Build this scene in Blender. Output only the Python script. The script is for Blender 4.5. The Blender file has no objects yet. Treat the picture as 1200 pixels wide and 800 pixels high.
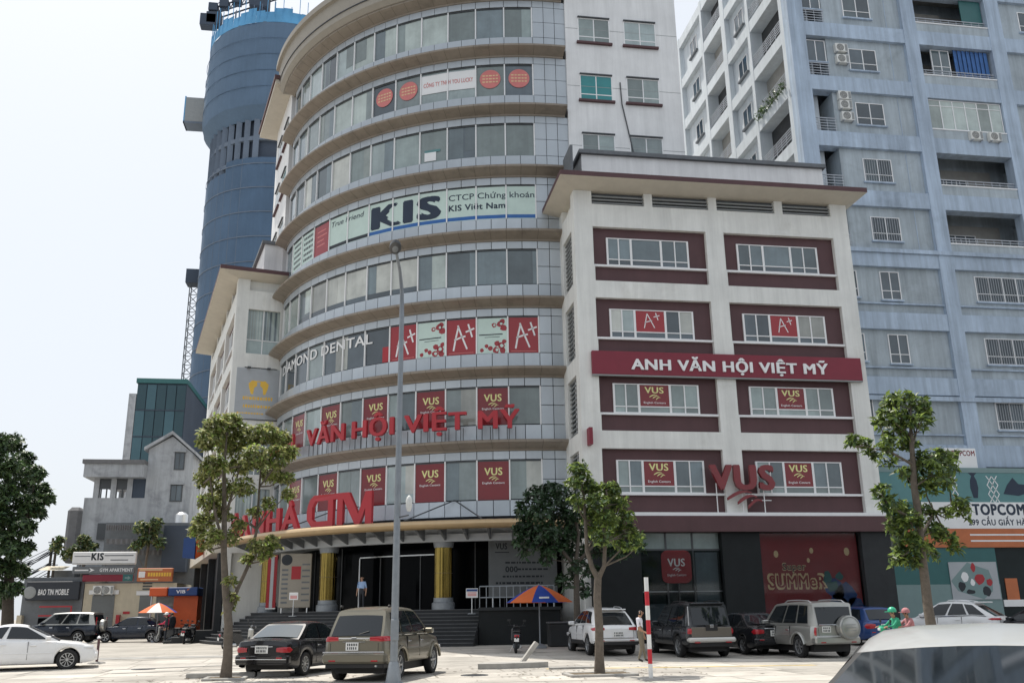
import bpy, math, random
import numpy as np
from mathutils import Vector, Matrix
random.seed(7); RNG = np.random.default_rng(7)
SC = bpy.context.scene; COL = SC.collection
R_ = math.radians
# ------------------------------------------------------------------ camera
F_PX, PITCH, ROLL, YAW, CAM_H = 1080.0, R_(16.35), R_(-0.83), R_(9.1), 1.63
cam_d = bpy.data.cameras.new('camera'); cam = bpy.data.objects.new('camera', cam_d); COL.objects.link(cam)
cam_d.sensor_width = 36.0; cam_d.lens = 36.0 * F_PX / 1200.0; cam_d.clip_start = 0.1; cam_d.clip_end = 4000
def _axes():
    cp, sp = math.cos(PITCH), math.sin(PITCH); c, s = math.cos(ROLL), math.sin(ROLL)
    R = Vector((1, 0, 0)); U = Vector((0, -sp, cp)); F = Vector((0, cp, sp))
    R, U = R * c + U * s, -R * s + U * c
    q = Matrix.Rotation(-YAW, 3, 'Z')
    return q @ R, q @ U, q @ F
CR, CU, CF = _axes(); CAMP = Vector((0, 0, CAM_H))
cam.matrix_world = Matrix(((CR.x, CU.x, -CF.x, 0), (CR.y, CU.y, -CF.y, 0), (CR.z, CU.z, -CF.z, CAM_H), (0, 0, 0, 1)))
SC.camera = cam
SC.render.resolution_x, SC.render.resolution_y = 1024, 682
# ------------------------------------------------------------------ sky, sun, exposure
SUN_EL, SUN_AZ = R_(64), R_(30)          # azimuth: degrees to the left of +Y (behind the buildings)
sun_dir = Vector((-math.sin(SUN_AZ) * math.cos(SUN_EL), math.cos(SUN_AZ) * math.cos(SUN_EL), math.sin(SUN_EL)))
W = bpy.data.worlds.new('World'); SC.world = W; W.use_nodes = True
nt = W.node_tree; nt.nodes.clear()
sky = nt.nodes.new('ShaderNodeTexSky'); sky.sky_type = 'NISHITA'; sky.sun_disc = False
sky.sun_elevation = SUN_EL; sky.sun_rotation = -SUN_AZ
sky.air_density = 1.0; sky.dust_density = 5.0; sky.ozone_density = 1.0; sky.altitude = 10
haze_mix = nt.nodes.new('ShaderNodeMixRGB'); haze_mix.inputs[0].default_value = 0.80
haze_mix.inputs[2].default_value = (6.1, 6.45, 6.85, 1)      # bright white summer haze over the whole sky
bg = nt.nodes.new('ShaderNodeBackground'); bg.inputs[1].default_value = 0.125
wo = nt.nodes.new('ShaderNodeOutputWorld')
nt.links.new(sky.outputs[0], haze_mix.inputs[1]); nt.links.new(haze_mix.outputs[0], bg.inputs[0]); nt.links.new(bg.outputs[0], wo.inputs[0])
sl = bpy.data.lights.new('sun', 'SUN'); sl.energy = 4.1; sl.angle = R_(0.55); sl.color = (1.0, 0.95, 0.87)
so = bpy.data.objects.new('sun', sl); COL.objects.link(so)
so.rotation_euler = (-sun_dir).to_track_quat('-Z', 'Y').to_euler(); so.location = sun_dir * 200
SC.view_settings.view_transform = 'Standard'; SC.view_settings.look = 'None'
SC.view_settings.exposure = 0.27; SC.view_settings.gamma = 1.0; SC.view_settings.use_curve_mapping = False
# ------------------------------------------------------------------ pixel -> place helpers (1200x800 photo pixels)
def ray(x, y): return CR * ((x - 600) / F_PX) - CU * ((y - 400) / F_PX) + CF
def onY(x, y, Y): d = ray(x, y); return CAMP + d * (Y / d.y)
def onX(x, y, X): d = ray(x, y); return CAMP + d * (X / d.x)
def onZ(x, y, Z): d = ray(x, y); return CAMP + d * ((Z - CAM_H) / d.z)
def gz(Y): return 0.2 * min(1.0, max(0.0, (Y - 33.0) / 8.0))
def G(x, y):
    z = 0.0
    for _ in range(12):
        P = onZ(x, y, z); z = gz(P.y)
    return Vector((P.x, P.y, z))
def at_dist(x, y, Y): return onY(x, y, Y)
TC = Vector((10.06, 61.66, 0.0)); RW = 16.1
def oncyl(x, y, R):
    d = ray(x, y); o = CAMP - TC
    a = d.x**2 + d.y**2; b = 2 * (o.x * d.x + o.y * d.y); c = o.x**2 + o.y**2 - R * R
    D = b * b - 4 * a * c
    t = (-b - math.sqrt(max(D, 0))) / (2 * a); P = CAMP + d * t
    return math.degrees(math.atan2(P.x - TC.x, -(P.y - TC.y))), P.z
# ------------------------------------------------------------------ materials
MATS = {}
def mat(name, col, rough=0.6, metal=0.0, var=0.08, scale=2.0, streak=0.0, bump=0.0, bscale=40.0, spec=0.5, trans=0.0, emit=0.0, island=0.0, coat=0.0, objvar=0.0):
    if name in MATS: return MATS[name]
    m = bpy.data.materials.new(name); m.use_nodes = True; n = m.node_tree.nodes; l = m.node_tree.links
    p = n['Principled BSDF']; out = n['Material Output']
    p.inputs['Roughness'].default_value = rough; p.inputs['Metallic'].default_value = metal
    p.inputs['Specular IOR Level'].default_value = spec
    if coat: p.inputs['Coat Weight'].default_value = coat; p.inputs['Coat Roughness'].default_value = 0.04
    c4 = (*col, 1.0); p.inputs['Base Color'].default_value = c4; m.diffuse_color = c4
    geo = n.new('ShaderNodeNewGeometry'); cur = None
    def mulmix(fac_socket, lo, hi, prev):
        mr = n.new('ShaderNodeMapRange'); mr.inputs['From Min'].default_value = 0.3; mr.inputs['From Max'].default_value = 0.7
        mr.inputs['To Min'].default_value = lo; mr.inputs['To Max'].default_value = hi; l.new(fac_socket, mr.inputs['Value'])
        mx = n.new('ShaderNodeMixRGB'); mx.blend_type = 'MULTIPLY'; mx.inputs[0].default_value = 1.0
        if prev is None: mx.inputs[1].default_value = c4
        else: l.new(prev, mx.inputs[1])
        cc = n.new('ShaderNodeCombineColor'); 
        for i in range(3): l.new(mr.outputs[0], cc.inputs[i])
        l.new(cc.outputs[0], mx.inputs[2]); return mx.outputs[0]
    if var:
        t = n.new('ShaderNodeTexNoise'); t.inputs['Scale'].default_value = scale; t.inputs['Detail'].default_value = 6; t.inputs['Roughness'].default_value = 0.65
        l.new(geo.outputs['Position'], t.inputs['Vector']); cur = mulmix(t.outputs['Fac'], 1 - var, 1 + var, cur)
    if streak:
        mp = n.new('ShaderNodeMapping'); mp.inputs['Scale'].default_value = (1.6, 1.6, 0.10)
        l.new(geo.outputs['Position'], mp.inputs['Vector'])
        t = n.new('ShaderNodeTexNoise'); t.inputs['Scale'].default_value = 1.5; t.inputs['Detail'].default_value = 7; t.inputs['Roughness'].default_value = 0.7
        l.new(mp.outputs[0], t.inputs['Vector']); cur = mulmix(t.outputs['Fac'], 1 - streak, 1 + streak * 0.25, cur)
    if island:
        cur = mulmix(geo.outputs['Random Per Island'], 1 - island, 1 + island, cur)
    if objvar:
        oi = n.new('ShaderNodeObjectInfo'); cur = mulmix(oi.outputs['Random'], 1 - objvar, 1 + objvar, cur)
    if cur is not None: l.new(cur, p.inputs['Base Color'])
    if bump:
        t = n.new('ShaderNodeTexNoise'); t.inputs['Scale'].default_value = bscale; t.inputs['Detail'].default_value = 5
        l.new(geo.outputs['Position'], t.inputs['Vector'])
        b = n.new('ShaderNodeBump'); b.inputs['Strength'].default_value = bump; b.inputs['Distance'].default_value = 0.02
        l.new(t.outputs['Fac'], b.inputs['Height']); l.new(b.outputs[0], p.inputs['Normal'])
    if trans:
        tb = n.new('ShaderNodeBsdfTranslucent'); mx = n.new('ShaderNodeMixShader'); mx.inputs[0].default_value = trans
        if cur is not None: l.new(cur, tb.inputs['Color'])
        else: tb.inputs['Color'].default_value = c4
        l.new(p.outputs[0], mx.inputs[1]); l.new(tb.outputs[0], mx.inputs[2]); l.new(mx.outputs[0], out.inputs['Surface'])
    if emit:
        p.inputs['Emission Color'].default_value = c4; p.inputs['Emission Strength'].default_value = emit
    MATS[name] = m; return m
M = {}
def defm(k, col, *a, **kw):
    if not k.startswith(('leaf', 'skin', 'dark_glass', 'slab', 'pavement')): col = tuple(min(c * 1.17, 0.80) for c in col)
    M[k] = mat(k, col, *a, **kw)
defm('white_paint', (0.66, 0.66, 0.63), 0.7, var=0.07, scale=0.6, streak=0.17, bump=0.08, bscale=5)
defm('white_tall', (0.70, 0.70, 0.68), 0.7, var=0.07, scale=0.5, streak=0.16)
defm('maroon', (0.080, 0.037, 0.040), 0.65, var=0.10, scale=1.0, streak=0.12)
defm('maroon_sign', (0.17, 0.011, 0.026), 0.45, var=0.06)
defm('red_sign', (0.33, 0.018, 0.026), 0.45, var=0.05)
defm('red_poster', (0.27, 0.022, 0.028), 0.18, var=0.05)
defm('poster_dark', (0.23, 0.024, 0.028), 0.5, var=0.08)
defm('red_vus', (0.165, 0.016, 0.020), 0.18, var=0.05)
defm('soffit', (0.50, 0.46, 0.39), 0.8, var=0.06, streak=0.0)
defm('louvre', (0.10, 0.11, 0.12), 0.6)
defm('louvre_light', (0.24, 0.25, 0.25), 0.6)
defm('frame_white', (0.70, 0.71, 0.70), 0.45, var=0.03)
defm('frame_dark', (0.05, 0.055, 0.06), 0.4)
defm('alu_panel', (0.40, 0.435, 0.465), 0.34, 0.30, var=0.05, scale=0.7, objvar=0.07, streak=0.06)
defm('alu_joint', (0.035, 0.04, 0.05), 0.7)
defm('ledge', (0.225, 0.190, 0.152), 0.45, 0.10, var=0.08, scale=1.2, streak=0.10)
defm('ledge_joint', (0.10, 0.08, 0.06), 0.6)
defm('canopy_gold', (0.38, 0.275, 0.155), 0.38, 0.25, var=0.06)
defm('gold', (0.25, 0.18, 0.05), 0.16, 1.0, var=0.12, scale=3)
defm('steel', (0.55, 0.56, 0.57), 0.3, 0.8)
defm('pole_grey', (0.22, 0.24, 0.26), 0.5, 0.3, var=0.12, scale=4)
for i, c in enumerate([(0.20, 0.245, 0.24), (0.30, 0.345, 0.325), (0.115, 0.15, 0.165), (0.25, 0.30, 0.30), (0.065, 0.085, 0.10), (0.36, 0.37, 0.34)]):
    defm('pane%d' % i, c, 0.07, var=0.22, scale=0.7, objvar=0.28, spec=0.8, streak=0.16)
defm('teal_pane', (0.03, 0.20, 0.21), 0.12, var=0.08)
defm('dark_glass', (0.0025, 0.003, 0.004), 0.12, var=0.0, spec=0.05)
defm('shop_glass', (0.014, 0.020, 0.021), 0.08, var=0.2, scale=0.8, spec=0.15)
defm('dark_stone', (0.012, 0.014, 0.015), 0.5, spec=0.2, var=0.15, scale=1.5)
defm('grey_stone', (0.026, 0.028, 0.030), 0.6, spec=0.25, var=0.15, scale=2)
defm('step_stone', (0.026, 0.028, 0.030), 0.6, spec=0.3, var=0.15, scale=2.5)
defm('mint', (0.47, 0.58, 0.53), 0.4, var=0.05)
defm('mint_dark', (0.20, 0.36, 0.33), 0.4, var=0.05)
defm('film_blue', (0.015, 0.10, 0.32), 0.4)
defm('ink', (0.012, 0.016, 0.022), 0.5)
defm('ink_navy', (0.010, 0.022, 0.045), 0.5)
defm('white_film', (0.72, 0.74, 0.73), 0.5, var=0.03)
defm('pale_yellow', (0.62, 0.60, 0.26), 0.5)
defm('logo_gold', (0.70, 0.42, 0.05), 0.4)
defm('pink_film', (0.52, 0.16, 0.15), 0.5, var=0.06)
defm('cream_film', (0.62, 0.45, 0.25), 0.5)
defm('board_shade', (0.13, 0.14, 0.145), 0.6, var=0.08)  # white board; heavy tree shade put into its grey base colour
defm('grey_board', (0.34, 0.36, 0.38), 0.6, var=0.05)
defm('beige_board', (0.27, 0.245, 0.205), 0.6, var=0.06)
defm('blue_wall', (0.385, 0.465, 0.565), 0.8, var=0.13, scale=0.35, streak=0.34, bump=0.15, bscale=6)
defm('blue_recess', (0.375, 0.425, 0.46), 0.85, var=0.12, scale=0.6, streak=0.30, bump=0.15, bscale=6)
defm('pale_side', (0.53, 0.57, 0.60), 0.8, var=0.07, scale=0.5, streak=0.16)
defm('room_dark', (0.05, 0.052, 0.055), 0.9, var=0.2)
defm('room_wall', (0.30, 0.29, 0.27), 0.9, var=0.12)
defm('rail', (0.36, 0.38, 0.41), 0.5, 0.3)
defm('curtain_blue', (0.045, 0.12, 0.30), 0.8, var=0.2)
defm('ac_white', (0.60, 0.60, 0.57), 0.55, var=0.08, scale=6)
defm('ac_dark', (0.035, 0.037, 0.04), 0.6)
defm('net_blue', (0.066, 0.112, 0.178), 0.85, var=0.14, scale=0.12, streak=0.10)
defm('net_crown', (0.088, 0.138, 0.205), 0.85, var=0.14, scale=0.12, streak=0.10)
defm('net_bright', (0.09, 0.27, 0.46), 0.85, var=0.2, scale=0.2)
defm('tower_conc', (0.125, 0.155, 0.20), 0.9, var=0.15, scale=0.2)
defm('conc_dark', (0.05, 0.065, 0.09), 0.9, var=0.15, scale=0.2)
defm('teal_glass', (0.040, 0.082, 0.100), 0.22, var=0.12, scale=0.15, objvar=0.25, spec=0.3)
defm('old_white', (0.36, 0.375, 0.395), 0.85, var=0.12, scale=0.5, streak=0.28)
defm('old_roof', (0.13, 0.13, 0.135), 0.9, var=0.15)
defm('shop_beige', (0.46, 0.41, 0.31), 0.8, var=0.08, streak=0.12)
defm('shop_grey', (0.13, 0.14, 0.15), 0.7, var=0.15, streak=0.15)
defm('shutter', (0.16, 0.17, 0.17), 0.6, 0.3, var=0.08)
defm('sign_dark', (0.018, 0.022, 0.030), 0.5)
defm('sign_white', (0.62, 0.62, 0.62), 0.5, var=0.05)
defm('orange', (0.42, 0.125, 0.045), 0.55, var=0.08)
defm('bank_orange', (0.50, 0.085, 0.018), 0.55, var=0.08)
defm('bank_blue', (0.012, 0.045, 0.16), 0.5)
defm('teal_board', (0.085, 0.205, 0.21), 0.5, var=0.05)
defm('teal_light', (0.16, 0.235, 0.235), 0.5, var=0.05)
defm('teal_deep', (0.025, 0.105, 0.105), 0.5, var=0.06)
defm('bark', (0.115, 0.095, 0.075), 0.9, var=0.25, scale=8, bump=0.6, bscale=22)
defm('bark_dark', (0.06, 0.05, 0.04), 0.9, var=0.25, scale=8, bump=0.6, bscale=22)
defm('leaf_fresh', (0.20, 0.27, 0.065), 0.42, var=0.0, island=0.5, trans=0.50)
defm('leaf_olive', (0.28, 0.285, 0.11), 0.45, var=0.0, island=0.5, trans=0.50)
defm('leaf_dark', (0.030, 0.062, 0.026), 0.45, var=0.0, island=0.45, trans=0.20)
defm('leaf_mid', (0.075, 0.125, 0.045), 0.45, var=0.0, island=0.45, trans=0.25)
defm('pavement', (0.36, 0.338, 0.30), 0.9, var=0.24, scale=0.35, bump=0.25, bscale=25)
defm('slab', (0.435, 0.408, 0.365), 0.9, var=0.26, scale=0.45, bump=0.25, bscale=25, objvar=0.12)
defm('asphalt', (0.055, 0.055, 0.057), 0.9, var=0.2, scale=0.8, bump=0.5, bscale=60)
defm('kerb', (0.30, 0.29, 0.27), 0.9, var=0.2, scale=3, bump=0.3)
defm('kerb_dark', (0.070, 0.073, 0.077), 0.6, var=0.2, scale=3)
defm('worn_patch', (0.27, 0.265, 0.25), 0.9, var=0.25, scale=1.2)
defm('soil', (0.11, 0.085, 0.055), 0.95, var=0.35, scale=7, bump=0.9, bscale=30)
defm('line_yellow', (0.47, 0.36, 0.16), 0.85, var=0.25, scale=3)
defm('tyre', (0.014, 0.014, 0.015), 0.8, var=0.1)
defm('rim', (0.42, 0.43, 0.44), 0.3, 0.8)
defm('car_glass', (0.010, 0.013, 0.016), 0.04, var=0.0, spec=0.6)
defm('car_glass_sky', (0.05, 0.07, 0.085), 0.03, var=0.0, spec=1.0)  # lighter bluish glass colour, stands in for reflected sky
defm('chrome', (0.62, 0.63, 0.64), 0.12, 1.0, var=0.0)
defm('black_plastic', (0.012, 0.012, 0.013), 0.55, var=0.0)
defm('tail_red', (0.36, 0.010, 0.018), 0.15, var=0.0, coat=0.6)
defm('lamp_clear', (0.60, 0.61, 0.62), 0.1, var=0.0)
defm('plate', (0.66, 0.66, 0.64), 0.5, var=0.04)
for k, c, mt, rg in [('car_white', (0.74, 0.74, 0.72), 0.0, 0.3), ('car_black', (0.010, 0.010, 0.012), 0.3, 0.25), ('car_gold', (0.175, 0.160, 0.122), 0.55, 0.32),
               ('car_silver', (0.36, 0.36, 0.34), 0.6, 0.30), ('car_dark', (0.022, 0.024, 0.028), 0.3, 0.25), ('car_navy', (0.012, 0.018, 0.032), 0.3, 0.25),
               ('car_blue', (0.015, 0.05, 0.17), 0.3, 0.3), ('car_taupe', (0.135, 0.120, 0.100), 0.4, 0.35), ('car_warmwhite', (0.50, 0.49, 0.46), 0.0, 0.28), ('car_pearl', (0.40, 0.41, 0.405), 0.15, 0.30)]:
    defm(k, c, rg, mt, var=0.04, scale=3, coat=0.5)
defm('skin', (0.42, 0.24, 0.155), 0.6, var=0.05)
defm('hair', (0.012, 0.011, 0.010), 0.6)
defm('shirt_white', (0.66, 0.64, 0.68), 0.8, var=0.06, scale=9)
defm('shirt_blue', (0.25, 0.36, 0.55), 0.8, var=0.06, scale=9)
defm('khaki', (0.17, 0.145, 0.105), 0.85, var=0.1, scale=9)
defm('jacket_red', (0.55, 0.025, 0.085), 0.8, var=0.08, scale=9)
defm('jacket_dark', (0.022, 0.025, 0.032), 0.85, var=0.1, scale=9)
defm('jacket_green', (0.03, 0.30, 0.17), 0.8, var=0.1, scale=9)
defm('jacket_pink', (0.42, 0.18, 0.19), 0.8, var=0.1, scale=9)
defm('shoe', (0.02, 0.018, 0.016), 0.6)
defm('helmet_white', (0.7, 0.7, 0.7), 0.3)
defm('helmet_green', (0.04, 0.38, 0.22), 0.3)
defm('umb_orange', (0.60, 0.135, 0.035), 0.75, var=0.06, trans=0.2)
defm('umb_blue', (0.012, 0.05, 0.30), 0.75, var=0.06, trans=0.2)
defm('umb_white', (0.68, 0.68, 0.66), 0.75, var=0.06, trans=0.2)
defm('stripe_red', (0.47, 0.018, 0.03), 0.55, var=0.10, scale=6)
defm('stripe_white', (0.68, 0.68, 0.66), 0.6, var=0.10, scale=6)
def stain(m, scale, lo, hi, dark):
    n = m.node_tree.nodes; l = m.node_tree.links; p = n['Principled BSDF']; src = p.inputs['Base Color'].links[0].from_socket
    g = n.new('ShaderNodeNewGeometry'); t = n.new('ShaderNodeTexNoise'); t.inputs['Scale'].default_value = scale; t.inputs['Detail'].default_value = 8; t.inputs['Roughness'].default_value = 0.72; t.inputs['Distortion'].default_value = 0.6
    l.new(g.outputs['Position'], t.inputs['Vector']); r = n.new('ShaderNodeMapRange'); r.inputs['From Min'].default_value = lo; r.inputs['From Max'].default_value = hi; l.new(t.outputs['Fac'], r.inputs['Value'])
    x = n.new('ShaderNodeMixRGB'); x.blend_type = 'MULTIPLY'; x.inputs[2].default_value = (*dark, 1); l.new(r.outputs[0], x.inputs[0]); l.new(src, x.inputs[1]); l.new(x.outputs[0], p.inputs['Base Color'])
for k in ('slab', 'pavement'):
    stain(M[k], 0.30, .54, .66, (0.70, 0.69, 0.68)); stain(M[k], 1.3, .60, .70, (0.52, 0.50, 0.49)); stain(M[k], 5.0, .64, .72, (0.6, 0.58, 0.56))
stain(M['blue_wall'], 0.22, .54, .68, (0.80, 0.80, 0.80)); stain(M['blue_recess'], 0.3, .52, .68, (0.80, 0.80, 0.79)); stain(M['old_white'], .5, .5, .66, (0.68, 0.68, 0.69))
stain(M['white_paint'], .35, .58, .72, (0.86, 0.85, 0.83)); stain(M['ledge'], 0.9, .5, .7, (0.72, 0.72, 0.72))
# ------------------------------------------------------------------ mesh builder
class MB:
    def __init__(s): s.v = []; s.f = []; s.mi = []
    def add(s, vs, fs, mi=0):
        o = len(s.v); s.v += [tuple(v) for v in vs]; s.f += [tuple(i + o for i in f) for f in fs]; s.mi += [mi] * len(fs); return s
    def box(s, x0, x1, y0, y1, z0, z1, mi=0):
        if x0 > x1: x0, x1 = x1, x0
        if y0 > y1: y0, y1 = y1, y0
        if z0 > z1: z0, z1 = z1, z0
        return s.add([(x0,y0,z0),(x1,y0,z0),(x1,y1,z0),(x0,y1,z0),(x0,y0,z1),(x1,y0,z1),(x1,y1,z1),(x0,y1,z1)],
                     [(3,2,1,0),(4,5,6,7),(0,1,5,4),(1,2,6,5),(2,3,7,6),(3,0,4,7)], mi)
    def cbox(s, x0, x1, y0, y1, z0, z1, c=0.03, mi=0):
        vs = []; 
        for z, k in ((z0, 1), (z0 + c, 0), (z1 - c, 0), (z1, 1)):
            i = c * k
            a, b, e, d = x0 + i, x1 - i, y0 + i, y1 - i
            vs += [(a + c*(1-k), e, z), (b - c*(1-k), e, z), (b, e + c*(1-k), z), (b, d - c*(1-k), z), (b - c*(1-k), d, z), (a + c*(1-k), d, z), (a, d - c*(1-k), z), (a, e + c*(1-k), z)]
        fs = [tuple(range(7, -1, -1)), tuple(range(24, 32))]
        for r in range(3):
            for i in range(8):
                j = (i + 1) % 8; fs.append((r*8+i, r*8+j, r*8+8+j, r*8+8+i))
        return s.add(vs, fs, mi)
    def tube(s, pts, rad, n=8, mi=0, cap=True):
        pts = [Vector(p) for p in pts]; rad = [rad] * len(pts) if not hasattr(rad, '__len__') else rad
        vs = []; fs = []; prev = None
        for i, p in enumerate(pts):
            t = (pts[min(i+1, len(pts)-1)] - pts[max(i-1, 0)])
            t = t.normalized() if t.length > 1e-9 else Vector((0, 0, 1))
            if prev is None:
                a = t.cross(Vector((0, 0, 1)) if abs(t.z) < 0.9 else Vector((1, 0, 0))).normalized()
            else:
                a = (prev - t * prev.dot(t)); a = a.normalized() if a.length > 1e-6 else t.orthogonal().normalized()
            prev = a; b = t.cross(a)
            for k in range(n):
                w = 2 * math.pi * k / n; vs.append(p + (a * math.cos(w) + b * math.sin(w)) * rad[i])
        for i in range(len(pts) - 1):
            for k in range(n):
                j = (k + 1) % n; fs.append((i*n+k, i*n+j, i*n+n+j, i*n+n+k))
        if cap: fs += [tuple(range(n-1, -1, -1)), tuple(range((len(pts)-1)*n, len(pts)*n))]
        return s.add(vs, fs, mi)
    def lathe(s, prof, n=24, axis='z', c=(0,0,0), mi=0, close=False):
        vs = []; fs = []; m = len(prof)
        for k in range(n):
            w = 2 * math.pi * k / n; cw, sw = math.cos(w), math.sin(w)
            for r, h in prof:
                if axis == 'z': q = (r*cw, r*sw, h)
                elif axis == 'y': q = (r*cw, h, r*sw)
                else: q = (h, r*cw, r*sw)
                vs.append((q[0]+c[0], q[1]+c[1], q[2]+c[2]))
        for k in range(n):
            j = (k + 1) % n
            for i in range(m if close else m - 1):
                i2 = (i + 1) % m; fs.append((k*m+i, j*m+i, j*m+i2, k*m+i2))
        return s.add(vs, fs, mi)
    def prism(s, poly, ext, mi=0):           # poly: list of 3D points (planar), ext: vector
        n = len(poly); e = Vector(ext); a = [Vector(p) for p in poly]
        return s.add(a + [p + e for p in a], [tuple(range(n-1, -1, -1)), tuple(range(n, 2*n))] + [(i, (i+1) % n, n+(i+1) % n, n+i) for i in range(n)], mi)
    def arc(s, r0, r1, a0, a1, z0, z1, n=12, mi=0):   # ring sector about the origin, tower angles in degrees
        vs = []; fs = []
        for i in range(n + 1):
            a = R_(a0 + (a1 - a0) * i / n); sx, cy = math.sin(a), -math.cos(a)
            vs += [(r0*sx, r0*cy, z0), (r1*sx, r1*cy, z0), (r1*sx, r1*cy, z1), (r0*sx, r0*cy, z1)]
        for i in range(n):
            for k in range(4):
                j = (k + 1) % 4; fs.append((i*4+k, i*4+j, i*4+4+j, i*4+4+k))
        fs += [(3,2,1,0), (n*4, n*4+1, n*4+2, n*4+3)]
        return s.add(vs, fs, mi)
    def arcprof(s, prof, a0, a1, n=24, mi=0, closed=True):   # prof: list of (r, z), swept about the origin
        m = len(prof); vs = []; fs = []
        for i in range(n + 1):
            a = R_(a0 + (a1 - a0) * i / n); sx, cy = math.sin(a), -math.cos(a)
            vs += [(r*sx, r*cy, z) for r, z in prof]
        for i in range(n):
            for k in range(m if closed else m - 1):
                j = (k + 1) % m; fs.append((i*m+k, i*m+j, i*m+m+j, i*m+m+k))
        fs += [tuple(range(m-1, -1, -1)), tuple(range(n*m, n*m+m))]
        return s.add(vs, fs, mi)
    def mesh(s, name, mats, smooth=None):
        me = bpy.data.meshes.new(name); me.from_pydata(s.v, [], s.f)
        for m in (mats if isinstance(mats, (list, tuple)) else [mats]): me.materials.append(M[m] if isinstance(m, str) else m)
        if any(s.mi): me.polygons.foreach_set('material_index', s.mi)
        if smooth is not None:
            me.polygons.foreach_set('use_smooth', [True] * len(me.polygons))
            try: me.set_sharp_from_angle(angle=R_(smooth))
            except Exception: pass
        me.update(); return me
    def build(s, name, mats, parent=None, smooth=None, loc=None):
        return link(name, s.mesh(name, mats, smooth), parent, loc)
def link(name, me, parent=None, loc=None, rz=None):
    o = bpy.data.objects.new(name, me); COL.objects.link(o); o.parent = parent
    if loc is not None: o.location = loc
    if rz is not None: o.rotation_euler = (0, 0, rz)
    return o
def tag(o, label, cat, group=None, kind=None):
    if label: o['label'] = label
    if cat: o['category'] = cat
    if group: o['group'] = group
    if kind: o['kind'] = kind
    return o
def thing(name, label, cat, loc=(0,0,0), rz=0.0, group=None):
    o = bpy.data.objects.new(name, None); COL.objects.link(o); o.empty_display_size = 0.2
    o.location = loc; o.rotation_euler = (0, 0, rz); return tag(o, label, cat, group)
def struct(o): o['kind'] = 'structure'; return o
BOXC = {}
def box_obj(name, x0, x1, y0, y1, z0, z1, m, parent):
    """box child whose mesh is shared between equal sizes"""
    sx, sy, sz = abs(x1-x0), abs(y1-y0), abs(z1-z0); k = (name, round(sx, 3), round(sy, 3), round(sz, 3), m)
    if k not in BOXC: BOXC[k] = MB().box(-sx/2, sx/2, -sy/2, sy/2, -sz/2, sz/2).mesh(name, m)
    return link(name, BOXC[k], parent, ((x0+x1)/2, (y0+y1)/2, (z0+z1)/2))
# ------------------------------------------------------------------ lettering
TXT = {}
def text_raw(s, bold=0.0, shear=0.0, extrude=0.0):
    """built-in font; returns verts in XY, cap height 1, left edge 0, baseline 0"""
    k = (s, bold, shear, extrude)
    if k in TXT: return TXT[k]
    cu = bpy.data.curves.new('lettering', 'FONT'); cu.body = s; cu.size = 1.0; cu.shear = shear; cu.resolution_u = 3
    cu.extrude = extrude; cu.space_character = 1.0 + max(0, bold) * 2.6
    ob = bpy.data.objects.new('lettering', cu); COL.objects.link(ob)
    dg = bpy.context.evaluated_depsgraph_get(); me = bpy.data.meshes.new_from_object(ob.evaluated_get(dg))
    vs = np.array([v.co[:] for v in me.vertices]).reshape(-1, 3); fs = [tuple(p.vertices) for p in me.polygons]
    bpy.data.objects.remove(ob); bpy.data.curves.remove(cu); bpy.data.meshes.remove(me)
    if bold > 0:      # heavier weight: shifted stamps, each a hair behind the last
        V, Fs = [], []
        for k, (dx, dy) in enumerate([(0, 0), (1, 0), (-1, 0), (.7, .6), (-.7, .6), (.7, -.6), (-.7, -.6), (.35, 0), (-.35, 0)]):
            o = len(vs) * k; V.append(vs + np.array([dx * bold, dy * bold, -.0006 * k / (CAPH if extrude else 1)])); Fs += [tuple(i + o for i in f) for f in fs]
        vs = np.concatenate(V); fs = Fs
    if len(vs): vs[:, :2] /= CAPH; vs[:, 2] /= (CAPH if extrude else 1); vs[:, 0] -= vs[:, 0].min()
    TXT[k] = (vs, fs); return TXT[k]
CAPH = 1.0
_v, _f = text_raw('H'); CAPH = float(_v[:, 1].max()); TXT.clear()
def islands(vs, fs):
    par = list(range(len(vs)))
    def find(a):
        while par[a] != a: par[a] = par[par[a]]; a = par[a]
        return a
    for f in fs:
        r = find(f[0])
        for i in f[1:]: par[find(i)] = r
    g = {}
    for fi, f in enumerate(fs): g.setdefault(find(f[0]), []).append(fi)
    L = []
    for fl in g.values():
        ids = sorted({i for fi in fl for i in fs[fi]}); x = vs[ids, 0]; L.append([x.min(), x.max(), fl])
    L.sort(key=lambda t: -(t[1] - t[0])); out = []
    for a, b, fl in L:
        for o in out:
            ov = min(b, o[1]) - max(a, o[0])
            if ov > 0.5 * min(b - a, o[1] - o[0]): o[2] += fl; o[0] = min(o[0], a); o[1] = max(o[1], b); break
        else: out.append([a, b, list(fl)])
    out.sort(key=lambda t: t[0]); return out
def sub(vs, fs, fl):
    ids = sorted({i for fi in fl for i in fs[fi]}); mp = {i: k for k, i in enumerate(ids)}
    return vs[ids], [tuple(mp[i] for i in fs[fi]) for fi in fl]
def fit_text(s, x0, x1, z0, z1, bold=0.0, shear=0.0, extrude=0.0, cap=True, mono=False):
    """text scaled into the rectangle; (x, z) with cap height z0..z1"""
    vs, fs = text_raw(s, bold, shear, extrude); vs = vs.copy()
    w = vs[:, 0].max() or 1; vs[:, 0] = x0 + vs[:, 0] * (x1 - x0) / w; vs[:, 1] = z0 + vs[:, 1] * (z1 - z0); return vs, fs
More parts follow.
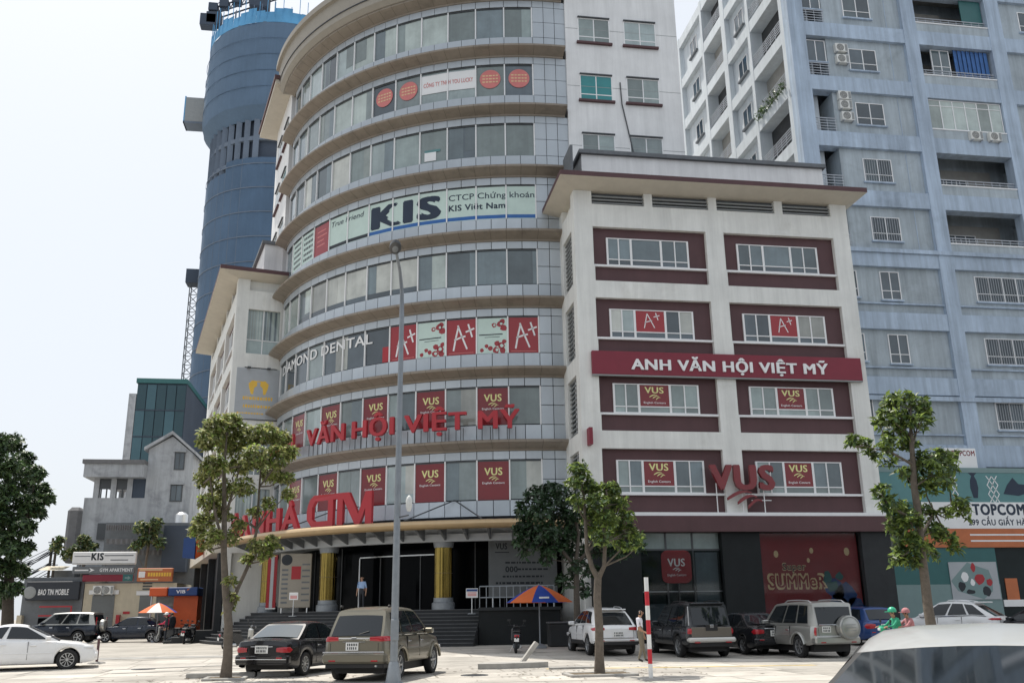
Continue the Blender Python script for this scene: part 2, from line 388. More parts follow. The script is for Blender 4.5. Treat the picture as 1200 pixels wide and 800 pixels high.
def flat_text(name, s, x0, x1, z0, z1, y, m, parent, bold=0.0, shear=0.0, thick=0.0):
    vs, fs = fit_text(s, x0, x1, z0, z1, bold, shear, thick / 2 if thick else 0.0)
    if thick: vs[:, 2] *= CAPH      # undo cap scaling for depth
    v2 = np.stack([vs[:, 0], y - vs[:, 2], vs[:, 1]], 1)
    if z1 - z0 > .27 and len(s) > 1:
        for a, b, fl in islands(vs, fs):
            v, f = sub(v2, fs, fl); o = MB().add(v.tolist(), f).build('letter', m, parent)
        return o
    o = MB().add(v2.tolist(), fs).build(name, m, parent); o['kind'] = 'stuff'; return o

def split_build(mb, name, m, parent):
    for f in mb.f: MB().add([mb.v[i] for i in f], [tuple(range(len(f)))]).build(name, m, parent)
def tinted(name, tint, gl):
    m = bpy.data.materials.new(name); m.use_nodes = True; n = m.node_tree.nodes; l = m.node_tree.links; n.clear()
    o = n.new('ShaderNodeOutputMaterial'); t = n.new('ShaderNodeBsdfTransparent'); t.inputs[0].default_value = (*tint, 1); g = n.new('ShaderNodeBsdfGlossy'); g.inputs['Roughness'].default_value = 0.03
    fr = n.new('ShaderNodeFresnel'); fr.inputs[0].default_value = gl; x = n.new('ShaderNodeMixShader'); l.new(fr.outputs[0], x.inputs[0]); l.new(t.outputs[0], x.inputs[1]); l.new(g.outputs[0], x.inputs[2]); l.new(x.outputs[0], o.inputs[0]); M[name] = m
tinted('tinted_glass', (0.85, 0.87, 0.87), 1.30)
# ================================================================== ground
def ground():
    ys = [-60, 19.0]; rows = [-60.0, -30.0, 0.0, 18.6]
    mb = MB(); X = [-220, -60, -30, 0, 15, 30, 60, 260]
    mb.add([(x, y, -0.12) for y in (-80, 18.8) for x in (-400, 400)], [(0, 1, 3, 2)])
    struct(mb.build('road', 'asphalt'))
    Y = [18.98, 21, 24, 27, 30, 33, 35, 37, 39, 41, 45, 60, 90, 140, 400, 2500]
    mb = MB(); Xs = [-2500, -200, -60, -40, -20, -10, 0, 10, 20, 40, 80, 200, 2500]
    for j, y in enumerate(Y):
        for x in Xs: mb.v.append((x, y, gz(y)))
    n = len(Xs)
    for j in range(len(Y) - 1):
        for i in range(n - 1): mb.f.append((j*n+i, j*n+i+1, j*n+n+i+1, j*n+n+i)); mb.mi.append(0)
    pave = struct(mb.build('pavement', 'pavement'))
    k = struct(MB().box(-60, 60, 18.8, 18.979, -0.2, 0.003).build('kerb_line', 'kerb'))
    # concrete slabs of the forecourt, each its own piece, laid 4 mm proud with open joints
    sw, sd, gap = 2.4, 2.0, 0.06
    cache = {}
    for j in range(10):
        y0 = 21.6 + j * sd; y1 = y0 + sd - gap
        z0, z1 = gz(y0) + 0.004, gz(y1) + 0.004
        key = (round(z0, 4), round(z1, 4))
        me = MB().add([(0, 0, z0), (sw-gap, 0, z0), (sw-gap, sd-gap, z1), (0, sd-gap, z1)], [(0, 1, 2, 3)]).mesh('paving_slab', 'slab')
        for i in range(19):
            x0 = -17.5 + i * sw + (0.0 if j % 2 else 0.35)
            if x0 > 22 and y0 < 24: continue
            # skip far to the side of the view cone
            if x0 < -2 - y0 * 0.42 or x0 > 3.5 + y0 * 0.74: continue
            link('paving_slab', me, pave, (x0, y0, 0.0))
    # worn yellow line in front of the parking bays, following the slabs
    a, b = G(640, 783.5), G(955, 779)
    mb = MB(); n = 16
    for i in range(n + 1):
        p = a.lerp(b, i / n); w = 0.16 + 0.05 * math.sin(i * 2.1)
        mb.v += [(p.x, p.y - w, gz(p.y - w) + 0.009), (p.x, p.y + w, gz(p.y + w) + 0.009)]
    for i in range(n): mb.f.append((2*i, 2*i+2, 2*i+3, 2*i+1)); mb.mi.append(0)
    struct(mb.build('yellow_marking', 'line_yellow'))
    # worn asphalt strip across the lane mouth and tyre marks
    def strip(a, b, w, m, nm, dz):
        mb = MB(); n = 14
        for i in range(n + 1):
            p = a.lerp(b, i / n); ww = w * (.85 + .3 * random.random()); mb.v += [(p.x, p.y - ww, gz(p.y - ww) + dz), (p.x, p.y + ww, gz(p.y + ww) + dz)]
        for i in range(n): mb.f.append((2*i, 2*i+2, 2*i+3, 2*i+1)); mb.mi.append(0)
        struct(mb.build(nm, m))
    strip(G(96, 772), G(300, 768), .55, 'worn_patch', 'worn_lane_strip', .012)
    strip(G(120, 785), G(380, 775), .10, 'worn_patch', 'tyre_mark', .016); strip(G(130, 789), G(400, 778), .10, 'worn_patch', 'tyre_mark', .016)
    # low dust and leaf litter along the pavement edge
ground()
def kerb_ring(px_, py_, sx, sy, label, rz=0.0):
    c = G(px_, py_); t = thing('tree_pit', label, 'planting pit', (c.x, c.y, c.z), rz)
    b = 0.12; h = 0.07
    for x0, x1, y0, y1 in ((-sx, sx, -sy, -sy+b), (-sx, sx, sy-b, sy), (-sx, -sx+b, -sy+b+.01, sy-b-.01), (sx-b, sx, -sy+b+.01, sy-b-.01)):
        MB().cbox(x0, x1, y0, y1, -0.03, h, 0.015).build('kerb_stone', 'kerb', t)
    mb = MB(); n = 10
    for j in range(n):
        for i in range(n):
            x = -sx+b+(2*sx-2*b)*i/(n-1); y = -sy+b+(2*sy-2*b)*j/(n-1); mb.v.append((x, y, 0.035 + 0.03*RNG.random()))
    for j in range(n-1):
        for i in range(n-1): mb.f.append((j*n+i, j*n+i+1, j*n+n+i+1, j*n+n+i)); mb.mi.append(0)
    mb.build('soil', 'soil', t, smooth=60)
    return t
# ================================================================== text on the tower's curve
def curve_text(name, s, a_left, a_right, z0, z1, R, m, parent, bold=0.0, thick=0.0, letters=False, shear=0.0, seg=False):
    L = R_(a_right - a_left) * R
    vs, fs = fit_text(s, 0, L, z0, z1, bold, shear, thick / 2 if thick else 0.0)
    if thick: vs[:, 2] *= CAPH
    def warp(v):
        a = R_(a_left) + v[:, 0] / R; r = R + v[:, 2]
        if seg:      # letters stuck on the flat panes: follow each chord
            d = (R_(A0) - a) / R_(DA); r = r / np.cos((d - np.floor(d) - .5) * R_(DA))
        return np.stack([r * np.sin(a), -r * np.cos(a), v[:, 1]], 1)
    if not letters: return MB().add(warp(vs).tolist(), fs).build(name, m, parent)
    out = []
    for a, b, fl in islands(vs, fs):
        v, f = sub(vs, fs, fl); out.append(MB().add(warp(v).tolist(), f).build(name, m, parent))
    return out
# ================================================================== round office tower
A0, DA = -4.6, 5.9
TOPS = [9.03 + 3.8 * k for k in range(8)]
def pol(R, a, z=0.0): a = R_(a); return Vector((R * math.sin(a), -R * math.cos(a), z))
def vus_logo(mb, cx, cz, w, y=None, R=None, mi=0):
    """book swoosh under the letters: three bowed strips; returned as 2D polygons"""
    P = []
    for k in range(3):
        x0, x1 = cx - w * (0.46 - 0.10 * k), cx + w * 0.02; zb = cz - 0.06 * w * (1 + 1.3 * k); t = 0.07 * w
        up = []; lo = []
        for i in range(7):
            u = i / 6; x = x0 + (x1 - x0) * u + w * 0.1 * k; z = zb - 0.10 * w * (1 - u) ** 2 + 0.05 * w * math.sin(u * math.pi)
            up.append((x, z)); lo.append((x, z - t * (0.4 + 0.6 * math.sin(math.pi * min(1, u + .2)))))
        P.append(up + lo[::-1])
    return P
def tower():
    t = thing('office_tower', 'rounded grey office tower with brown curved ledges between two white wings', 'building', TC)
    # solid core behind the skin
    MB().arc(4.0, 15.86, 6.0, -82.0, 6.06, 38.0, n=40).build('core', 'alu_joint', t)
    # ledges
    zl = [9.92 + 3.8 * k for k in range(8)]
    for k, z in enumerate(zl):
        a0 = 1.6 if z > 22 else 0.05
        prof = [(15.7, z - 0.452), (16.18, z - 0.45), (16.20, z - 0.36), (16.78, z - 0.15), (16.84, z - 0.11), (16.84, z + 0.0), (16.80, z + 0.03), (16.05, z + 0.10), (15.7, z + 0.10)]
        o = MB().arcprof(prof, a0, -77.5, n=56).build('ledge', 'ledge', t, smooth=35)
        jb = MB()
        for i in range(int(73 / 2.95)):
            a = A0 - i * 2.95
            jb.arcprof([(15.9, z - 0.36), (16.202, z - 0.363), (16.782, z - 0.153), (16.843, z - 0.11), (16.843, z), (16.7, z + .05)], a + .035, a - .035, n=1)
        jb.build('ledge_joint', 'ledge_joint', o)
    # cladding panels (shared meshes, 300 as single parts, the rest joined)
    def panel_mesh(da, h):
        w = 2 * 16.12 * math.sin(R_(da / 2)) - 0.028
        return MB().cbox(-w/2, w/2, -16.145, -16.09, 0.014, h - 0.014, 0.008).mesh('cladding_panel', 'alu_panel')
    cache = {}; rest = MB(); count = 0
    def panel(a, da, z0, h, single):
        nonlocal count
        if single:
            key = (round(da, 3), round(h, 3))
            if key not in cache: cache[key] = panel_mesh(da, h)
            link('cladding_panel', cache[key], t, (0, 0, z0), R_(a)); count += 1
        else:
            w = R_(da) * 16.12 - 0.028; hw = math.degrees(w / 2 / 16.12)
            rest.arc(16.09, 16.145, a - hw, a + hw, z0 + 0.014, z0 + h - 0.014, n=1)
    for k, zt in enumerate(TOPS):
        single = k <= 4; zb = zt - 2.02
        hA = (zb) - (zl[k] - 3.8 + 0.09); hB = zl[k] - 0.45 - zt
        for i in range(24):
            a = A0 - 2.95 * (i + .5)
            panel(a, 2.95, zl[k] - 3.8 + 0.09, hA, single); panel(a, 2.95, zt, hB, single)
        for j in range(2 if k < 4 else 3):
            a = A0 + 2.3 * (j + .5); h3 = (zt - zb) / 2
            panel(a, 2.3, zl[k] - 3.8 + 0.09, hA, single); panel(a, 2.3, zb, h3, single); panel(a, 2.3, zb + h3, h3, single); panel(a, 2.3, zt, hB, single)
    o = rest.build('cladding_panels', 'alu_panel', t); o['kind'] = 'stuff'
    # windows
    wpx = 2 * 16.0 * math.sin(R_(DA / 2)); pm = {}
    def pane_mesh(m):
        if m not in pm: pm[m] = MB().box(-wpx/2 + .035, wpx/2 - .035, -16.02, -15.97, 0.05, 1.97).mesh('window_pane', m)
        return pm[m]
    mull = MB().box(-.035, .035, -16.13, -15.95, 0.0, 2.02).mesh('mullion', 'frame_white')
    head = MB().box(-wpx/2 + .036, wpx/2 - .036, -16.07, -15.96, 1.95, 2.018).mesh('window_head', 'frame_dark')
    blind = MB().box(-wpx/2 + .10, wpx/2 - .10, -15.965, -15.95, 0.42, 1.94).mesh('blind', 'pane5')
    tone = {0: [0, 0, 3, 0, 3, 0, 3, 0, 3, 0, 0, 2], 1: [0, 0, 3, 0, 0, 0, 0, 0, 0, 0, 0, 2], 2: [2, 2, 2, 2, 2, 4, 4, 4, 3, 4, 4, 2], 3: [2, 2, 2, 1, 5, 5, 5, 5, 5, 2, 1, 1],
            4: [1, 1, 1, 1, 1, 1, 1, 1, 1, 1, 1, 2], 5: [0, 0, 4, 0, 0, 3, 0, 5, 2, 2, 2, 4], 6: [4, 0, 3, 3, 3, 4, 1, 1, 3, 3, 2, 2], 7: [0, 2, 0, 1, 1, 1, 1, 3, 4, 3, 0, 2]}
    for k, zt in enumerate(TOPS):
        zb = zt - 2.02
        for i in range(12):
            a = A0 - DA * (i + .5)
            m = 'pane%d' % tone[k][i]
            link('window_pane', pane_mesh(m), t, (0, 0, zb), R_(a))
            link('window_head', head, t, (0, 0, zb), R_(a))
            if i > 0: link('mullion', mull, t, (0, 0, zb), R_(A0 - DA * i))
            if k in (3,) and i in (4, 5, 6, 7, 8, 9):      # lowered blinds, dark strip left below
                o = MB().box(-wpx/2 + .035, wpx/2 - .035, -16.032, -16.021, 0.05, 0.33).build('window_gap', 'pane4', t, loc=(0, 0, zb)); o.rotation_euler = (0, 0, R_(a))
        link('mullion', mull, t, (0, 0, zb), R_(A0 - 0.1)); link('mullion', mull, t, (0, 0, zb), R_(A0 - DA * 12))
    # half-drawn curtains: a darker strip in some upper panes
    for k, i, x0, x1 in ((5, 2, -.78, .1), (7, 1, -.78, .78), (5, 5, .1, .78), (7, 8, -.5, -.1), (6, 8, .2, .7), (3, 0, -.8, .55), (3, 1, -.8, .8), (3, 2, -.8, .45)):
        o = MB().box(x0, x1, -16.031, -16.0215, 0.06, 1.94).build('curtain', 'pane2', t, loc=(0, 0, TOPS[k] - 2.02)); o.rotation_euler = (0, 0, R_(A0 - DA * (i + .5)))
    rq = random.Random(17); used = {(0, i) for i in (1, 3, 5, 7, 9)} | {(1, i) for i in (1, 3, 5, 7, 9)} | {(2, i) for i in range(6)} | {(4, i) for i in range(11)} | {(6, i) for i in range(6)} | {(5, 3)} | {(3, i) for i in range(3)}
    for k in range(8):
        for i in range(12):
            if (k, i) in used or rq.random() < .35: continue
            w = rq.uniform(.25, .9); x0 = -.79 if rq.random() < .5 else .79 - w
            o = MB().box(x0, x0 + w, -16.0305, -16.0212, 0.06 if rq.random() < .7 else .5, 1.94).build('curtain', 'pane%d' % rq.choice((0, 1, 2, 2, 3, 5)), t, loc=(0, 0, TOPS[k] - 2.02)); o.rotation_euler = (0, 0, R_(A0 - DA * (i + .5)))
    # ---- posters and window films
    def film(name, k, i, m, x0=-.79, x1=.79, z0=.06, z1=1.94, R=16.05, label=None):
        o = MB().box(x0, x1, -R - .006, -R, z0, z1).build(name, m, t, loc=(0, 0, TOPS[k] - 2.02)); o.rotation_euler = (0, 0, R_(A0 - DA * (i + .5)))
        if label: o['label'] = label
        return o
    def on(o, polys, m, name, R=16.058):
        mb = MB()
        for P in polys: mb.add([(x, -R, z) for x, z in P], [tuple(range(len(P)))])
        return mb.build(name, m, o)
    def ftext(o, s, x0, x1, z0, z1, m, bold=0.0, shear=0.0, R=16.059, name='lettering'):
        return flat_text(name, s, x0, x1, z0, z1, -R, m, o, bold, shear)
    for k in (0, 1):
        for i in (1, 3, 5, 7, 9):
            o = film('window_poster', k, i, 'red_vus', z0=0.02, z1=1.99, label='dark red poster with pale yellow lettering')
            ftext(o, 'VUS', -.46, .46, 1.26, 1.62, 'pale_yellow', 0.03)
            on(o, vus_logo(None, 0.12, 1.22, 0.75), 'pale_yellow', 'logo_swoosh')
            ftext(o, 'English Centers', -.56, .56, .82, .92, 'white_film', 0.01)
    def strokes(pts_list, wdt):
        out = []
        for pts in pts_list:
            for (xa, za), (xb, zb) in zip(pts, pts[1:]):
                d = Vector((xb - xa, zb - za)); L = d.length or 1; nx, nz = -d.y / L * wdt, d.x / L * wdt
                ex, ez = d.x / L * wdt * .6, d.y / L * wdt * .6
                out.append([(xa + nx - ex, za + nz - ez), (xb + nx + ex, zb + nz + ez), (xb - nx + ex, zb - nz + ez), (xa - nx - ex, za - nz - ez)])
        return out
    APLUS = [[(-.42, .28), (-.30, .95), (-.16, 1.55)], [(-.18, 1.62), (.02, 1.05), (.30, .34)], [(-.36, .84), (.0, .98), (.2, 1.02)], [(.26, 1.26), (.68, 1.42)], [(.38, 1.66), (.58, .98)]]
    for i in (0, 2, 4):
        o = film('window_poster', 2, i, 'red_poster', z0=0.02, z1=1.99, label='red poster with a handwritten white letter grade')
        on(o, strokes(APLUS[:3], .045), 'white_film', 'letter'); on(o, strokes(APLUS[3:], .045), 'white_film', 'plus_mark'); on(o, [[(-.66, .1), (.66, .1), (.66, .13), (-.66, .13)]], 'pink_film', 'small_print')
    for i in (1, 3):
        o = film('window_poster', 2, i, 'mint', z0=0.02, z1=1.99, label='pale green poster with scattered red shapes')
        rr = random.Random(i); P = []
        def blob(cx, cz, r, n=7):
            return [(cx + r * math.cos(6.283 * j / n) * rr.uniform(.75, 1.1), cz + r * math.sin(6.283 * j / n) * rr.uniform(.75, 1.1)) for j in range(n)]
        for cx, cz, r in ((.1, 1.55, .15), (.42, 1.62, .2), (.6, 1.4, .2), (.55, 1.75, .16), (-.3, .42, .12), (-.55, .2, .12), (-.1, .3, .14), (.25, .55, .17), (.5, .4, .22), (.62, .65, .14), (.2, .18, .2), (.55, .15, .18)): P.append(blob(cx, cz, r))
        on(o, P, 'red_poster', 'red_shape')
        on(o, [blob(.12, 1.55, .07), blob(.5, .42, .1), blob(.25, .2, .09), blob(.48, 1.62, .08)], 'mint', 'pale_shape', R=16.062)
        on(o, [[(-.7, 1.0), (.55, 1.03), (.55, 1.09), (-.7, 1.06)], [(-.4, .88), (.4, .9), (.4, .93), (-.4, .91)]], 'ink', 'small_print')
    for i in range(8):
        o = film('window_film', 4, i, 'mint', z0=0.02, z1=1.99, label='pale green window film with a bottom stripe')
        on(o, [[(-.79, .06), (.79, .06), (.79, .27), (-.79, .27)]], 'film_blue' if i < 6 else 'ink', 'stripe')
    o = film('window_poster', 4, 8, 'red_poster', z0=0.02, z1=1.99, label='red poster with lines of white print')
    on(o, [[(-.5, z), (-.5 + w, z + .02), (-.5 + w, z + .1), (-.5, z + .08)] for z, w in ((1.5, .9), (1.2, 1.0), (.9, .7), (.6, .8))], 'pink_film', 'small_print')
    for i in (9, 10):
        o = film('window_poster', 4, i, 'mint', z0=0.02, z1=1.99, label='pale green poster with thick black lines of print')
        on(o, [[(-.6, z), (.6, z), (.6, z + .17), (-.6, z + .17)] for z in (.2, .55, .9, 1.25, 1.6)], 'ink', 'small_print')
        on(o, [[(x, z - .02), (x + .05, z - .02), (x + .05, z + .19), (x, z + .19)] for z in (.2, .55, .9, 1.25, 1.6) for x in (-.42, -.2, .02, .26, .45)], 'mint', 'small_print', R=16.062)
    zb = TOPS[4] - 2.02
    curve_text('lettering', 'CTCP Chứng khoán', A0 - DA * 2.94, A0 - DA * 0.06, zb + 1.28, zb + 1.62, 16.068, 'ink_navy', t, 0.006, letters=True, seg=True)
    curve_text('lettering', 'KIS Việt Nam', A0 - DA * 2.94, A0 - DA * 1.03, zb + .66, zb + 1.0, 16.068, 'ink_navy', t, 0.028, letters=True, seg=True)
    curve_text('lettering', 'KIS', A0 - DA * 5.92, A0 - DA * 3.2, zb + .42, zb + 1.66, 16.070, 'ink_navy', t, 0.06, letters=True, seg=True)
    curve_text('lettering', 'True Friend', A0 - DA * 7.9, A0 - DA * 6.25, zb + 1.42, zb + 1.74, 16.068, 'ink_navy', t, 0.004, shear=0.2, seg=True, letters=True)
    for i, m in ((0, 'pink_film'), (1, 'pink_film'), (4, 'pink_film'), (5, 'pink_film')):
        o = film('round_sticker', 6, i, m, -.001, .001, 1.0, 1.002, label='round red window sticker with cream lines of print')
        on(o, [[(.60 * math.cos(6.2832 * j / 28), 1.12 + .60 * math.sin(6.2832 * j / 28)) for j in range(28)]], m, 'disc', R=16.056)
        on(o, [[(-.45, 1.12 + dz), (.45, 1.12 + dz), (.45, 1.2 + dz), (-.45, 1.2 + dz)] for dz in (-.22, -.02, .18)], 'cream_film', 'small_print', R=16.06)
        on(o, [[(x, .88), (x + .05, .88), (x + .05, 1.42), (x, 1.42)] for x in (-.3, -.12, .1, .27)], m, 'small_print', R=16.064)
    for i in (2, 3): film('window_banner', 6, i, 'white_film', -.79, .79, .62, 1.82, label='white banner with a line of pink print')
    zb = TOPS[6] - 2.02
    curve_text('lettering', 'CÔNG TY TNHH YOU LUCKY', A0 - DA * 3.9, A0 - DA * 2.1, zb + 1.06, zb + 1.32, 16.066, 'pink_film', t, 0.02, seg=True, letters=True)
    film('window_notice', 5, 3, 'white_film', -.55, .15, .12, .66, label='white notice with teal heading'); film('notice_heading', 5, 3, 'teal_board', -.55, .4, .66, .8)
    zb = TOPS[2] - 2.02
    curve_text('lettering', 'DIAMOND DENTAL', A0 - DA * 11.6, A0 - DA * 5.7, zb + 1.24, zb + 1.80, 16.066, 'white_film', t, 0.02, seg=True, letters=True)
    film('window_poster', 2, 5, 'red_sign', .35, .78, .05, .9, label='narrow red notice')
    # ---- roof parapet
    MB().arcprof([(15.6, 36.53), (16.9, 36.53), (17.15, 36.8), (17.25, 38.2), (17.45, 38.25), (17.45, 38.65), (15.6, 38.65)], 1.6, -79.5, n=44).build('parapet', 'beige_board', t, smooth=35)
    MB().arc(17.2, 17.232, 1.6, -79, 37.18, 37.24, n=40).build('parapet_joint', 'alu_joint', t)
    # ---- tall white slab either side of the curve
    def slab(name, mirror):
        n = R_(-76.6); sx = 1
        e = thing  # (kept flat: parts sit directly under the tower)
        def put(mb, nm, m, smooth=None):
            o = mb.build(nm, m, t, smooth)
            if mirror:
                o.location = (0, 0, 0)
                o.data.transform(Matrix.Scale(-1, 4, Vector((1, 0, 0)))); o.data.flip_normals(); o.rotation_euler = (0, 0, n)
            return o
        yf = -16.26
        zh = 37.0 if mirror else 48.5
        put(MB().box(0.62, 7.4, yf, yf + 11, 0.3, zh), 'white_wall', 'white_tall')
        put(MB().box(0.4, 8.6, yf - 1.2, yf + 12, zh - .02, zh + .3), 'roof_eave', 'soffit')
        put(MB().box(0.3, 8.7, yf - 1.3, yf + 12.1, zh + .301, zh + .6), 'roof_edge', 'maroon')
        for k in range(-3 if not mirror else 0, 5):
            zt = 35.06 - 3.8 * k
            for x0, x1 in ((1.43, 3.23), (4.2, 6.04)):
                q = MB()
                q.box(x0 - .06, x1 + .06, yf - .02, yf + .08, zt - 1.62, zt - 1.56); q.box(x0 - .06, x1 + .06, yf - .02, yf + .08, zt - .06, zt)
                q.box(x0 - .06, x0, yf - .02, yf + .08, zt - 1.56, zt - .06); q.box(x1, x1 + .06, yf - .02, yf + .08, zt - 1.56, zt - .06)
                q.box((x0 + x1)/2 - .03, (x0 + x1)/2 + .03, yf - .018, yf + .08, zt - 1.56, zt - .06); q.box(x0, x1, yf - .016, yf + .08, zt - 1.28, zt - 1.22)
                w = put(q, 'window_frame', 'frame_white')
                mm = 'teal_pane' if (k == 1 and x0 < 2) else ('pane0' if (k + int(x0)) % 2 else 'pane3')
                for xa, xb in ((x0, (x0+x1)/2 - .03), ((x0+x1)/2 + .03, x1)):
                    put(MB().box(xa, xb, yf - .004, yf + .02, zt - 1.56, zt - .06), 'window_pane', mm)
                put(MB().box(x0 - .16, x1 + .16, yf - .16, yf - .001, zt - 1.76, zt - 1.63), 'window_sill', 'maroon')
                put(MB().box(x0 - .06, x1 + .06, yf - .12, yf - .001, zt + .01, zt + .07), 'window_hood', 'frame_dark')
        for zz in (22.9, 26.7, 30.5, 34.3): put(MB().box(0.64, 7.4, yf - .006, yf - .001, zz, zz + .03), 'wall_joint', 'louvre_light')
        # thin service conduit
        if not mirror: put(MB().tube([(3.75, yf - .05, 30.9), (3.8, yf - .05, 29.5), (4.35, yf - .05, 26.3)], 0.035, 6), 'conduit', 'frame_dark')
    slab('right', False); slab('left', True)
    # ---- ground floor: glazed lobby, columns, canopy, steps
    MB().arc(9.0, 14.2, 4, -84, 1.8, 5.2, n=40).build('lobby_glass', 'dark_glass', t)
    MB().arc(14.21, 14.26, -27.0, -46, 4.52, 4.58, n=12).build('door_head', 'steel', t); MB().arc(14.21, 14.26, -46, -46.25, 1.8, 4.52, n=1).build('door_jamb', 'steel', t)
    for a in (-12, -18, -52, -58, -64): MB().arc(14.205, 14.25, a, a - .22, 1.8, 5.1, n=1).build('lobby_mullion', 'frame_dark', t)
    for a in (-30, -35, -40): MB().arc(14.205, 14.25, a, a - .22, 1.8, 4.5, n=1).build('door_jamb', 'frame_dark', t)
    MB().arc(9.0, 16.6, 4, -84, 5.22, 6.05, n=40).build('lobby_soffit', 'grey_board', t)
    MB().arc(16.61, 16.95, 2, -80, 4.98, 5.34, n=48).build('soffit_fascia', 'grey_board', t)
    for a in (-22.2, -46.5, -70.5):
        c = pol(16.35, a)
        fl = MB(); nn = 96
        for zz in (2.35, 4.72):
            for j in range(nn): w = 6.2832 * j / nn; rr_ = .425 + .022 * abs(math.sin(w * 8)); fl.v.append((c.x + rr_ * math.cos(w), c.y + rr_ * math.sin(w), zz))
        for j in range(nn): fl.f.append((j, (j+1) % nn, nn + (j+1) % nn, nn + j)); fl.mi.append(0)
        o = fl.build('column', 'gold', t, smooth=40)
        q = MB()
        for zz in (3.5,): q.lathe([(.43, zz), (.452, zz), (.452, zz + .015), (.43, zz + .015)], 32, c=(c.x, c.y, 0), close=True)
        q.build('column_joint', 'ledge_joint', o)
        MB().lathe([(0, 1.80), (.56, 1.80), (.56, 2.1), (.48, 2.16), (.48, 2.348), (0, 2.348)], 32, c=(c.x, c.y, 0)).build('column_base', 'pole_grey', o, smooth=40)
        MB().lathe([(0, 4.722), (.47, 4.722), (.52, 4.98), (0, 4.98)], 32, c=(c.x, c.y, 0)).build('column_capital', 'pole_grey', o, smooth=40)
    lip = [(18.30, 5.50), (18.52, 5.44), (18.72, 5.52), (18.80, 5.66), (18.74, 5.80), (18.56, 5.86), (18.30, 5.84)]
    can = MB().arcprof(lip, 0.0, -74, n=60).build('canopy_edge', 'canopy_gold', t, smooth=50)
    MB().arc(16.15, 18.29, 0.0, -74, 5.74, 5.80, n=48).build('canopy_roof', 'white_film', t)
    for i in range(20):
        a = -2.5 - i * 3.75; p, q_ = pol(16.96, a), pol(18.3, a); s = pol(1, a); u = Vector((-s.y, s.x, 0)) * 0.05
        MB().prism([(p.x - u.x, p.y - u.y, 5.04), (p.x - u.x, p.y - u.y, 5.735), (q_.x - u.x, q_.y - u.y, 5.735), (q_.x - u.x, q_.y - u.y, 5.56)], (2*u.x, 2*u.y, 0)).build('canopy_rib', 'shop_grey', can)
    for a0, a1 in ((-20.4, -26.5), (-20.4, -14.5), (-44, -51), (-44, -37)):
        MB().tube([pol(16.2, a0, 7.05), pol(18.4, a1, 5.9)], 0.035, 6).build('tie_rod', 'frame_dark', t)
    nst = 10
    for j in range(nst):
        r = 16.9 + (nst - 1 - j) * 0.31; z1 = 0.2 + 0.16 * (j + 1)
        MB().arc(9.2, r, -15.2, -81, max(0.0, z1 - .165), z1, n=40).build('step', 'step_stone', t)
        MB().arc(r - .04, r + .02, -15.25, -80.9, z1 - .035, z1 + .004, n=40).build('step_nosing', 'kerb_dark', t)
    # plinth with railing right of the steps, dark wall behind
    MB().arc(12.0, 18.2, -3.2, -15.1, 0.1, 1.72, n=10).build('terrace_wall', 'dark_stone', t)
    MB().arc(11.9, 18.3, -3.1, -15.15, 1.722, 1.86, n=10).build('terrace_coping', 'grey_stone', t)
    for a in [-15 + 1.0 * i for i in range(12)]:
        p = pol(18.1, a); MB().tube([(p.x, p.y, 1.86), (p.x, p.y, 2.78)], 0.022, 6).build('baluster', 'pole_grey', t)
    for z in (2.3, 2.8): MB().tube([pol(18.1, -15 + i, z) for i in range(12)], 0.03, 6).build('handrail', 'pole_grey', t)
    # rusticated terrace corner block at the far left
    for j in range(4):
        MB().arc(17.0, 21.6 - j * .42, -77.0, -83.5, 0.16 + .18 * j - .01, 0.16 + .18 * (j + 1), n=6).build('corner_step', 'step_stone', t)
    return t
TOWER = tower()
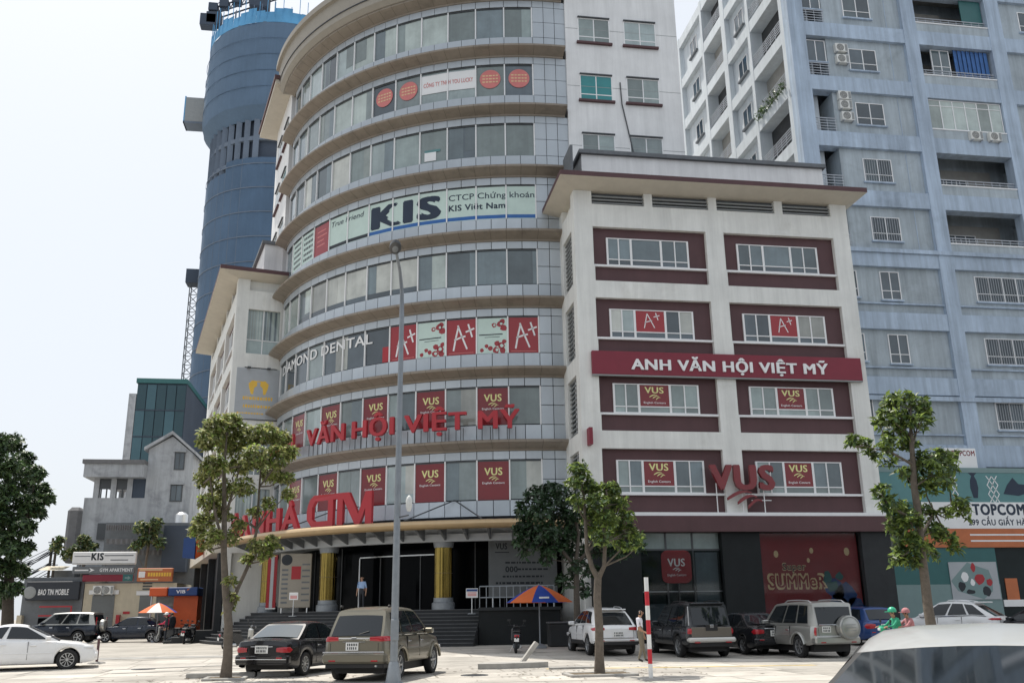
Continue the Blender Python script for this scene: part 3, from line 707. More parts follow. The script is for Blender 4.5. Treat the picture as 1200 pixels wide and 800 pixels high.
# ---- red standing letters on the tower
def tower_letters():
    s = thing('ledge_letter_sign', 'red standing letters on the curved ledge above the coloured window posters', 'sign', TC)
    z0, z1, R = 10.50, 11.36, 16.92
    for w, xl, xr, y in (('MỸ', 560, 609, 488), ('VIỆT', 474, 547, 495), ('HỘI', 413, 462, 505), ('VĂN', 360, 404, 515)):
        al = oncyl(xl, y, R)[0]; ar = oncyl(xr, y, R)[0]
        curve_text('letter', w, al, ar, z0, z1, R, 'red_sign', s, 0.035, 0.16, letters=True)
        n = max(2, int((ar - al) / 1.2))
        for i in range(n):
            a = al + (ar - al) * (i + .5) / n
            MB().tube([pol(16.9, a, 9.93), pol(16.9, a, 10.56)], 0.025, 5).build('support_leg', 'frame_dark', s)
    curve_text('letter', 'ANH', -67.5, -56.5, z0, z1, R, 'red_sign', s, 0.035, 0.16, letters=True)
    s2 = thing('canopy_letter_sign', 'large red standing letters on the gold edged entrance canopy', 'sign', TC)
    R = 18.3
    al, ar = oncyl(361, 612, R)[0], oncyl(436, 612, R)[0]; L = R_(ar - al) * R
    # joined logo letters: C and T share a bar, then M
    def stroke(P, w=.17): return P
    polys = [
        [(.0, .34), (-.02, .70), (.03, 1.0), (.13, 1.24), (.34, 1.42), (1.75, 1.42), (1.75, 1.16), (.42, 1.16), (.27, .9), (.27, .36), (.40, .24), (1.30, .24), (1.30, .0), (.26, .0)],
        [(1.06, .24), (1.30, .24), (1.30, 1.16), (1.06, 1.16)], [(1.50, .0), (1.75, .0), (1.75, 1.16), (1.50, 1.16)],
        [(1.75, 1.16), (1.75, 1.42), (2.02, 1.42), (2.50, .30), (2.40, .0), (2.30, .0)], [(2.30, .0), (2.50, .0), (3.0, 1.42), (2.74, 1.42)], [(2.74, .0), (3.0, .0), (3.0, 1.42), (2.74, 1.42)]]
    zb = 5.88
    for P in polys:
        n = len(P); k = L / 3.0; mb = MB()
        # densify for the curve
        Q = []
        for (x0_, z0_), (x1_, z1_) in zip(P, P[1:] + P[:1]):
            m = max(1, int(abs(x1_ - x0_) / .4))
            Q += [(x0_ + (x1_ - x0_) * j / m, z0_ + (z1_ - z0_) * j / m) for j in range(m)]
        v = []
        for rr in (R + .1, R - .1):
            for x, z in Q:
                a = R_(al) + x * k / R; v.append((rr * math.sin(a), -rr * math.cos(a), zb + z * 1.12))
        m = len(Q); mb.add(v, [tuple(range(m)), tuple(range(2*m-1, m-1, -1))] + [(i, (i+1) % m, m+(i+1) % m, m+i) for i in range(m)])
        mb.build('letter', 'red_sign', s2)
    for w, xl, xr, y in (('NHÀ', 297, 351, 620), ('TÒA', 244, 292, 630)):
        curve_text('letter', w, oncyl(xl, y, R)[0], oncyl(xr, y, R)[0], zb, zb + 1.15, R, 'red_sign', s2, 0.035, 0.18, letters=True)
    MB().arc(18.24, 18.36, -34, -66, 5.862, 5.9, n=20).build('letter_base', 'frame_dark', s2)
tower_letters()
# ================================================================== white wings with maroon window panels
def annex(name, label, loc, rz, sx, main):
    """local frame: x along the street front away from the tower, y into the building; sx = -1 mirrors x"""
    t = thing(name, label, 'building', loc, rz)
    def X(a, b): return (a * sx, b * sx)
    def part(nm, m, parent, *bx):
        mb = MB()
        for x0, x1, y0, y1, z0, z1 in bx: mb.box(*X(x0, x1), y0, y1, z0, z1)
        return mb.build(nm, m, parent)
    LEN = 14.92 if main else 19.4
    bays = [(0.95, 6.93), (7.9, 14.0)] if main else [(0.95, 6.3), (7.1, 12.4), (13.2, 18.5)]
    piers = [(0, .95), (6.93, 7.9), (14.0, 14.92)] if main else [(0, .95), (6.3, 7.1), (12.4, 13.2), (18.5, 19.4)]
    tops = [20.33, 16.53, 12.73, 9.0]; bots = [17.42, 13.62, 9.85, 6.02]
    part('inner_wall', 'white_paint', t, (0.30, LEN - .02, 0.46, 9.0, 0.1, 22.3))
    for a, b in piers: part('pier', 'white_paint', t, (a, b, 0.0, 0.45, 5.9, 22.28 if a in (0, piers[-1][0]) else 21.57))
    for z0, z1 in ((20.33, 21.57), (16.53, 17.42), (12.73, 13.62), (9.0, 9.85)):
        for a, b in bays: part('beam', 'white_paint', t, (a, b, 0.004, 0.45, z0, z1))
    # end wall towards the tower
    side = [(21.57, 22.28, .04)]
    part('end_pier', 'white_paint', t, (0.004, .30, 0.451, .75, 0.15, 22.28)); part('end_pier', 'white_paint', t, (0.004, .30, 2.75, 9.0, 0.15, 22.28))
    for z0, z1 in ((20.33, 21.57), (16.53, 17.42), (12.73, 13.62), (9.0, 9.85), (5.2, 6.02)): part('end_beam', 'white_paint', t, (0.008, .30, .75, 2.75, z0, z1))
    for z0, z1 in zip(bots, tops):
        o = part('end_window', 'pane4' if main else 'pane0', t, (0.20, .295, .75, 2.75, z0, z1))
        part('mullion', 'frame_white', o, (.17, .20, 1.70, 1.76, z0, z1)); part('mullion', 'frame_white', o, (.17, .20, .75, 2.75, z0 + .9, z0 + .95))
        if main:
            for zz in np.arange(z0 + .12, z1 - .05, .24): part('louvre_slat', 'louvre_light', o, (.10, .168, .78, 2.72, zz, zz + .05))
        else:
            for yy in np.arange(.85, 2.7, .16): part('curtain_fold', 'pane1' if int(yy * 10) % 3 else 'pane2', o, (.185, .199, yy, yy + .10, z0 + .96, z1 - .03))
    # recessed maroon panels with windows
    k = 0
    for fi, (zt, zb) in enumerate(zip(tops, bots)):
        for bi, (a, b) in enumerate(bays):
            part('maroon_panel', 'maroon', t, (a + .002, b - .002, 0.25, 0.455, zb, zt))
            part('ledge', 'frame_white', t, (a + .003, b - .003, 0.10, 0.249, zb + .80, zb + .90))
            part('panel_reveal', 'white_paint', t, (a + .002, a + .05, 0.02, 0.249, zb, zb + .79))
            wx0, wx1 = a + .72, b - .92; wz0, wz1 = zb + .905, zt - .52
            w = wx1 - wx0; xs = [0, .145, .295, .66, .83, 1.0] if bi % 2 == 0 else [0, .16, .32, .66, .82, 1.0]
            fr = MB(); e = .045
            fr.box(*X(wx0, wx1), .17, .252, wz1 - e, wz1); fr.box(*X(wx0, wx1), .17, .252, wz0, wz0 + e)
            for j, u in enumerate(xs):
                xx = wx0 + w * u; hw = .055 if j in (2, 3) else (.03 if j in (1, 4) else .045)
                xx = min(max(xx, wx0 + hw), wx1 - hw); fr.box(*X(xx - hw, xx + hw), .165 + .002 * j, .251, wz0 + e, wz1 - e)
            ztr = wz0 + .30
            fr.box(*X(wx0 + .046, wx1 - .046), .18, .2505, ztr, ztr + .05)
            f = fr.build('window_frame', 'frame_white', t)
            tones = {0: [2, 2, 2, 2, 2], 1: [5, 3, 2, 4, 5] if bi == 0 else [4, 4, 2, 5, 5], 2: [0, 0, 0, 0, 0], 3: [0, 2, 0, 2, 2]}[fi]
            for j in range(5):
                x0, x1 = wx0 + w * xs[j] + .03, wx0 + w * xs[j+1] - .03
                part('window_pane', 'pane%d' % tones[j], f, (x0, x1, .21, .249, ztr + .05, wz1 - e))
                part('window_pane', 'pane%d' % (4 if fi < 2 else 0), f, (x0, x1, .211, .2495, wz0 + e, ztr))
            if main and fi >= 1:
                x0, x1 = wx0 + w * xs[2] + .055, wx0 + w * xs[3] - .055; zz0, zz1 = ztr + .05, wz1 - e
                p = part('window_poster', 'red_poster' if fi == 1 else 'red_vus', t, (x0, x1, .196, .2045, zz0, zz1)); cx = (x0 + x1) / 2; hw = (x1 - x0) / 2; hh = zz1 - zz0
                if fi == 1:
                    p['label'] = 'bright red poster with a handwritten white letter grade'
                    ST_ = [((-.22, .18), (-.1, .86)), ((-.1, .88), (.16, .2)), ((-.2, .45), (.08, .55)), ((.14, .72), (.36, .80)), ((.22, .92), (.30, .58))]
                    for nm_, LL in (('letter', ST_[:3]), ('plus_mark', ST_[3:])):
                        q = MB()
                        for (xa, za), (xb, zb_) in LL:
                            d = Vector((xb - xa, (zb_ - za) * .75)); nrm = Vector((-d.y, d.x)).normalized() * .022
                            q.add([(cx + 1.9*hw*xa + nrm.x, .193, zz0 + hh*za + nrm.y), (cx + 1.9*hw*xb + nrm.x, .193, zz0 + hh*zb_ + nrm.y), (cx + 1.9*hw*xb - nrm.x, .193, zz0 + hh*zb_ - nrm.y), (cx + 1.9*hw*xa - nrm.x, .193, zz0 + hh*za - nrm.y)], [(0, 1, 2, 3)])
                        q.build(nm_, 'white_film', p)
                else:
                    p['label'] = 'dark red poster with pale yellow lettering'
                    flat_text('lettering', 'VUS', cx - .48, cx + .48, zz0 + .62 * hh, zz0 + .90 * hh, .194, 'pale_yellow', p, 0.03)
                    q = MB()
                    for P in vus_logo(None, cx + .12, zz0 + .58 * hh, .8): q.add([(a_, .193, b_) for a_, b_ in P], [tuple(range(len(P)))])
                    q.build('logo_swoosh', 'pale_yellow', p)
                    flat_text('lettering', 'English Centers', cx - .55, cx + .55, zz0 + .13 * hh, zz0 + .22 * hh, .194, 'white_film', p, 0.01)
    # louvred attic strip and eaves
    posts = [.4, 4.17, 7.65, 11.3] if main else [.4, 3.9, 7.4, 10.9, 14.4]
    ends = [3.73, 7.2, 10.85, 14.5] if main else [3.5, 7.0, 10.5, 14.0, 19.0]
    for i in range(len(posts) - 1): part('attic_post', 'white_paint', t, (ends[i], posts[i+1], 0.006, .45, 21.571, 22.28))
    part('attic_post', 'white_paint', t, (0.952 - .55, 0.41, .01, .45, 21.575, 22.28))
    for a, b in zip(posts, ends):
        part('attic_backing', 'louvre', t, (a + .012, b, .30, .455, 21.571, 22.28))
        for z in (21.66, 21.84, 22.02): part('louvre_slat', 'louvre_light', t, (a + .012, b - .002, .12, .27, z, z + .07))
    ex0, ex1, ey = -.92, LEN + .62, -1.22
    mb = MB(); x0, x1 = ex0 * sx, ex1 * sx
    mb.add([(x0, ey, 22.50), (x1, ey, 22.50), (ex1*sx - .5*sx, .0, 22.285), (0, 0, 22.285), (x0, 9.4, 22.50), (x1, 9.4, 22.5), (0, 9.0, 22.285), (ex1*sx - .5*sx, 9.0, 22.285)],
           [(0, 1, 2, 3), (0, 3, 6, 4), (1, 5, 7, 2), (3, 2, 7, 6)])
    mb.build('soffit', 'soffit', t)
    part('roof_fascia', 'maroon', t, (ex0, ex1, ey, 9.4, 22.503, 22.76))
    pz = part('penthouse', 'white_tall', t, (.9, LEN - .2, 1.6, 9.0, 22.765, 25.2)); part('penthouse_roof', 'shop_grey', pz, (.75, LEN - .05, 1.4, 9.2, 25.203, 25.42))
    for i in range(5): part('vent', 'frame_dark', pz, (2.2 + 2.5 * i, 3.6 + 2.5 * i, 1.57, 1.598, 23.0, 23.6))
    if main:
        # corrugated lean-to edge on the roof
        part('lean_to', 'shop_grey', pz, (.2, .34, 1.2, 3.0, 22.77, 25.5))
    # ground floor
    if main:
        part('cornice', 'maroon', t, (1.2, 15.35, -.36, .45, 5.10, 5.82)); part('cornice_cap', 'frame_white', t, (1.2, 15.1, -.30, .249, 5.823, 5.985))
        part('shop_wall', 'shop_glass', t, (0.302, 14.9, .40, .4598, .18, 5.1))
        part('pilaster', 'grey_stone', t, (13.5, 15.02, -.12, .38, .15, 5.098)); part('pilaster', 'dark_stone', t, (6.52, 8.40, -.06, .38, .15, 5.098)); part('pilaster', 'dark_stone', t, (0.31, 2.58, -.04, .38, .15, 5.098))
        for x in (3.9, 5.2): part('shop_mullion', 'frame_dark', t, (x - .04, x + .04, .30, .399, .18, 5.09))
        part('shop_transom', 'frame_dark', t, (2.581, 6.519, .298, .397, 4.28, 4.36)); part('top_light', 'pane0', t, (2.60, 6.5, .34, .396, 4.362, 5.09))
        part('shop_curtain', 'pane4', t, (5.3, 6.4, .37, .3985, .4, 4.2)); part('shop_counter', 'pane4', t, (2.7, 3.8, .371, .3987, .4, 1.9))
        part('shop_transom', 'rail', t, (2.581, 6.519, .30, .396, 2.42, 2.46))
        part('door_frame', 'frame_dark', t, (4.4, 4.46, .30, .398, .18, 4.28))
        # round-cornered logo board on the glass
        q = MB(); cx, cz, r = 4.35, 3.55, .72; P = []
        for (ux, uz, w0) in ((1, 1, 0), (-1, 1, 90), (-1, -1, 180), (1, -1, 270)):
            for j in range(6): w = R_(w0 + 18 * j); P.append((cx + ux * (r - .3) + .3 * math.cos(w), cz + uz * (r + .02 - .3) + .3 * math.sin(w)))
        q.prism([(x, .285, z) for x, z in P], (0, .008, 0)); lb = q.build('logo_board', 'red_poster', t)
        flat_text('lettering', 'VUS', cx - .42, cx + .42, cz + .02, cz + .36, .283, 'white_film', lb, .03); flat_text('lettering', 'English Centers', cx - .45, cx + .45, cz - .42, cz - .32, .283, 'white_film', lb, .01)
        q = MB()
        for P in vus_logo(None, cx + .1, cz - .02, .6): q.add([(a_, .282, b_) for a_, b_ in P], [tuple(range(len(P)))])
        q.build('logo_swoosh', 'white_film', lb)
        # large poster
        po = part('wall_poster', 'poster_dark', t, (8.45, 13.46, .30, .395, .8, 5.06)); po['label'] = 'large dark red poster with white outlined lettering behind glass'
        flat_text('lettering', 'Super', 9.55, 10.75, 3.35, 3.68, .294, 'cream_film', po, .05); flat_text('lettering', 'Super', 9.57, 10.73, 3.37, 3.66, .289, 'ink', po, .004)
        flat_text('lettering', 'SUMMeR', 8.75, 11.75, 2.52, 3.16, .294, 'cream_film', po, .09); flat_text('lettering', 'SUMMeR', 8.85, 11.65, 2.57, 3.11, .288, 'poster_dark', po, .02)
        q = MB(); rr = random.Random(4)
        for cx, cz, r in ((12.1, 2.5, .55), (12.6, 2.2, .6), (13.0, 1.7, .45), (12.2, 1.8, .5)): q.add([(cx + r * math.cos(.7 * j) * rr.uniform(.7, 1.1), .296, cz + r * math.sin(.7 * j) * rr.uniform(.7, 1.1)) for j in range(9)], [tuple(range(9))])
        split_build(q, 'printed_shape', 'bank_blue', po); q = MB()
        for cx, cz, r in ((11.8, 3.0, .3), (12.0, 2.6, .35), (12.4, 3.05, .22)): q.add([(cx + r * math.cos(.7 * j) * rr.uniform(.6, 1.1), .294, cz + r * math.sin(.7 * j) * rr.uniform(.6, 1.1)) for j in range(9)], [tuple(range(9))])
        split_build(q, 'printed_shape', 'teal_deep', po); q = MB()
        for cx, cz, r in ((9.3, 4.1, .12), (11.1, 4.25, .1), (12.9, 4.2, .14), (10.9, 3.8, .08)): q.add([(cx + r * math.cos(.7 * j), .294, cz + r * 1.4 * math.sin(.7 * j)) for j in range(9)], [tuple(range(9))])
        split_build(q, 'printed_shape', 'cream_film', po)
        part('poster_glass', 'tinted_glass', t, (8.402, 13.498, .16, .17, .18, 5.095)); part('shop_glass_pane', 'tinted_glass', t, (2.585, 6.515, .20, .21, .18, 4.279))
        # small red flag sign on the corner pier
        part('corner_sign', 'maroon_sign', t, (.25, .42, -.5, -.005, 9.1, 9.9))
    else:
        part('shop_wall', 'dark_stone', t, (0.302, LEN - .03, .40, .4598, .15, 5.2)); part('cornice', 'soffit', t, (.2, LEN, -.35, .45, 5.21, 6.018))
        for a, b in piers: part('pier_base', 'grey_stone', t, (a + .05, b - .05, .02, .39, .12, 5.2))
        # grey sign board with gold emblem on the end wall facing the tower (own frame: faces -x)
        bd = part('end_sign_board', 'grey_board', t, (-.05, .003, .30, 2.95, 13.25, 16.45)); bd['label'] = 'grey sign board with gold emblem and gold print'
        q = MB()
        def leafp(cy, cz, w, h, flip):
            return [(-.055 * sx, cy + flip * dy * w, cz + dz * h) for dy, dz in ((-.5, .5), (0, .62), (.5, .35), (.42, 0), (.15, -.5), (-.12, -.5), (-.2, 0), (-.55, .2))]
        for cy, fl in ((1.30, -1), (2.02, 1)):
            P = leafp(cy, 15.2, .5, .8, fl); q.add(P, [tuple(range(len(P)))])
        q.box(-.056 * sx, -.053 * sx, 1.2, 2.1, 15.6, 15.66); q.build('emblem', 'logo_gold', bd)
        q = MB(); rr = random.Random(9)
        for z, y0, y1, h in ((14.45, .75, 2.5, .22), (13.95, .8, 2.45, .2), (13.55, .45, 2.0, .1)):
            y = y0
            while y < y1:
                w = rr.uniform(.06, .16); q.box(-.056 * sx, -.053 * sx, y, y + w, z, z + h * rr.uniform(.8, 1)); y += w + .05
        q.build('gold_print', 'logo_gold', bd)['kind'] = 'stuff'
        part('board_lamp', 'frame_dark', bd, (-.3, -.05, .9, 1.1, 16.42, 16.5)); part('board_lamp', 'frame_dark', bd, (-.3, -.05, 2.1, 2.3, 16.42, 16.5))
        part('sign_rail', 'frame_dark', bd, (-.06, -.052, .28, 2.97, 13.18, 13.245))
    return t
ANX = annex('annex_building', 'white six storey wing with maroon window panels and wide flat eaves', (10.0, 42.0, 0), 0.0, 1, True)
_n = pol(19.0, -76.6); _rz = math.atan2(-0.9732, 0.2317)      # local +x points back towards the tower end
ANX2 = annex('annex_building', 'white wing behind the street tree with a grey gold-emblem board on its end wall', (TC.x + _n.x, TC.y + _n.y, 0), _rz, -1, False)
# ---- fascia sign on the main wing
def fascia_sign():
    s = thing('fascia_sign', 'long dark red fascia board with white capital letters on the wing', 'sign', (10.0, 42.0, 0))
    MB().cbox(.60, 14.58, -.20, -.003, 12.56, 13.73, .02).build('board', 'maroon_sign', s); MB().box(.60, 14.58, -.19, -.003, 12.50, 12.557).build('board_trim', 'louvre_light', s)
    vs, fs = fit_text('ANH VĂN HỘI VIỆT MỸ', 2.52, 12.73, 12.83, 13.33, .035, 0, .03); vs[:, 2] *= CAPH
    for a, b, fl in islands(vs, fs):
        v, f = sub(vs, fs, fl); MB().add(np.stack([v[:, 0], -.235 - v[:, 2], v[:, 1]], 1).tolist(), f).build('letter', 'white_film', s)
    v = thing('standing_letter_sign', 'dark red open letters with a book swoosh standing on the wing cornice', 'sign', (10.0, 42.0, 0))
    y = -.30; a = onY(831, 545, 41.6); b = onY(911, 588, 41.6); x0, x1, z1, z0 = a.x - 10, b.x - 10, a.z, b.z
    vs, fs = fit_text('VUS', x0, x1, z0 + .62, z1, .05, 0, .09); vs[:, 2] *= CAPH
    for p, q, fl in islands(vs, fs):
        w, f = sub(vs, fs, fl); MB().add(np.stack([w[:, 0], y - w[:, 2], w[:, 1]], 1).tolist(), f).build('letter', 'red_vus', v)
    for P in vus_logo(None, (x0 + x1) / 2 + .35, z0 + .62, 2.5): MB().prism([(p, y - .06, q) for p, q in P], (0, .12, 0)).build('swoosh_bar', 'red_vus', v)
    for x in (x0 + .35, (x0 + x1) / 2, x1 - .55): MB().tube([(x, y + .1, 5.98), (x, y + .1, z0 + .9)], .025, 6).build('support_leg', 'frame_white', v)
    MB().tube([(x1 - 1.2, y + .1, z0 + .1), (x1 - .2, y + .1, z0 + .1)], .022, 6).build('support_rail', 'frame_white', v)
fascia_sign()
# ================================================================== air-conditioner units
def ac_unit(x, y, z, rz, label, group):
    t = thing('air_conditioner', label, 'air conditioner', (x, y, z), rz, group)
    MB().cbox(-.42, .42, -.30, 0, 0.06, .66, .025).build('casing', 'ac_white', t)
    g = MB(); 
    for r in (.24, .17, .10, .03): g.lathe([(r, -.312), (r + .022, -.312), (r + .022, -.302), (r, -.302)], 20, 'y', (-.10, 0, .36), close=True)
    MB().lathe([(0, -.3012), (.25, -.3012)], 20, 'y', (-.10, 0, .36)).build('fan_opening', 'ac_dark', t); g.build('fan_grille', 'ac_white', t)
    MB().box(.22, .38, -.306, -.3005, .12, .6).build('side_panel', 'louvre_light', t)
    q = MB(); q.box(-.35, -.30, -.36, .25, 0, .055); q.box(.30, .35, -.36, .25, 0, .055); q.build('bracket', 'rail', t)
    return t
# ================================================================== blue-grey apartment block
def apartment():
    X0, Y0 = 25.6, 47.0
    t = thing('apartment_block', 'tall blue grey apartment block with recessed balconies behind the white wing', 'building', (X0, Y0, 0))
    base = 13.18; ST = 3.88; NF = 9; ztop = base + ST * NF
    rec = .28
    piers = [(0, 1.05), (7.9, 8.85), (14.05, 15.1), (21.5, 22.5)]
    bays = [(1.05, 7.9), (8.85, 14.05), (15.1, 21.5)]
    # body behind, set back so balconies are real voids
    MB().box(1.062, 22.4, 2.3, 15.0, 8.9, ztop + 1).build('inner_wall', 'blue_recess', t)
    MB().box(1.05, 22.45, .60, 15.0, .1, 8.88).build('podium', 'white_tall', t)
    for a, b in piers: MB().box(a, b, 0.0, .75, 8.6, ztop + 1).build('pier', 'blue_wall', t)
    def window(x0, x1, z0, z1, y, n=2, m='pane4', bars=False, parent=t, tr=.3):
        f = MB(); e = .05
        f.box(x0, x1, y - .05, y + .03, z1 - e, z1); f.box(x0, x1, y - .05, y + .03, z0, z0 + e)
        for j in range(n + 1):
            x = x0 + (x1 - x0) * j / n; x = min(max(x, x0 + .03), x1 - .03); f.box(x - .03, x + .03, y - .048, y + .028, z0 + e, z1 - e)
        if tr: f.box(x0 + .03, x1 - .03, y - .046, y + .026, z0 + (z1 - z0) * tr, z0 + (z1 - z0) * tr + .045)
        fo = f.build('window_frame', 'frame_white', parent)
        for j in range(n):
            a, b = x0 + (x1 - x0) * j / n + .03, x0 + (x1 - x0) * (j + 1) / n - .03
            MB().box(a, b, y - .02, y + .02, z0 + e, z1 - e).build('window_pane', m if isinstance(m, str) else m[j % len(m)], fo)
        if bars:
            q = MB()
            for x in np.arange(x0 + .1, x1 - .05, .16): q.box(x - .009, x + .009, y - .075, y - .057, z0 + .04, z1 - .04)
            q.build('window_bars', 'rail', fo)['kind'] = 'stuff'
        MB().box(x0 - .08, x1 + .08, y - .14, y - .001, z0 - .10, z0 - .006).build('window_sill', 'blue_wall', fo)
        return fo
    def rail(x0, x1, y, z0, z1, n, parent=t):
        r = MB(); r.box(x0, x1, y - .03, y + .03, z1 - .05, z1); r.box(x0, x1, y - .02, y + .02, z0, z0 + .03); r.build('handrail', 'rail', parent)
        for j in range(n): z = z0 + (z1 - z0) * (j + 1) / (n + 1); MB().box(x0, x1, y - .013, y + .013, z - .02, z + .02).build('rail_bar', 'rail', parent)
        q = MB()
        for x in np.arange(x0 + .25, x1, .55): q.box(x - .015, x + .015, y - .012, y + .012, z0 + .03, z1 - .05)
        q.build('rail_posts', 'rail', parent)['kind'] = 'stuff'
    for k in range(NF + 1):
        zt = base + ST * k                       # underside of the beam = top of the recess below it
        for bi, (a, b) in enumerate(bays):
            MB().box(a, b, 0.03, .75, zt, zt + (1.02 if k < NF else 2)).build('beam', 'blue_wall', t)
    for bi, (a, b) in enumerate(bays): MB().box(a, b, 0.03, .75, base - ST - .2, base - ST + 1.02).build('beam', 'blue_wall', t)
    for k in range(0, NF + 1):
        zt = base + ST * k; zb = zt - ST + 1.02  # recess zb..zt (about 2.86 m)
        upper = k >= 3
        # ---- bay 1
        a, b = bays[0]
        if upper:
            # balcony slot at the left, then a recessed wall with a window
            MB().box(a + 1.45, b, rec, 2.29, zb, zt).build('recess_wall', 'blue_recess', t)
            MB().box(a + .002, a + 1.448, 2.0, 2.297, zb, zt).build('balcony_wall', 'room_wall' if k != 4 else 'room_dark', t)
            MB().box(a + .002, a + 1.448, 0.752, 2.29, zb - .15, zb - .002).build('balcony_floor', 'room_wall', t)
            rail(a + .01, a + 1.44, .14, zb + .02, zb + .95, 4)
            if k in (6, 7): window(a + .05, a + 1.4, zb + 1.15, zt - .15, .35, 2, 'pane4', tr=0)
            window(a + 2.9, a + 4.8, zb + .70, zb + 2.25, rec - .002, 2, ['pane2', 'pane4'] if k % 3 == 1 else 'pane4', bars=(k in (3, 4)))
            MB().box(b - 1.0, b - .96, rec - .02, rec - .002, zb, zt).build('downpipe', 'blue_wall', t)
        else:
            MB().box(a + .002, b - .002, rec, 2.29, zb, zt).build('recess_wall', 'blue_recess', t)
            window(a + .35, a + 1.55, zb + .95, zt - .25, rec - .002, 2, 'pane4'); window(a + 3.0, a + 4.25, zb + .85, zt - .25, rec - .002, 2, 'pane4', bars=False)
            MB().box(a + .003, b - .003, .12, rec - .001, zb + .55, zb + .62).build('string_course', 'blue_wall', t)
        # ---- bay 2
        a, b = bays[1]
        if upper:
            MB().box(a + .002, b - .002, .06, .30, zb, zb + .62).build('balcony_parapet', 'blue_recess', t)
            MB().box(a + .002, b - .002, .02, .34, zb + .622, zb + .70).build('parapet_cap', 'frame_white', t)
            MB().box(a + .002, b - .002, .301, 2.29, zb - .12, zb - .001).build('balcony_floor', 'room_wall', t)
            MB().box(a + .002, b - .002, 2.22, 2.297, zb, zt).build('balcony_wall', 'room_wall', t)
            if k == 5:       # glazed-in balcony
                window(a + .05, b - .05, zb + .72, zt - .05, .20, 6, 'pane1', tr=.78)
            else:
                rail(a + .05, b - .05, .18, zb + .72, zb + 1.1, 1)
                window(a + .55, a + 3.4, zb + .75, zb + 2.2, 2.215, 4, 'pane4', tr=.22)
                if k == 6:
                    q = MB()
                    for j in range(16):
                        x0 = a + 2.55 + j * .155; q.box(x0, x0 + .115, .28 + .05 * (j % 2), .33 + .05 * (j % 2), zb + .75, zt - .05)
                    q.build('balcony_curtain', 'curtain_blue', t)
                    window(a + 1.0, a + 2.3, zb + .72, zt - .06, .45, 2, 'pane2', tr=.4)
                if k == 7:
                    MB().box(a + 3.6, b - .1, .3, .36, zb + .72, zt - .03).build('balcony_curtain', 'teal_deep', t); MB().box(a + 1.2, a + 3.2, 1.9, 1.95, zb + .9, zt - .1).build('balcony_screen', 'room_wall', t)
        else:
            MB().box(a + .002, b - .002, rec, 2.29, zb, zt).build('recess_wall', 'blue_recess', t)
            window(a + 1.35, b - .2, zb + .95, zb + 2.55, rec - .002, 4, 'pane4', bars=True)
            MB().box(a + .003, b - .003, .12, rec - .001, zb + .55, zb + .62).build('string_course', 'blue_wall', t)
        # ---- bay 3
        a, b = bays[2]
        MB().box(a + .002, b - .002, rec, 2.29, zb, zt).build('recess_wall', 'blue_recess', t)
        window(a + 1.5, a + 3.4, zb + .75, zb + 2.3, rec - .002, 2, 'pane4')
    # heavier string course between the lower and upper storeys
    MB().box(-.05, 22.5, -.10, -.002, base + ST * 2 + .86, base + ST * 2 + 1.10).build('string_course', 'blue_wall', t)
    MB().box(-.05, 22.5, -.08, -.002, base - .36, base - .1).build('string_course', 'blue_wall', t)
    # ---- the flank seen above the wing roof (faces -x)
    SL = 20.0; ys = [(0.76, 1.2), (5.6, 6.0), (9.6, 10.3), (13.9, 14.3), (19.2, SL)]
    MB().box(1.2, 1.9, 1.0, SL, 8.6, ztop + 1).build('flank_wall', 'pale_side', t)
    for a, b in ys: MB().box(0.0, 1.06, a, b, 8.6, ztop + 1).build('flank_pier', 'pale_side', t)
    for k in range(2, NF + 1):
        zt = base + ST * k; zb = zt - ST + .85
        for i in range(4):
            y0, y1 = ys[i][1], ys[i+1][0]
            MB().box(0.02, 1.19, y0, y1, zt, zt + .85).build('flank_beam', 'pale_side', t)
            if i % 2 == 0:
                # open balcony with railing
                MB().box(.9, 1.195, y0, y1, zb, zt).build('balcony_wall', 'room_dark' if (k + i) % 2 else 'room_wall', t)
                for z in (.30, .48, .66, .84, 1.0): MB().box(.06, .10, y0, y1, zb + z - .02, zb + z + .02).build('rail_bar', 'rail', t)
                q = MB()
                for y in np.arange(y0 + .2, y1, .7): q.box(.065, .095, y - .015, y + .015, zb, zb + 1.0)
                q.build('rail_posts', 'rail', t)['kind'] = 'stuff'
                if k == 6 and i == 0:
                    q = MB(); v = []; 
                    for j in range(260):
                        y = RNG.uniform(y0, y1); z = zb + RNG.uniform(-.15, .55); x = RNG.uniform(-.25, .06); d = RNG.normal(size=3) * .12; e2 = RNG.normal(size=3) * .10
                        q.add([(x, y, z), (x + d[0], y + d[1], z + d[2]), (x + e2[0], y + e2[1], z + e2[2])], [(0, 1, 2)])
                    o = q.build('balcony_plants', 'leaf_mid', t); o['kind'] = 'stuff'
            else:
                MB().box(.38, 1.195, y0, y1, zb, zt).build('recess_wall', 'pale_side', t)
                ym = (y0 + y1) / 2; f = MB()
                f.box(.30, .379, ym - .75, ym + .75, zb + .95, zb + 1.0); f.box(.30, .379, ym - .75, ym + .75, zb + 2.3, zb + 2.35)
                for y in (ym - .75, ym - .03, ym + .69): f.box(.302, .378, y, y + .06, zb + 1.001, zb + 2.299)
                fo = f.build('window_frame', 'frame_white', t)
                for y in (ym - .69, ym + .03): MB().box(.33, .377, y, y + .66, zb + 1.0, zb + 2.3).build('window_pane', 'pane4', fo)
                MB().box(.18, .378, ym - .85, ym + .85, zb + .82, zb + .945).build('window_sill', 'louvre', fo)
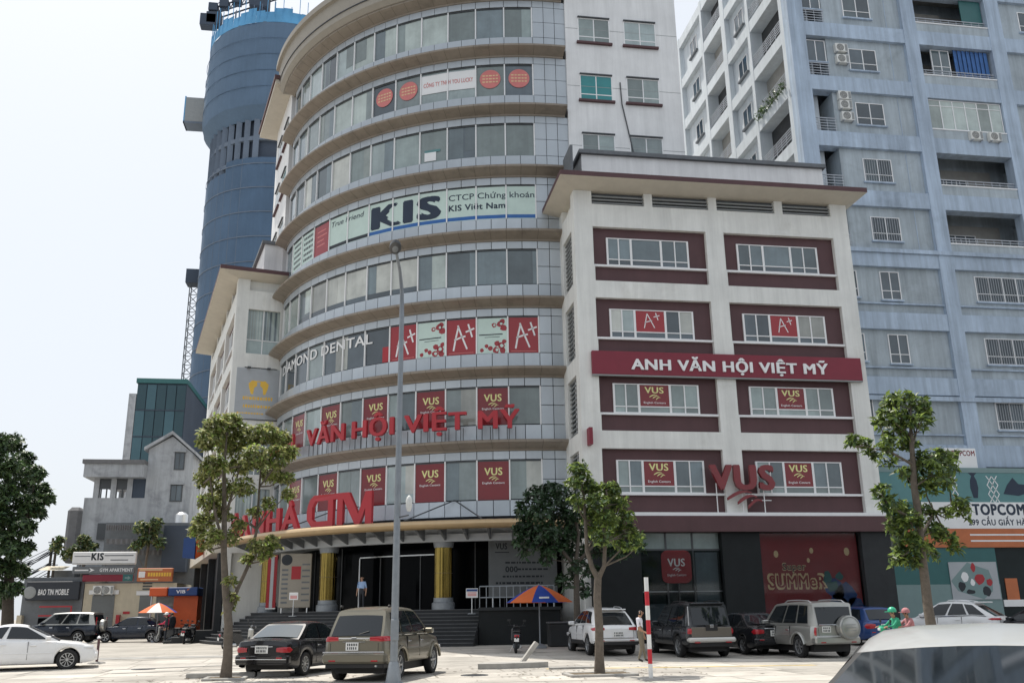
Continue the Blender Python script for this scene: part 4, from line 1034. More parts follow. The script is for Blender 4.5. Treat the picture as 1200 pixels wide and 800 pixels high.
    for i, (k, dx, dz) in enumerate(((6, 2.35, .95), (6, 2.35, 1.75), (5, 2.2, .75), (5, 2.15, 1.55), (5, 2.15, 2.2))):
        zb = base + ST * (k - 1) + 1.02
        ac_unit(X0 + 1.05 + dx, Y0 + rec, zb + dz, 0, ('lower of the two stacked white air conditioner units on the blue grey block', 'upper of the two stacked white air conditioner units on the blue grey block', 'lowest of the three stacked white air conditioner units on the blue grey block', 'middle of the three stacked white air conditioner units on the blue grey block', 'topmost of the three stacked white air conditioner units on the blue grey block')[i], 'wall units beside the block windows')
    zb = base + ST * 4 + 1.02
    for dx in (11.7, 13.0): ac_unit(X0 + dx, Y0 + .06, zb - .10, 0, ('air conditioner unit under the glazed balcony, beside the one at the pier', 'air conditioner unit under the glazed balcony, next to the pier')[dx > 12], 'wall units under the glazed balcony')
    return t
apartment()
# ================================================================== shop front under the block
def topcom():
    Y = 46.1; q = lambda x, y: onY(x, y, Y)
    p0 = q(1045, 550); t = thing('shop_front', 'phone shop front with teal sign band below the blue grey block', 'shop', (0, Y, 0))
    x0 = 25.2; x1 = 47.0
    zs = {k: q(1130, v).z for k, v in dict(top=551, tealb=588, whiteb=619, orangeb=641, tl=657, tb=684, bot=705).items()}
    def bd(nm, m, xa, xb, za, zb, y0=0.0, y1=.3): return MB().box(xa, xb, y0, y1, za, zb).build(nm, m, t)
    bd('top_band', 'teal_light', x0, x1, zs['top'] - .12, zs['top'] + .15, -.02)
    band = bd('picture_band', 'teal_board', x0, x1, zs['tealb'], zs['top'] - .123)
    wb = bd('name_board', 'white_film', q(1075, 600).x, x1, zs['whiteb'], zs['tealb'] - .003, -.03)
    bd('side_board', 'teal_deep', x0, q(1075, 600).x - .01, zs['whiteb'], zs['tealb'] - .003, -.01)
    ob = bd('phone_board', 'orange', q(1060, 630).x, x1, zs['orangeb'], zs['whiteb'] - .003, -.02)
    bd('shop_wall', 'teal_deep', x0, q(1172, 680).x, zs['tb'], zs['orangeb'] - .003, .05); lw = bd('poster_wall', 'teal_light', x0, q(1172, 680).x, .15, zs['tb'] - .003, .05)
    bd('shop_window', 'shop_glass', q(1172, 680).x + .01, x1, .15, zs['orangeb'] - .003, .20); bd('window_poster', 'orange', q(1180, 680).x, q(1196, 690).x, 1.9, 3.0, .15, .19)
    bd('window_shelf', 'white_film', q(1176, 690).x, x1, 1.55, 1.9, .12, .19)
    a, b = q(1140, 604), q(1198, 590); flat_text('lettering', 'TOPCOM', a.x, q(1200, 604).x + .1, a.z + .06, b.z - .04, -.037, 'ink_navy', wb, .05)
    a = q(1135, 615); flat_text('lettering', '299 CẦU GIẤY HÀ NỘI', a.x, a.x + 4.3, a.z + .0, a.z + .30, -.035, 'ink_navy', wb, .03)
    for z, w in ((.62, 3.6), (.30, 3.9)): MB().box(q(1137, 630).x, q(1137, 630).x + w, -.024, -.021, zs['orangeb'] + z, zs['orangeb'] + z + .08).build('printed_line', 'white_film', ob)
    # accessories drawn on the band: bottle and hanging hand tools
    c = q(1141, 567)
    P = [(-.13, -.75), (.13, -.75), (.24, -.2), (.2, .2), (.08, .45), (.26, .62), (-.26, .62), (-.08, .45), (-.2, .2), (-.24, -.2)]
    MB().add([(c.x + x, -.008, c.z + z) for x, z in P], [tuple(range(len(P)))]).build('picture', 'ink_navy', band)
    c = q(1188, 570); P = [(-.7, -.4), (.2, -.5), (1.3, -.2), (1.3, .5), (.9, .1), (.3, .15), (.0, .5), (-.4, .1)]
    MB().add([(c.x + x, -.008, c.z + z) for x, z in P], [tuple(range(len(P)))]).build('picture', 'ink_navy', band)
    qd = MB()
    for px_ in (1118, 1160, 1166):
        c = q(px_, 568)
        for s in (-1, 1):
            for j in range(3):
                z = c.z + .5 - j * .5; qd.add([(c.x - .2 * s, -.006, z), (c.x - .14 * s, -.006, z), (c.x + .2 * s, -.006, z - .5), (c.x + .14 * s, -.006, z - .5)], [(0, 1, 2, 3)])
    qd.build('pattern', 'white_film', band)
    # printed scooters poster on the wall
    po = bd('scooter_poster', 'grey_board', q(1112, 665).x, q(1168, 665).x, q(1140, 702).z, q(1140, 658).z, .0, .045); po['label'] = 'poster of a red and white scooter on a grey ground'
    rr = random.Random(3)
    for m, L in (('teal_light', [(.5, .5, .9, .55)]), ('ink', [(.22, .35, .16, .16), (.72, .22, .17, .16), (.38, .2, .2, .08)]), ('red_sign', [(.6, .55, .22, .18), (.5, .85, .1, .15), (.8, .45, .14, .12)]), ('white_film', [(.3, .6, .16, .18), (.45, .45, .1, .12)])):
        mb = MB()
        for u, v, rx, rz_ in L:
            w = q(1168, 665).x - q(1112, 665).x; h = q(1140, 658).z - q(1140, 702).z; cx = q(1112, 665).x + u * w; cz = q(1140, 702).z + v * h
            mb.add([(cx + rx * w * .5 * math.cos(.63 * j) * rr.uniform(.75, 1.1), -.003 - .003 * (m == 'ink') - .005 * (m == 'red_sign') - .007 * (m == 'white_film'), cz + rz_ * h * .9 * math.sin(.63 * j) * rr.uniform(.75, 1.1)) for j in range(10)], [tuple(range(10))])
        mb.build('picture', m, po)
    # free-standing box sign on top of the shop roof
    s = thing('box_sign', 'small white box sign with dark red lettering on the shop roof', 'sign', (0, Y + .3, 0))
    a, b = q(1114, 551), q(1147, 524)
    MB().cbox(a.x, b.x, 0, .5, zs['top'] + .16, b.z, .03).build('box', 'white_film', s)
    flat_text('lettering', 'TOPCOM', q(1119, 530).x, q(1146, 530).x, b.z - .42, b.z - .14, -.004, 'red_vus', s, .03)
topcom()
# ================================================================== tower under construction (far)
def construction():
    D = 150.0
    c = at_dist(325, 300, D); cx, cy = c.x, c.y
    t = thing('construction_tower', 'tall round tower under construction wrapped in blue safety netting', 'building', (cx, cy, 0))
    px_per_m = F_PX / (math.hypot(cx, cy) / math.cos(R_(14)))
    r1 = (onY(342, 60, D) - onY(247, 60, D)).length * .97; r0 = (onY(325, 300, D) - onY(233, 300, D)).length * .96
    ztop = onY(335, 18, D - r1).z; zb = onY(325, 114, D - r1).z
    # netted upper crown
    mb = MB(); n = 56; rows = [zb - 3.2, zb - 1.2, zb, zb + (ztop - zb) * .5, ztop - 1.2]; rad = [r0 * .98, r1 * .99, r1, r1 * 1.0, r1 * .985]
    for j, z in enumerate(rows):
        for i in range(n):
            w = 6.2832 * i / n; rr = rad[j] * (1 + .006 * math.sin(i * 2.3 + j) + .004 * math.sin(i * 5.1)); mb.v.append((rr * math.cos(w), rr * math.sin(w), z))
    for j in range(len(rows) - 1):
        for i in range(n): k = (i + 1) % n; mb.f.append((j*n+i, j*n+k, j*n+n+k, j*n+n+i)); mb.mi.append(0)
    mb.build('safety_net', 'net_crown', t, smooth=30)
    mb = MB()
    for i in range(n):
        w0, w1 = 6.2832 * i / n, 6.2832 * (i + 1) / n; h = 1.2 + .5 * math.sin(i * 1.7)
        mb.add([(r1 * .99 * math.cos(w0), r1 * .99 * math.sin(w0), ztop - 1.3), (r1 * .99 * math.cos(w1), r1 * .99 * math.sin(w1), ztop - 1.3), (r1 * .98 * math.cos(w1), r1 * .98 * math.sin(w1), ztop + h), (r1 * .98 * math.cos(w0), r1 * .98 * math.sin(w0), ztop + h)], [(0, 1, 2, 3)])
    mb.build('net_hem', 'net_bright', t)
    MB().lathe([(0, ztop - 1.6), (r1 * .97, ztop - 1.6)], 40).build('top_slab', 'tower_conc', t)
    # column starters and formwork poles on the top
    q = MB(); rr = random.Random(5)
    for i in range(70):
        w = rr.uniform(0, 6.283); r = r1 * rr.uniform(.55, .97); h = rr.uniform(2.0, 4.6); q.box(r * math.cos(w) - .06, r * math.cos(w) + .06, r * math.sin(w) - .06, r * math.sin(w) + .06, ztop - 1.6, ztop + h)
    o = q.build('starter_bars', 'tower_conc', t); o['kind'] = 'stuff'
    # shaft: smooth netted front with open floors at its left
    rs = r0
    MB().lathe([(rs * .93, 0), (rs * .93, zb - 3)], 48).build('shaft', 'conc_dark', t, smooth=30)
    nf = int((zb - 4) / 4.2)
    for k in range(nf + 1):
        z = 4 + k * 4.2
        MB().lathe([(rs * .9, z), (rs * .985, z), (rs * .985, z + .75), (rs * .9, z + .75)], 48).build('floor_slab', 'tower_conc', t, smooth=30)
    # columns between the slabs on the open side
    for w in range(150, 262, 8):
        x, y = rs * .955 * math.cos(R_(w)), rs * .955 * math.sin(R_(w)); MB().box(x - .45, x + .45, y - .45, y + .45, 0, zb - 3).build('column', 'tower_conc', t)
    # netting over the front
    mb = MB(); a0, a1 = 230, 330; m = 30; zz = [0, (zb - 9) * .33, (zb - 9) * .66, zb - 10]
    for j, z in enumerate(zz):
        for i in range(m + 1):
            w = R_(a0 + (a1 - a0) * i / m); r = rs * (1.003 + .004 * math.sin(i * 1.9 + j)); mb.v.append((r * math.cos(w), r * math.sin(w), z))
    for j in range(3):
        for i in range(m): mb.f.append((j*(m+1)+i, j*(m+1)+i+1, (j+1)*(m+1)+i+1, (j+1)*(m+1)+i)); mb.mi.append(0)
    mb.build('front_net', 'net_blue', t, smooth=30)
    mb = MB(); z1 = onY(240, 230, D).z
    for j, z in enumerate([0, z1]):
        for i in range(13): w = R_(168 + 62 * i / 12); r = rs * 1.004; mb.v.append((r * math.cos(w), r * math.sin(w), z))
    for i in range(12): mb.f.append((i, i + 1, 14 + i, 13 + i)); mb.mi.append(0)
    mb.build('side_net', 'net_blue', t, smooth=30)
    for z in np.arange(8, zb - 8, 4.2): MB().arc(rs * 1.006, rs * 1.012, 100 - 222, 100 - 336 + 180, z, z + .12, n=2) if False else MB().lathe([(rs * 1.007, z), (rs * 1.012, z), (rs * 1.012, z + .16), (rs * 1.007, z + .16)], 48, close=True).build('net_seam', 'tower_conc', t)
    for z in np.arange(zb + 2, ztop - 2, 3.0): MB().lathe([(r1 * 1.006, z), (r1 * 1.012, z), (r1 * 1.008, z + .05), (r1 * 1.006, z + .05)], 48, close=True).build('net_seam', 'net_crown', t)
    q = MB(); rr = random.Random(6)
    for i in range(64):
        w = 6.2832 * i / 64; h = rr.uniform(1.5, 5.0); q.box(r1 * .985 * math.cos(w) - .05, r1 * .985 * math.cos(w) + .05, r1 * .985 * math.sin(w) - .05, r1 * .985 * math.sin(w) + .05, ztop - 1, ztop + h)
    q.build('scaffold_poles', 'net_bright', t)['kind'] = 'stuff'
    # climbing platform hanging off the left and hoist mast
    a, b = onY(219, 118, D), onY(240, 150, D)
    MB().box(a.x - cx, b.x - cx + 1, -1.5, 1.5, b.z, b.z + .3).build('platform', 'tower_conc', t); MB().box(a.x - cx, a.x - cx + .2, -1.5, 1.5, b.z, a.z).build('platform_screen', 'net_bright', t)
    MB().box(a.x - cx + .21, b.x - cx + 1, -1.52, -1.4, b.z + .31, a.z - .2).build('platform_screen', 'louvre_light', t)
    mx = onY(216, 400, D).x - cx; zt = onY(222, 332, D).z
    q = MB()
    for dx in (0, 1.5):
        for dy in (0, 1.5): q.box(mx + dx, mx + dx + .14, dy, dy + .14, 0, zt)
    z = 0
    while z < zt - 1.5:
        q.tube([(mx, 0, z), (mx + 1.5, 0, z + 1.5)], .06, 4); q.tube([(mx + 1.5, 0, z), (mx, 0, z + 1.5)], .06, 4); q.box(mx, mx + 1.6, 0, .1, z, z + .1); z += 1.5
    q.build('hoist_mast', 'shop_grey', t); MB().box(mx - .6, mx + 2.2, -.5, 2, zt, zt + 2.4).build('hoist_car', 'conc_dark', t)
    for z in np.arange(20, zt, 12): MB().box(mx + 1.5, mx + 9, .6, .8, z, z + .2).build('mast_tie', 'conc_dark', t)
    # tower crane: counter jib showing at the top
    k = thing('tower_crane', 'dark tower crane jib with counterweights on the construction tower roof', 'crane', (cx, cy, 0))
    P0 = onY(244, 22, D); P1 = onY(297, 5, D) - Vector((0, 0, 0)); P0 -= Vector((cx, cy, 0)); P1 -= Vector((cx, cy, 0))
    q = MB(); d = P1 - P0; N = 12
    for o_ in (Vector((0, -.8, 0)), Vector((0, .8, 0)), Vector((0, 0, 1.9))): q.tube([P0 + o_, P0 + d * 2.2 + o_], .16, 5)
    for i in range(N * 2):
        a, b = P0 + d * (i / N), P0 + d * ((i + .5) / N); q.tube([a + Vector((0, -.8, 0)), b + Vector((0, 0, 1.9))], .09, 4); q.tube([b + Vector((0, 0, 1.9)), P0 + d * ((i + 1) / N) + Vector((0, -.8, 0))], .09, 4)
    q.build('jib', 'conc_dark', k)
    for s, w in ((.02, 1.4), (.14, 1.3)):
        p = P0 + d * s; MB().cbox(p.x - w, p.x + w, p.y - 1, p.y + 1, p.z - 2.0, p.z + .4, .1).build('counterweight', 'conc_dark', k)
    for s in (.10, .34, .62): p = P0 + d * s; MB().cbox(p.x - .8, p.x + .8, p.y - .8, p.y + .8, p.z + 1.0, p.z + 2.6, .1).build('winch', 'conc_dark', k)
    p = P0 + d * 1.15; MB().cbox(p.x - 1.7, p.x + 1.7, p.y - 1.5, p.y + 1.5, p.z - 2, p.z + 1.9, .2).build('machine_house', 'conc_dark', k)
    q = MB()
    for dx in (-.9, .9):
        for dy in (-.9, .9): q.box(p.x + dx - .12, p.x + dx + .12, p.y + dy - .12, p.y + dy + .12, ztop - 12, p.z - 1.9)
    q.build('mast', 'conc_dark', k); MB().tube([p + Vector((0, 0, 1.9)), p + Vector((3, 0, 9))], .2, 6).build('mast_head', 'conc_dark', k); MB().tube([p + Vector((3, 0, 9)), P0 + Vector((0, 0, 1.9))], .07, 5).build('tie_cable', 'conc_dark', k)
construction()
# ================================================================== teal glass block (far)
def teal_block():
    D = 120.0; a = onY(162, 443, D); b = onY(214, 443, D); t = thing('glass_office', 'teal glass office block standing behind the old white house', 'building', (a.x, D, 0))
    w = b.x - a.x + .6; h = a.z
    MB().box(0, w, .2, 16, 0, h - .6).build('core', 'conc_dark', t); MB().box(-.15, w + .1, -.1, 16.1, h - .6, h).build('roof_edge', 'teal_deep', t)
    nx, nz = 5, int(h / 3.4); cw = w / nx; me = MB().box(.05, cw - .05, .0, .19, .08, 3.3).mesh('glass_panel', 'teal_glass'); sp = MB().box(.05, cw - .05, .0, .19, .0, .9)
    for j in range(nz):
        z = h - .7 - 3.4 * (j + 1)
        if z < 12: continue
        for i in range(nx): link('glass_panel', me, t, (cw * i, 0, z))
        MB().box(0, w, -.04, .0, z - .06, z + .06).build('transom', 'conc_dark', t)
    MB().box(-.9, -.02, 0, 16, 0, h - 2).build('side_wall', 'old_white', t)
    for z in (h - 13, h - 19): MB().box(-1.9, -.92, 1, 3, z, z + 1.6).build('wall_unit', 'conc_dark', t)
teal_block()
# ================================================================== old white house
def old_house():
    D = 84.0; q = lambda x, y: onY(x, y, D)
    o = q(100, 600); t = thing('old_house', 'weathered white house with gabled stair tower and open roof terrace', 'house', (o.x, D, 0))
    L = lambda x, y: (q(x, y).x - o.x, q(x, y).z)
    xl, _ = L(97, 600); xm, _ = L(173, 545); xr, _ = L(226, 545); _, zbase = L(120, 583); _, zroof = L(140, 548)
    g0 = L(173, 526)[1]; g1 = L(203, 509)[1]; xg = L(203, 509)[0]
    MB().box(xl, xm, 0, 9, 0, zbase).build('wall', 'old_white', t)
    # stair tower with gable
    mb = MB(); P = [(xm, 0, 0), (xr, 0, 0), (xr, 0, g0 - .4), (xg, 0, g1 - .15), (xm, 0, g0)]
    mb.prism(P, (0, 8, 0)); gt = mb.build('stair_tower', 'old_white', t)
    for (xa, za), (xb, zb) in (((xm - .35, g0 - .15), (xg, g1)), ((xg, g1), (xr + .35, g0 - .6))):
        MB().prism([(xa, -.35, za), (xb, -.35, zb), (xb, -.35, zb + .28), (xa, -.35, za + .28)], (0, 8.7, 0)).build('gable_roof', 'old_white', gt)
    for (x0, y0, x1, y1) in ((205, 531, 216, 549), (200, 569, 213, 586)):
        a = L(x0, y1); b = L(x1, y0); f = MB(); f.box(a[0] - .1, b[0] + .1, -.06, .02, a[1] - .1, b[1] + .1); fo = f.build('window', 'frame_dark', gt)
        MB().box(a[0], (a[0]+b[0])/2 - .04, -.07, -.062, a[1], b[1]).build('pane', 'pane4', fo); MB().box((a[0]+b[0])/2 + .04, b[0], -.07, -.062, a[1], b[1]).build('pane', 'pane4', fo)
        MB().box(a[0] - .2, b[0] + .2, -.25, -.061, b[1] + .1, b[1] + .2).build('hood', 'old_white', fo)
    # roof terrace: posts, slab roof, lattice windows through which the sky shows
    xt0 = L(111, 590)[0]; zt = L(120, 561)[1]; MB().box(L(103, 545)[0], xm - .01, -1.0, 9.3, zt + .05, L(120, 545)[1]).build('terrace_roof', 'old_white', t)
    MB().box(L(103, 545)[0] - .15, xm - .012, -1.15, 9.4, L(120, 545)[1] + .002, L(120, 545)[1] + .35).build('roof_edge', 'old_roof', t)
    for x in (L(113, 570)[0], L(133, 570)[0], L(152, 570)[0]): MB().box(x - .22, x + .22, .02, .5, zbase, zt + .049).build('terrace_post', 'old_white', t); MB().box(x - .18, x + .18, 8.4, 8.8, zbase, zt + .049).build('terrace_post', 'old_white', t)
    MB().box(L(153, 570)[0], xm - .013, .1, 8.8, zbase, zt + .048).build('terrace_room', 'conc_dark', t)
    q2 = MB()
    for px_ in (118.5, 125, 135, 143.5): x = L(px_, 570)[0]; q2.box(x - .05, x + .05, .12, .2, zbase, zt)
    q2.box(L(113, 570)[0], L(153, 570)[0], .14, .19, (zbase + zt) / 2 - .05, (zbase + zt) / 2 + .08); q2.box(L(113, 570)[0], L(153, 570)[0], .13, .2, zt - .75, zt + .03); q2.build('terrace_grille', 'frame_dark', t)
    # stains, balcony bracket at the left edge
    MB().cbox(xl - 1.2, xl - .002, -.3, 1.2, L(97, 600)[1] - 4.2, L(97, 594)[1], .3).build('balcony', 'old_roof', t)
    MB().box(L(117, 600)[0], L(127, 620)[0], -.25, -.002, L(117, 632)[1], L(117, 613)[1]).build('window', 'frame_dark', t)
    return t
old_house()
# ================================================================== row of low shops at the end of the lane
def shops():
    D = 72.0; q = lambda x, y, d=D: onY(x, y, d)
    def bld(name, label, x0, x1, ytop, m, d=D, dep=9.0, cat='shop'):
        a, b = q(x0, 700, d), q(x1, 700, d); t = thing(name, label, cat, (a.x, d, 0)); h = q((x0 + x1) / 2, ytop, d).z
        MB().box(0, b.x - a.x, 0, dep, 0.05, h).build('wall', m, t); return t, a.x, h
    LX = lambda x, y, ox, d=D: (q(x, y, d).x - ox, q(x, y, d).z)
    # mobile phone shop
    t, ox, h = bld('phone_shop', 'dark mobile phone shop with wide black sign at the lane end', 26, 97, 676, 'shop_grey')
    a, b = LX(30, 711, ox), LX(96, 681, ox)
    sb = MB().cbox(a[0], b[0], -.4, -.002, q(60, 703).z, q(60, 681).z, .04).build('sign_board', 'sign_dark', t)
    a, b = LX(46, 700, ox), LX(83, 690, ox); flat_text('lettering', 'BAO TIN MOBILE', a[0], b[0], a[1] + .18, b[1], -.405, 'white_film', sb, .02, .15)
    c = LX(37, 694, ox); q2 = MB().lathe([(0, -.43), (.33, -.43), (.42, -.405)], 20, 'y', (c[0], 0, c[1])); q2.build('emblem', 'louvre_light', sb)
    fr = MB(); a, b = LX(47, 722, ox), LX(85, 711, ox)
    for z in (a[1], b[1]): fr.box(a[0], b[0], -.46, -.41, z, z + .10)
    fr.box(b[0], b[0] + .1, -.46, -.41, a[1], b[1] + .1); fr.build('red_strip_light', 'red_sign', t)
    MB().box(LX(48, 700, ox)[0], LX(84, 700, ox)[0], -.06, -.003, .1, a[1] - .1).build('shop_window', 'dark_glass', t)
    MB().box(LX(20, 700, ox)[0] + .3, LX(31, 700, ox)[0], -.5, -.01, .1, 1.9).build('parcel_locker', 'shop_beige', t)
    # beige shop with roller shutters
    t2, ox2, h2 = bld('shutter_shop', 'beige shop with grey shutters below a stack of sign boards', 98, 206, 683, 'shop_beige')
    for x0, x1, y0 in ((104, 135, 696), (160, 178, 697)):
        a, b = LX(x0, 740, ox2), LX(x1, y0, ox2); s = MB().box(a[0], b[0], -.02, .1, .1, b[1]); so_ = s.build('shutter', 'shutter', t2)
        k = .2
        me = MB().box(0, b[0] - a[0], -.05, -.021, 0, .085).mesh('shutter_slat', 'shutter')
        for j in range(int((b[1] - .2) / .13)): link('shutter_slat', me, so_, (a[0], 0, .14 + j * .13))
        MB().box(a[0] - .25, b[0] + .25, -.10, -.003, b[1] + .005, b[1] + .3).build('shutter_head', 'sign_white', t2)
    MB().box(LX(136, 735, ox2)[0], LX(140, 735, ox2)[0], -.4, -.003, .2, LX(138, 720, ox2)[1]).build('extinguisher_box', 'red_sign', t2); MB().box(LX(144, 718, ox2)[0], LX(152, 718, ox2)[0], -.03, -.003, LX(144, 719, ox2)[1], LX(144, 716, ox2)[1]).build('notice', 'red_sign', t2)
    q2 = MB()
    for j in range(5): z = LX(170, 694, ox2)[1] + j * .2; q2.box(LX(167, 690, ox2)[0], LX(178, 690, ox2)[0], -.03, -.003, z, z + .1)
    q2.build('vent_louvre', 'frame_dark', t2)
    # sign boards above
    D2 = D - .3
    def board(nm, label, x0, y0, x1, y1, m, th=.35, d=D2, cat='sign'):
        a, b = q(x0, y1, d), q(x1, y0, d); s = thing(nm, label, cat, (a.x, d, a.z)); MB().cbox(0, b.x - a.x, 0, th, 0, b.z - a.z, .04).build('board', m, s); return s, b.x - a.x, b.z - a.z
    s, w, hh = board('billboard', 'grey white sign board with black capital letters above the shutters', 84, 646, 160, 661, 'sign_white')
    flat_text('lettering', 'KIS', w * .295, w * .49, hh * .35, hh * .88, -.006, 'ink', s, .05)
    q3 = MB(); q3.box(w * .03, w * .28, -.008, -.002, hh * .62, hh * .68); q3.box(w * .5, w * .96, -.008, -.002, hh * .66, hh * .74); q3.box(w * .6, w * .88, -.008, -.002, hh * .3, hh * .38); q3.build('printed_line', 'louvre', s)
    q3 = MB(); q3.box(0, w, -.02, -.004, .05, hh * .09); q3.build('lower_trim', 'louvre_light', s)
    for i in (.1, .5, .9): MB().tube([(w * i, .5, -.2), (w * i, .5, hh)], .06, 6).build('post', 'shop_grey', s)
    s, w, hh = board('apartment_sign', 'dark grey sign with white arrow and lettering below the billboard', 84, 663, 158, 672, 'shop_grey')
    flat_text('lettering', 'GYM APARTMENT', w * .44, w * .97, hh * .28, hh * .72, -.006, 'white_film', s, .02)
    MB().box(w * .04, w * .26, -.008, -.003, hh * .4, hh * .58).build('printed_line', 'white_film', s); MB().add([(w * .27, -.007, hh * .2), (w * .36, -.007, hh * .5), (w * .27, -.007, hh * .8), (w * .30, -.007, hh * .5)], [(0, 1, 2, 3)]).build('arrow', 'white_film', s)
    s, w, hh = board('red_sign_strip', 'dark red strip sign with teal arrow end below the apartment sign', 96, 672.6, 156, 681, 'maroon_sign', d=D2 + .02)
    MB().box(w * .8, w, -.01, -.003, 0, hh).build('arrow_panel', 'teal_deep', s); MB().add([(w * .84, -.014, hh * .4), (w * .9, -.014, hh * .4), (w * .9, -.014, hh * .2), (w * .96, -.014, hh * .5), (w * .9, -.014, hh * .8), (w * .9, -.014, hh * .6), (w * .84, -.014, hh * .6)], [tuple(range(7))]).build('arrow', 'teal_light', s)
    s, w, hh = board('orange_sign', 'bright orange sign board with yellow and white print beside the billboard', 160, 665, 203, 681, 'orange')
    q3 = MB(); 
    for i in range(9): q3.box(w * (.3 + .075 * i), w * (.355 + .075 * i), -.008, -.003, hh * .38, hh * .66)
    q3.build('printed_letters', 'logo_gold', s); MB().box(w * .04, w * .22, -.008, -.003, hh * .3, hh * .75).build('logo', 'white_film', s)
    q3 = MB(); q3.box(w * .05, w * .7, -.008, -.003, hh * .82, hh * .92); q3.box(w * .1, w * .6, -.008, -.003, hh * .1, hh * .18); q3.build('printed_line', 'cream_film', s)
    ac_unit(*(q(117, 692, D) - Vector((0, 0, .3))), 0, 'white outdoor air conditioner unit over the grey shutter of the beige shop', 'wall units on the shops'); ac_unit(*(q(127, 692, D) - Vector((0, 0, .3))), 0, 'white outdoor air conditioner unit over the grey shutter of the beige shop', 'wall units on the shops')
    # corrugated balcony house behind the boards
    t3, ox3, h3 = bld('corrugated_house', 'dark low house with corrugated balconies behind the sign boards', 115, 232, 612, 'shop_grey', d=78.0, cat='house')
    for y0, x0, x1 in ((616, 128, 158), (632, 128, 195), (645, 130, 195)):
        a, b = LX(x0, y0 + 6, ox3, 78.0), LX(x1, y0, ox3, 78.0); n = 22; mb = MB()
        for i in range(n + 1):
            x = a[0] + (b[0] - a[0]) * i / n; yy = -.9 + .08 * (i % 2); mb.v += [(x, yy, a[1]), (x, yy, b[1])]
        for i in range(n): mb.f.append((2*i, 2*i+2, 2*i+3, 2*i+1)); mb.mi.append(0)
        mb.build('corrugated_sheet', 'old_roof', t3)
    MB().box(LX(194, 640, ox3, 78.)[0], LX(222, 640, ox3, 78.)[0], -1.2, -.01, 5.0, LX(200, 617, ox3, 78.)[1]).build('dark_bay', 'conc_dark', t3)
    MB().lathe([(0, 0), (.5, 0), (.5, .7), (.3, .9), (0, .95)], 16, c=(LX(210, 606, ox3, 78.)[0], 1, h3)).build('water_tank', 'steel', t3, smooth=40)
    # low dark roofs further left
    t4, ox4, h4 = bld('low_house', 'low dark house with pale awning left of the billboard', 60, 84, 668, 'shop_grey', d=80.0, cat='house')
    MB().add([(LX(55, 664, ox4, 80.)[0], -2, LX(55, 669, ox4, 80.)[1]), (LX(83, 664, ox4, 80.)[0], -2, LX(83, 669, ox4, 80.)[1]), (LX(83, 664, ox4, 80.)[0], 0, LX(83, 663, ox4, 80.)[1]), (LX(55, 664, ox4, 80.)[0], 0, LX(55, 663, ox4, 80.)[1])], [(0, 1, 2, 3)]).build('awning', 'shop_beige', t4)
    # bank kiosk (orange and blue)
    Dk = 62.0; k0 = q(176, 745, Dk); k = thing('bank_kiosk', 'orange bank kiosk with blue name band at the wing corner', 'kiosk', (k0.x, Dk, 0)); K = lambda x, y: (q(x, y, Dk).x - k0.x, q(x, y, Dk).z)
    zt, zm = K(200, 688)[1], K(200, 698)[1]
    MB().box(K(204, 700)[0], K(232, 700)[0], 0, 1.6, .1, zm).build('cabin', 'bank_orange', k); bb = MB().cbox(K(198, 700)[0], K(233, 690)[0], -.4, 1.7, zm + .003, zt, .04).build('name_band', 'bank_blue', k)
    MB().cbox(K(176, 700)[0], K(197.8, 690)[0], -.4, 1.7, zm + .003, zt, .04).build('name_band', 'bank_orange', k)
    flat_text('lettering', 'VIB', K(208, 690)[0], K(219, 690)[0], zm + .16, zt - .16, -.405, 'white_film', bb, .03); MB().add([(K(220, 692)[0] + dx, -.405, zt - .22 + dz) for dx, dz in ((0, 0), (.12, .05), (.18, .16), (.05, .12))], [(0, 1, 2, 3)]).build('logo_leaf', 'orange', bb)
    MB().box(K(180, 700)[0], K(202, 700)[0], .8, .9, .1, zm).build('glass_screen', 'pane3', k); MB().tube([(K(178, 700)[0], 0, .1), (K(178, 700)[0], 0, zm)], .05, 6).build('post', 'steel', k)
    # projecting bank sign on the wing corner
    a = onY(221, 655, 63.0); b = onY(238, 628, 63.0); s = thing('projecting_sign', 'blue and orange projecting bank sign on the wing wall', 'sign', (a.x, 63.0, a.z)); w, hh = b.x - a.x, b.z - a.z
    MB().prism([(-.4, 0, .1), (w * .5, -.3, 0), (w * .5, -.3, hh), (-.4, 0, hh * .92)], (.05, .3, 0)).build('blue_face', 'bank_blue', s); MB().prism([(w * .5 + .06, -.3, 0), (w * 1.05, 0.4, .35), (w * 1.05, .4, hh * 1.02), (w * .5 + .06, -.3, hh)], (-.05, .3, 0)).build('orange_face', 'bank_orange', s)
shops()
# utility poles and cables by the big tree
def poles():
    for x, label in ((48, 'slim dark utility pole with cable bundle nearest the leafy tree'), (53, 'slim dark utility pole with cable bundle nearest the pale awning')):
        D = 82.5; a = onY(x, 740, D); b = onY(x, 630, D); t = thing('utility_pole', label, 'utility pole', (a.x, D, 0))
        MB().tube([(0, 0, 0), (.05, 0, b.z)], [.13, .10], 8).build('pole', 'bark_dark', t); q = MB()
        for i in range(4): z = b.z - .4 - .9 * i; q.box(-.28, .33, -.04, .04, z, z + .07)
        q.build('cross_arms', 'conc_dark', t)
        rr = random.Random(x); q = MB()
        for i in range(9):
            z0 = b.z - .5 - rr.random() * 3; pts = [(-9 * u, -.2, z0 - 1.6 * math.sin(u * 3.14) - u * rr.uniform(-.5, 1.5)) for u in np.linspace(0, 1, 9)]; q.tube(pts, .025, 4)
        q.build('cable', 'ink', t)
poles()

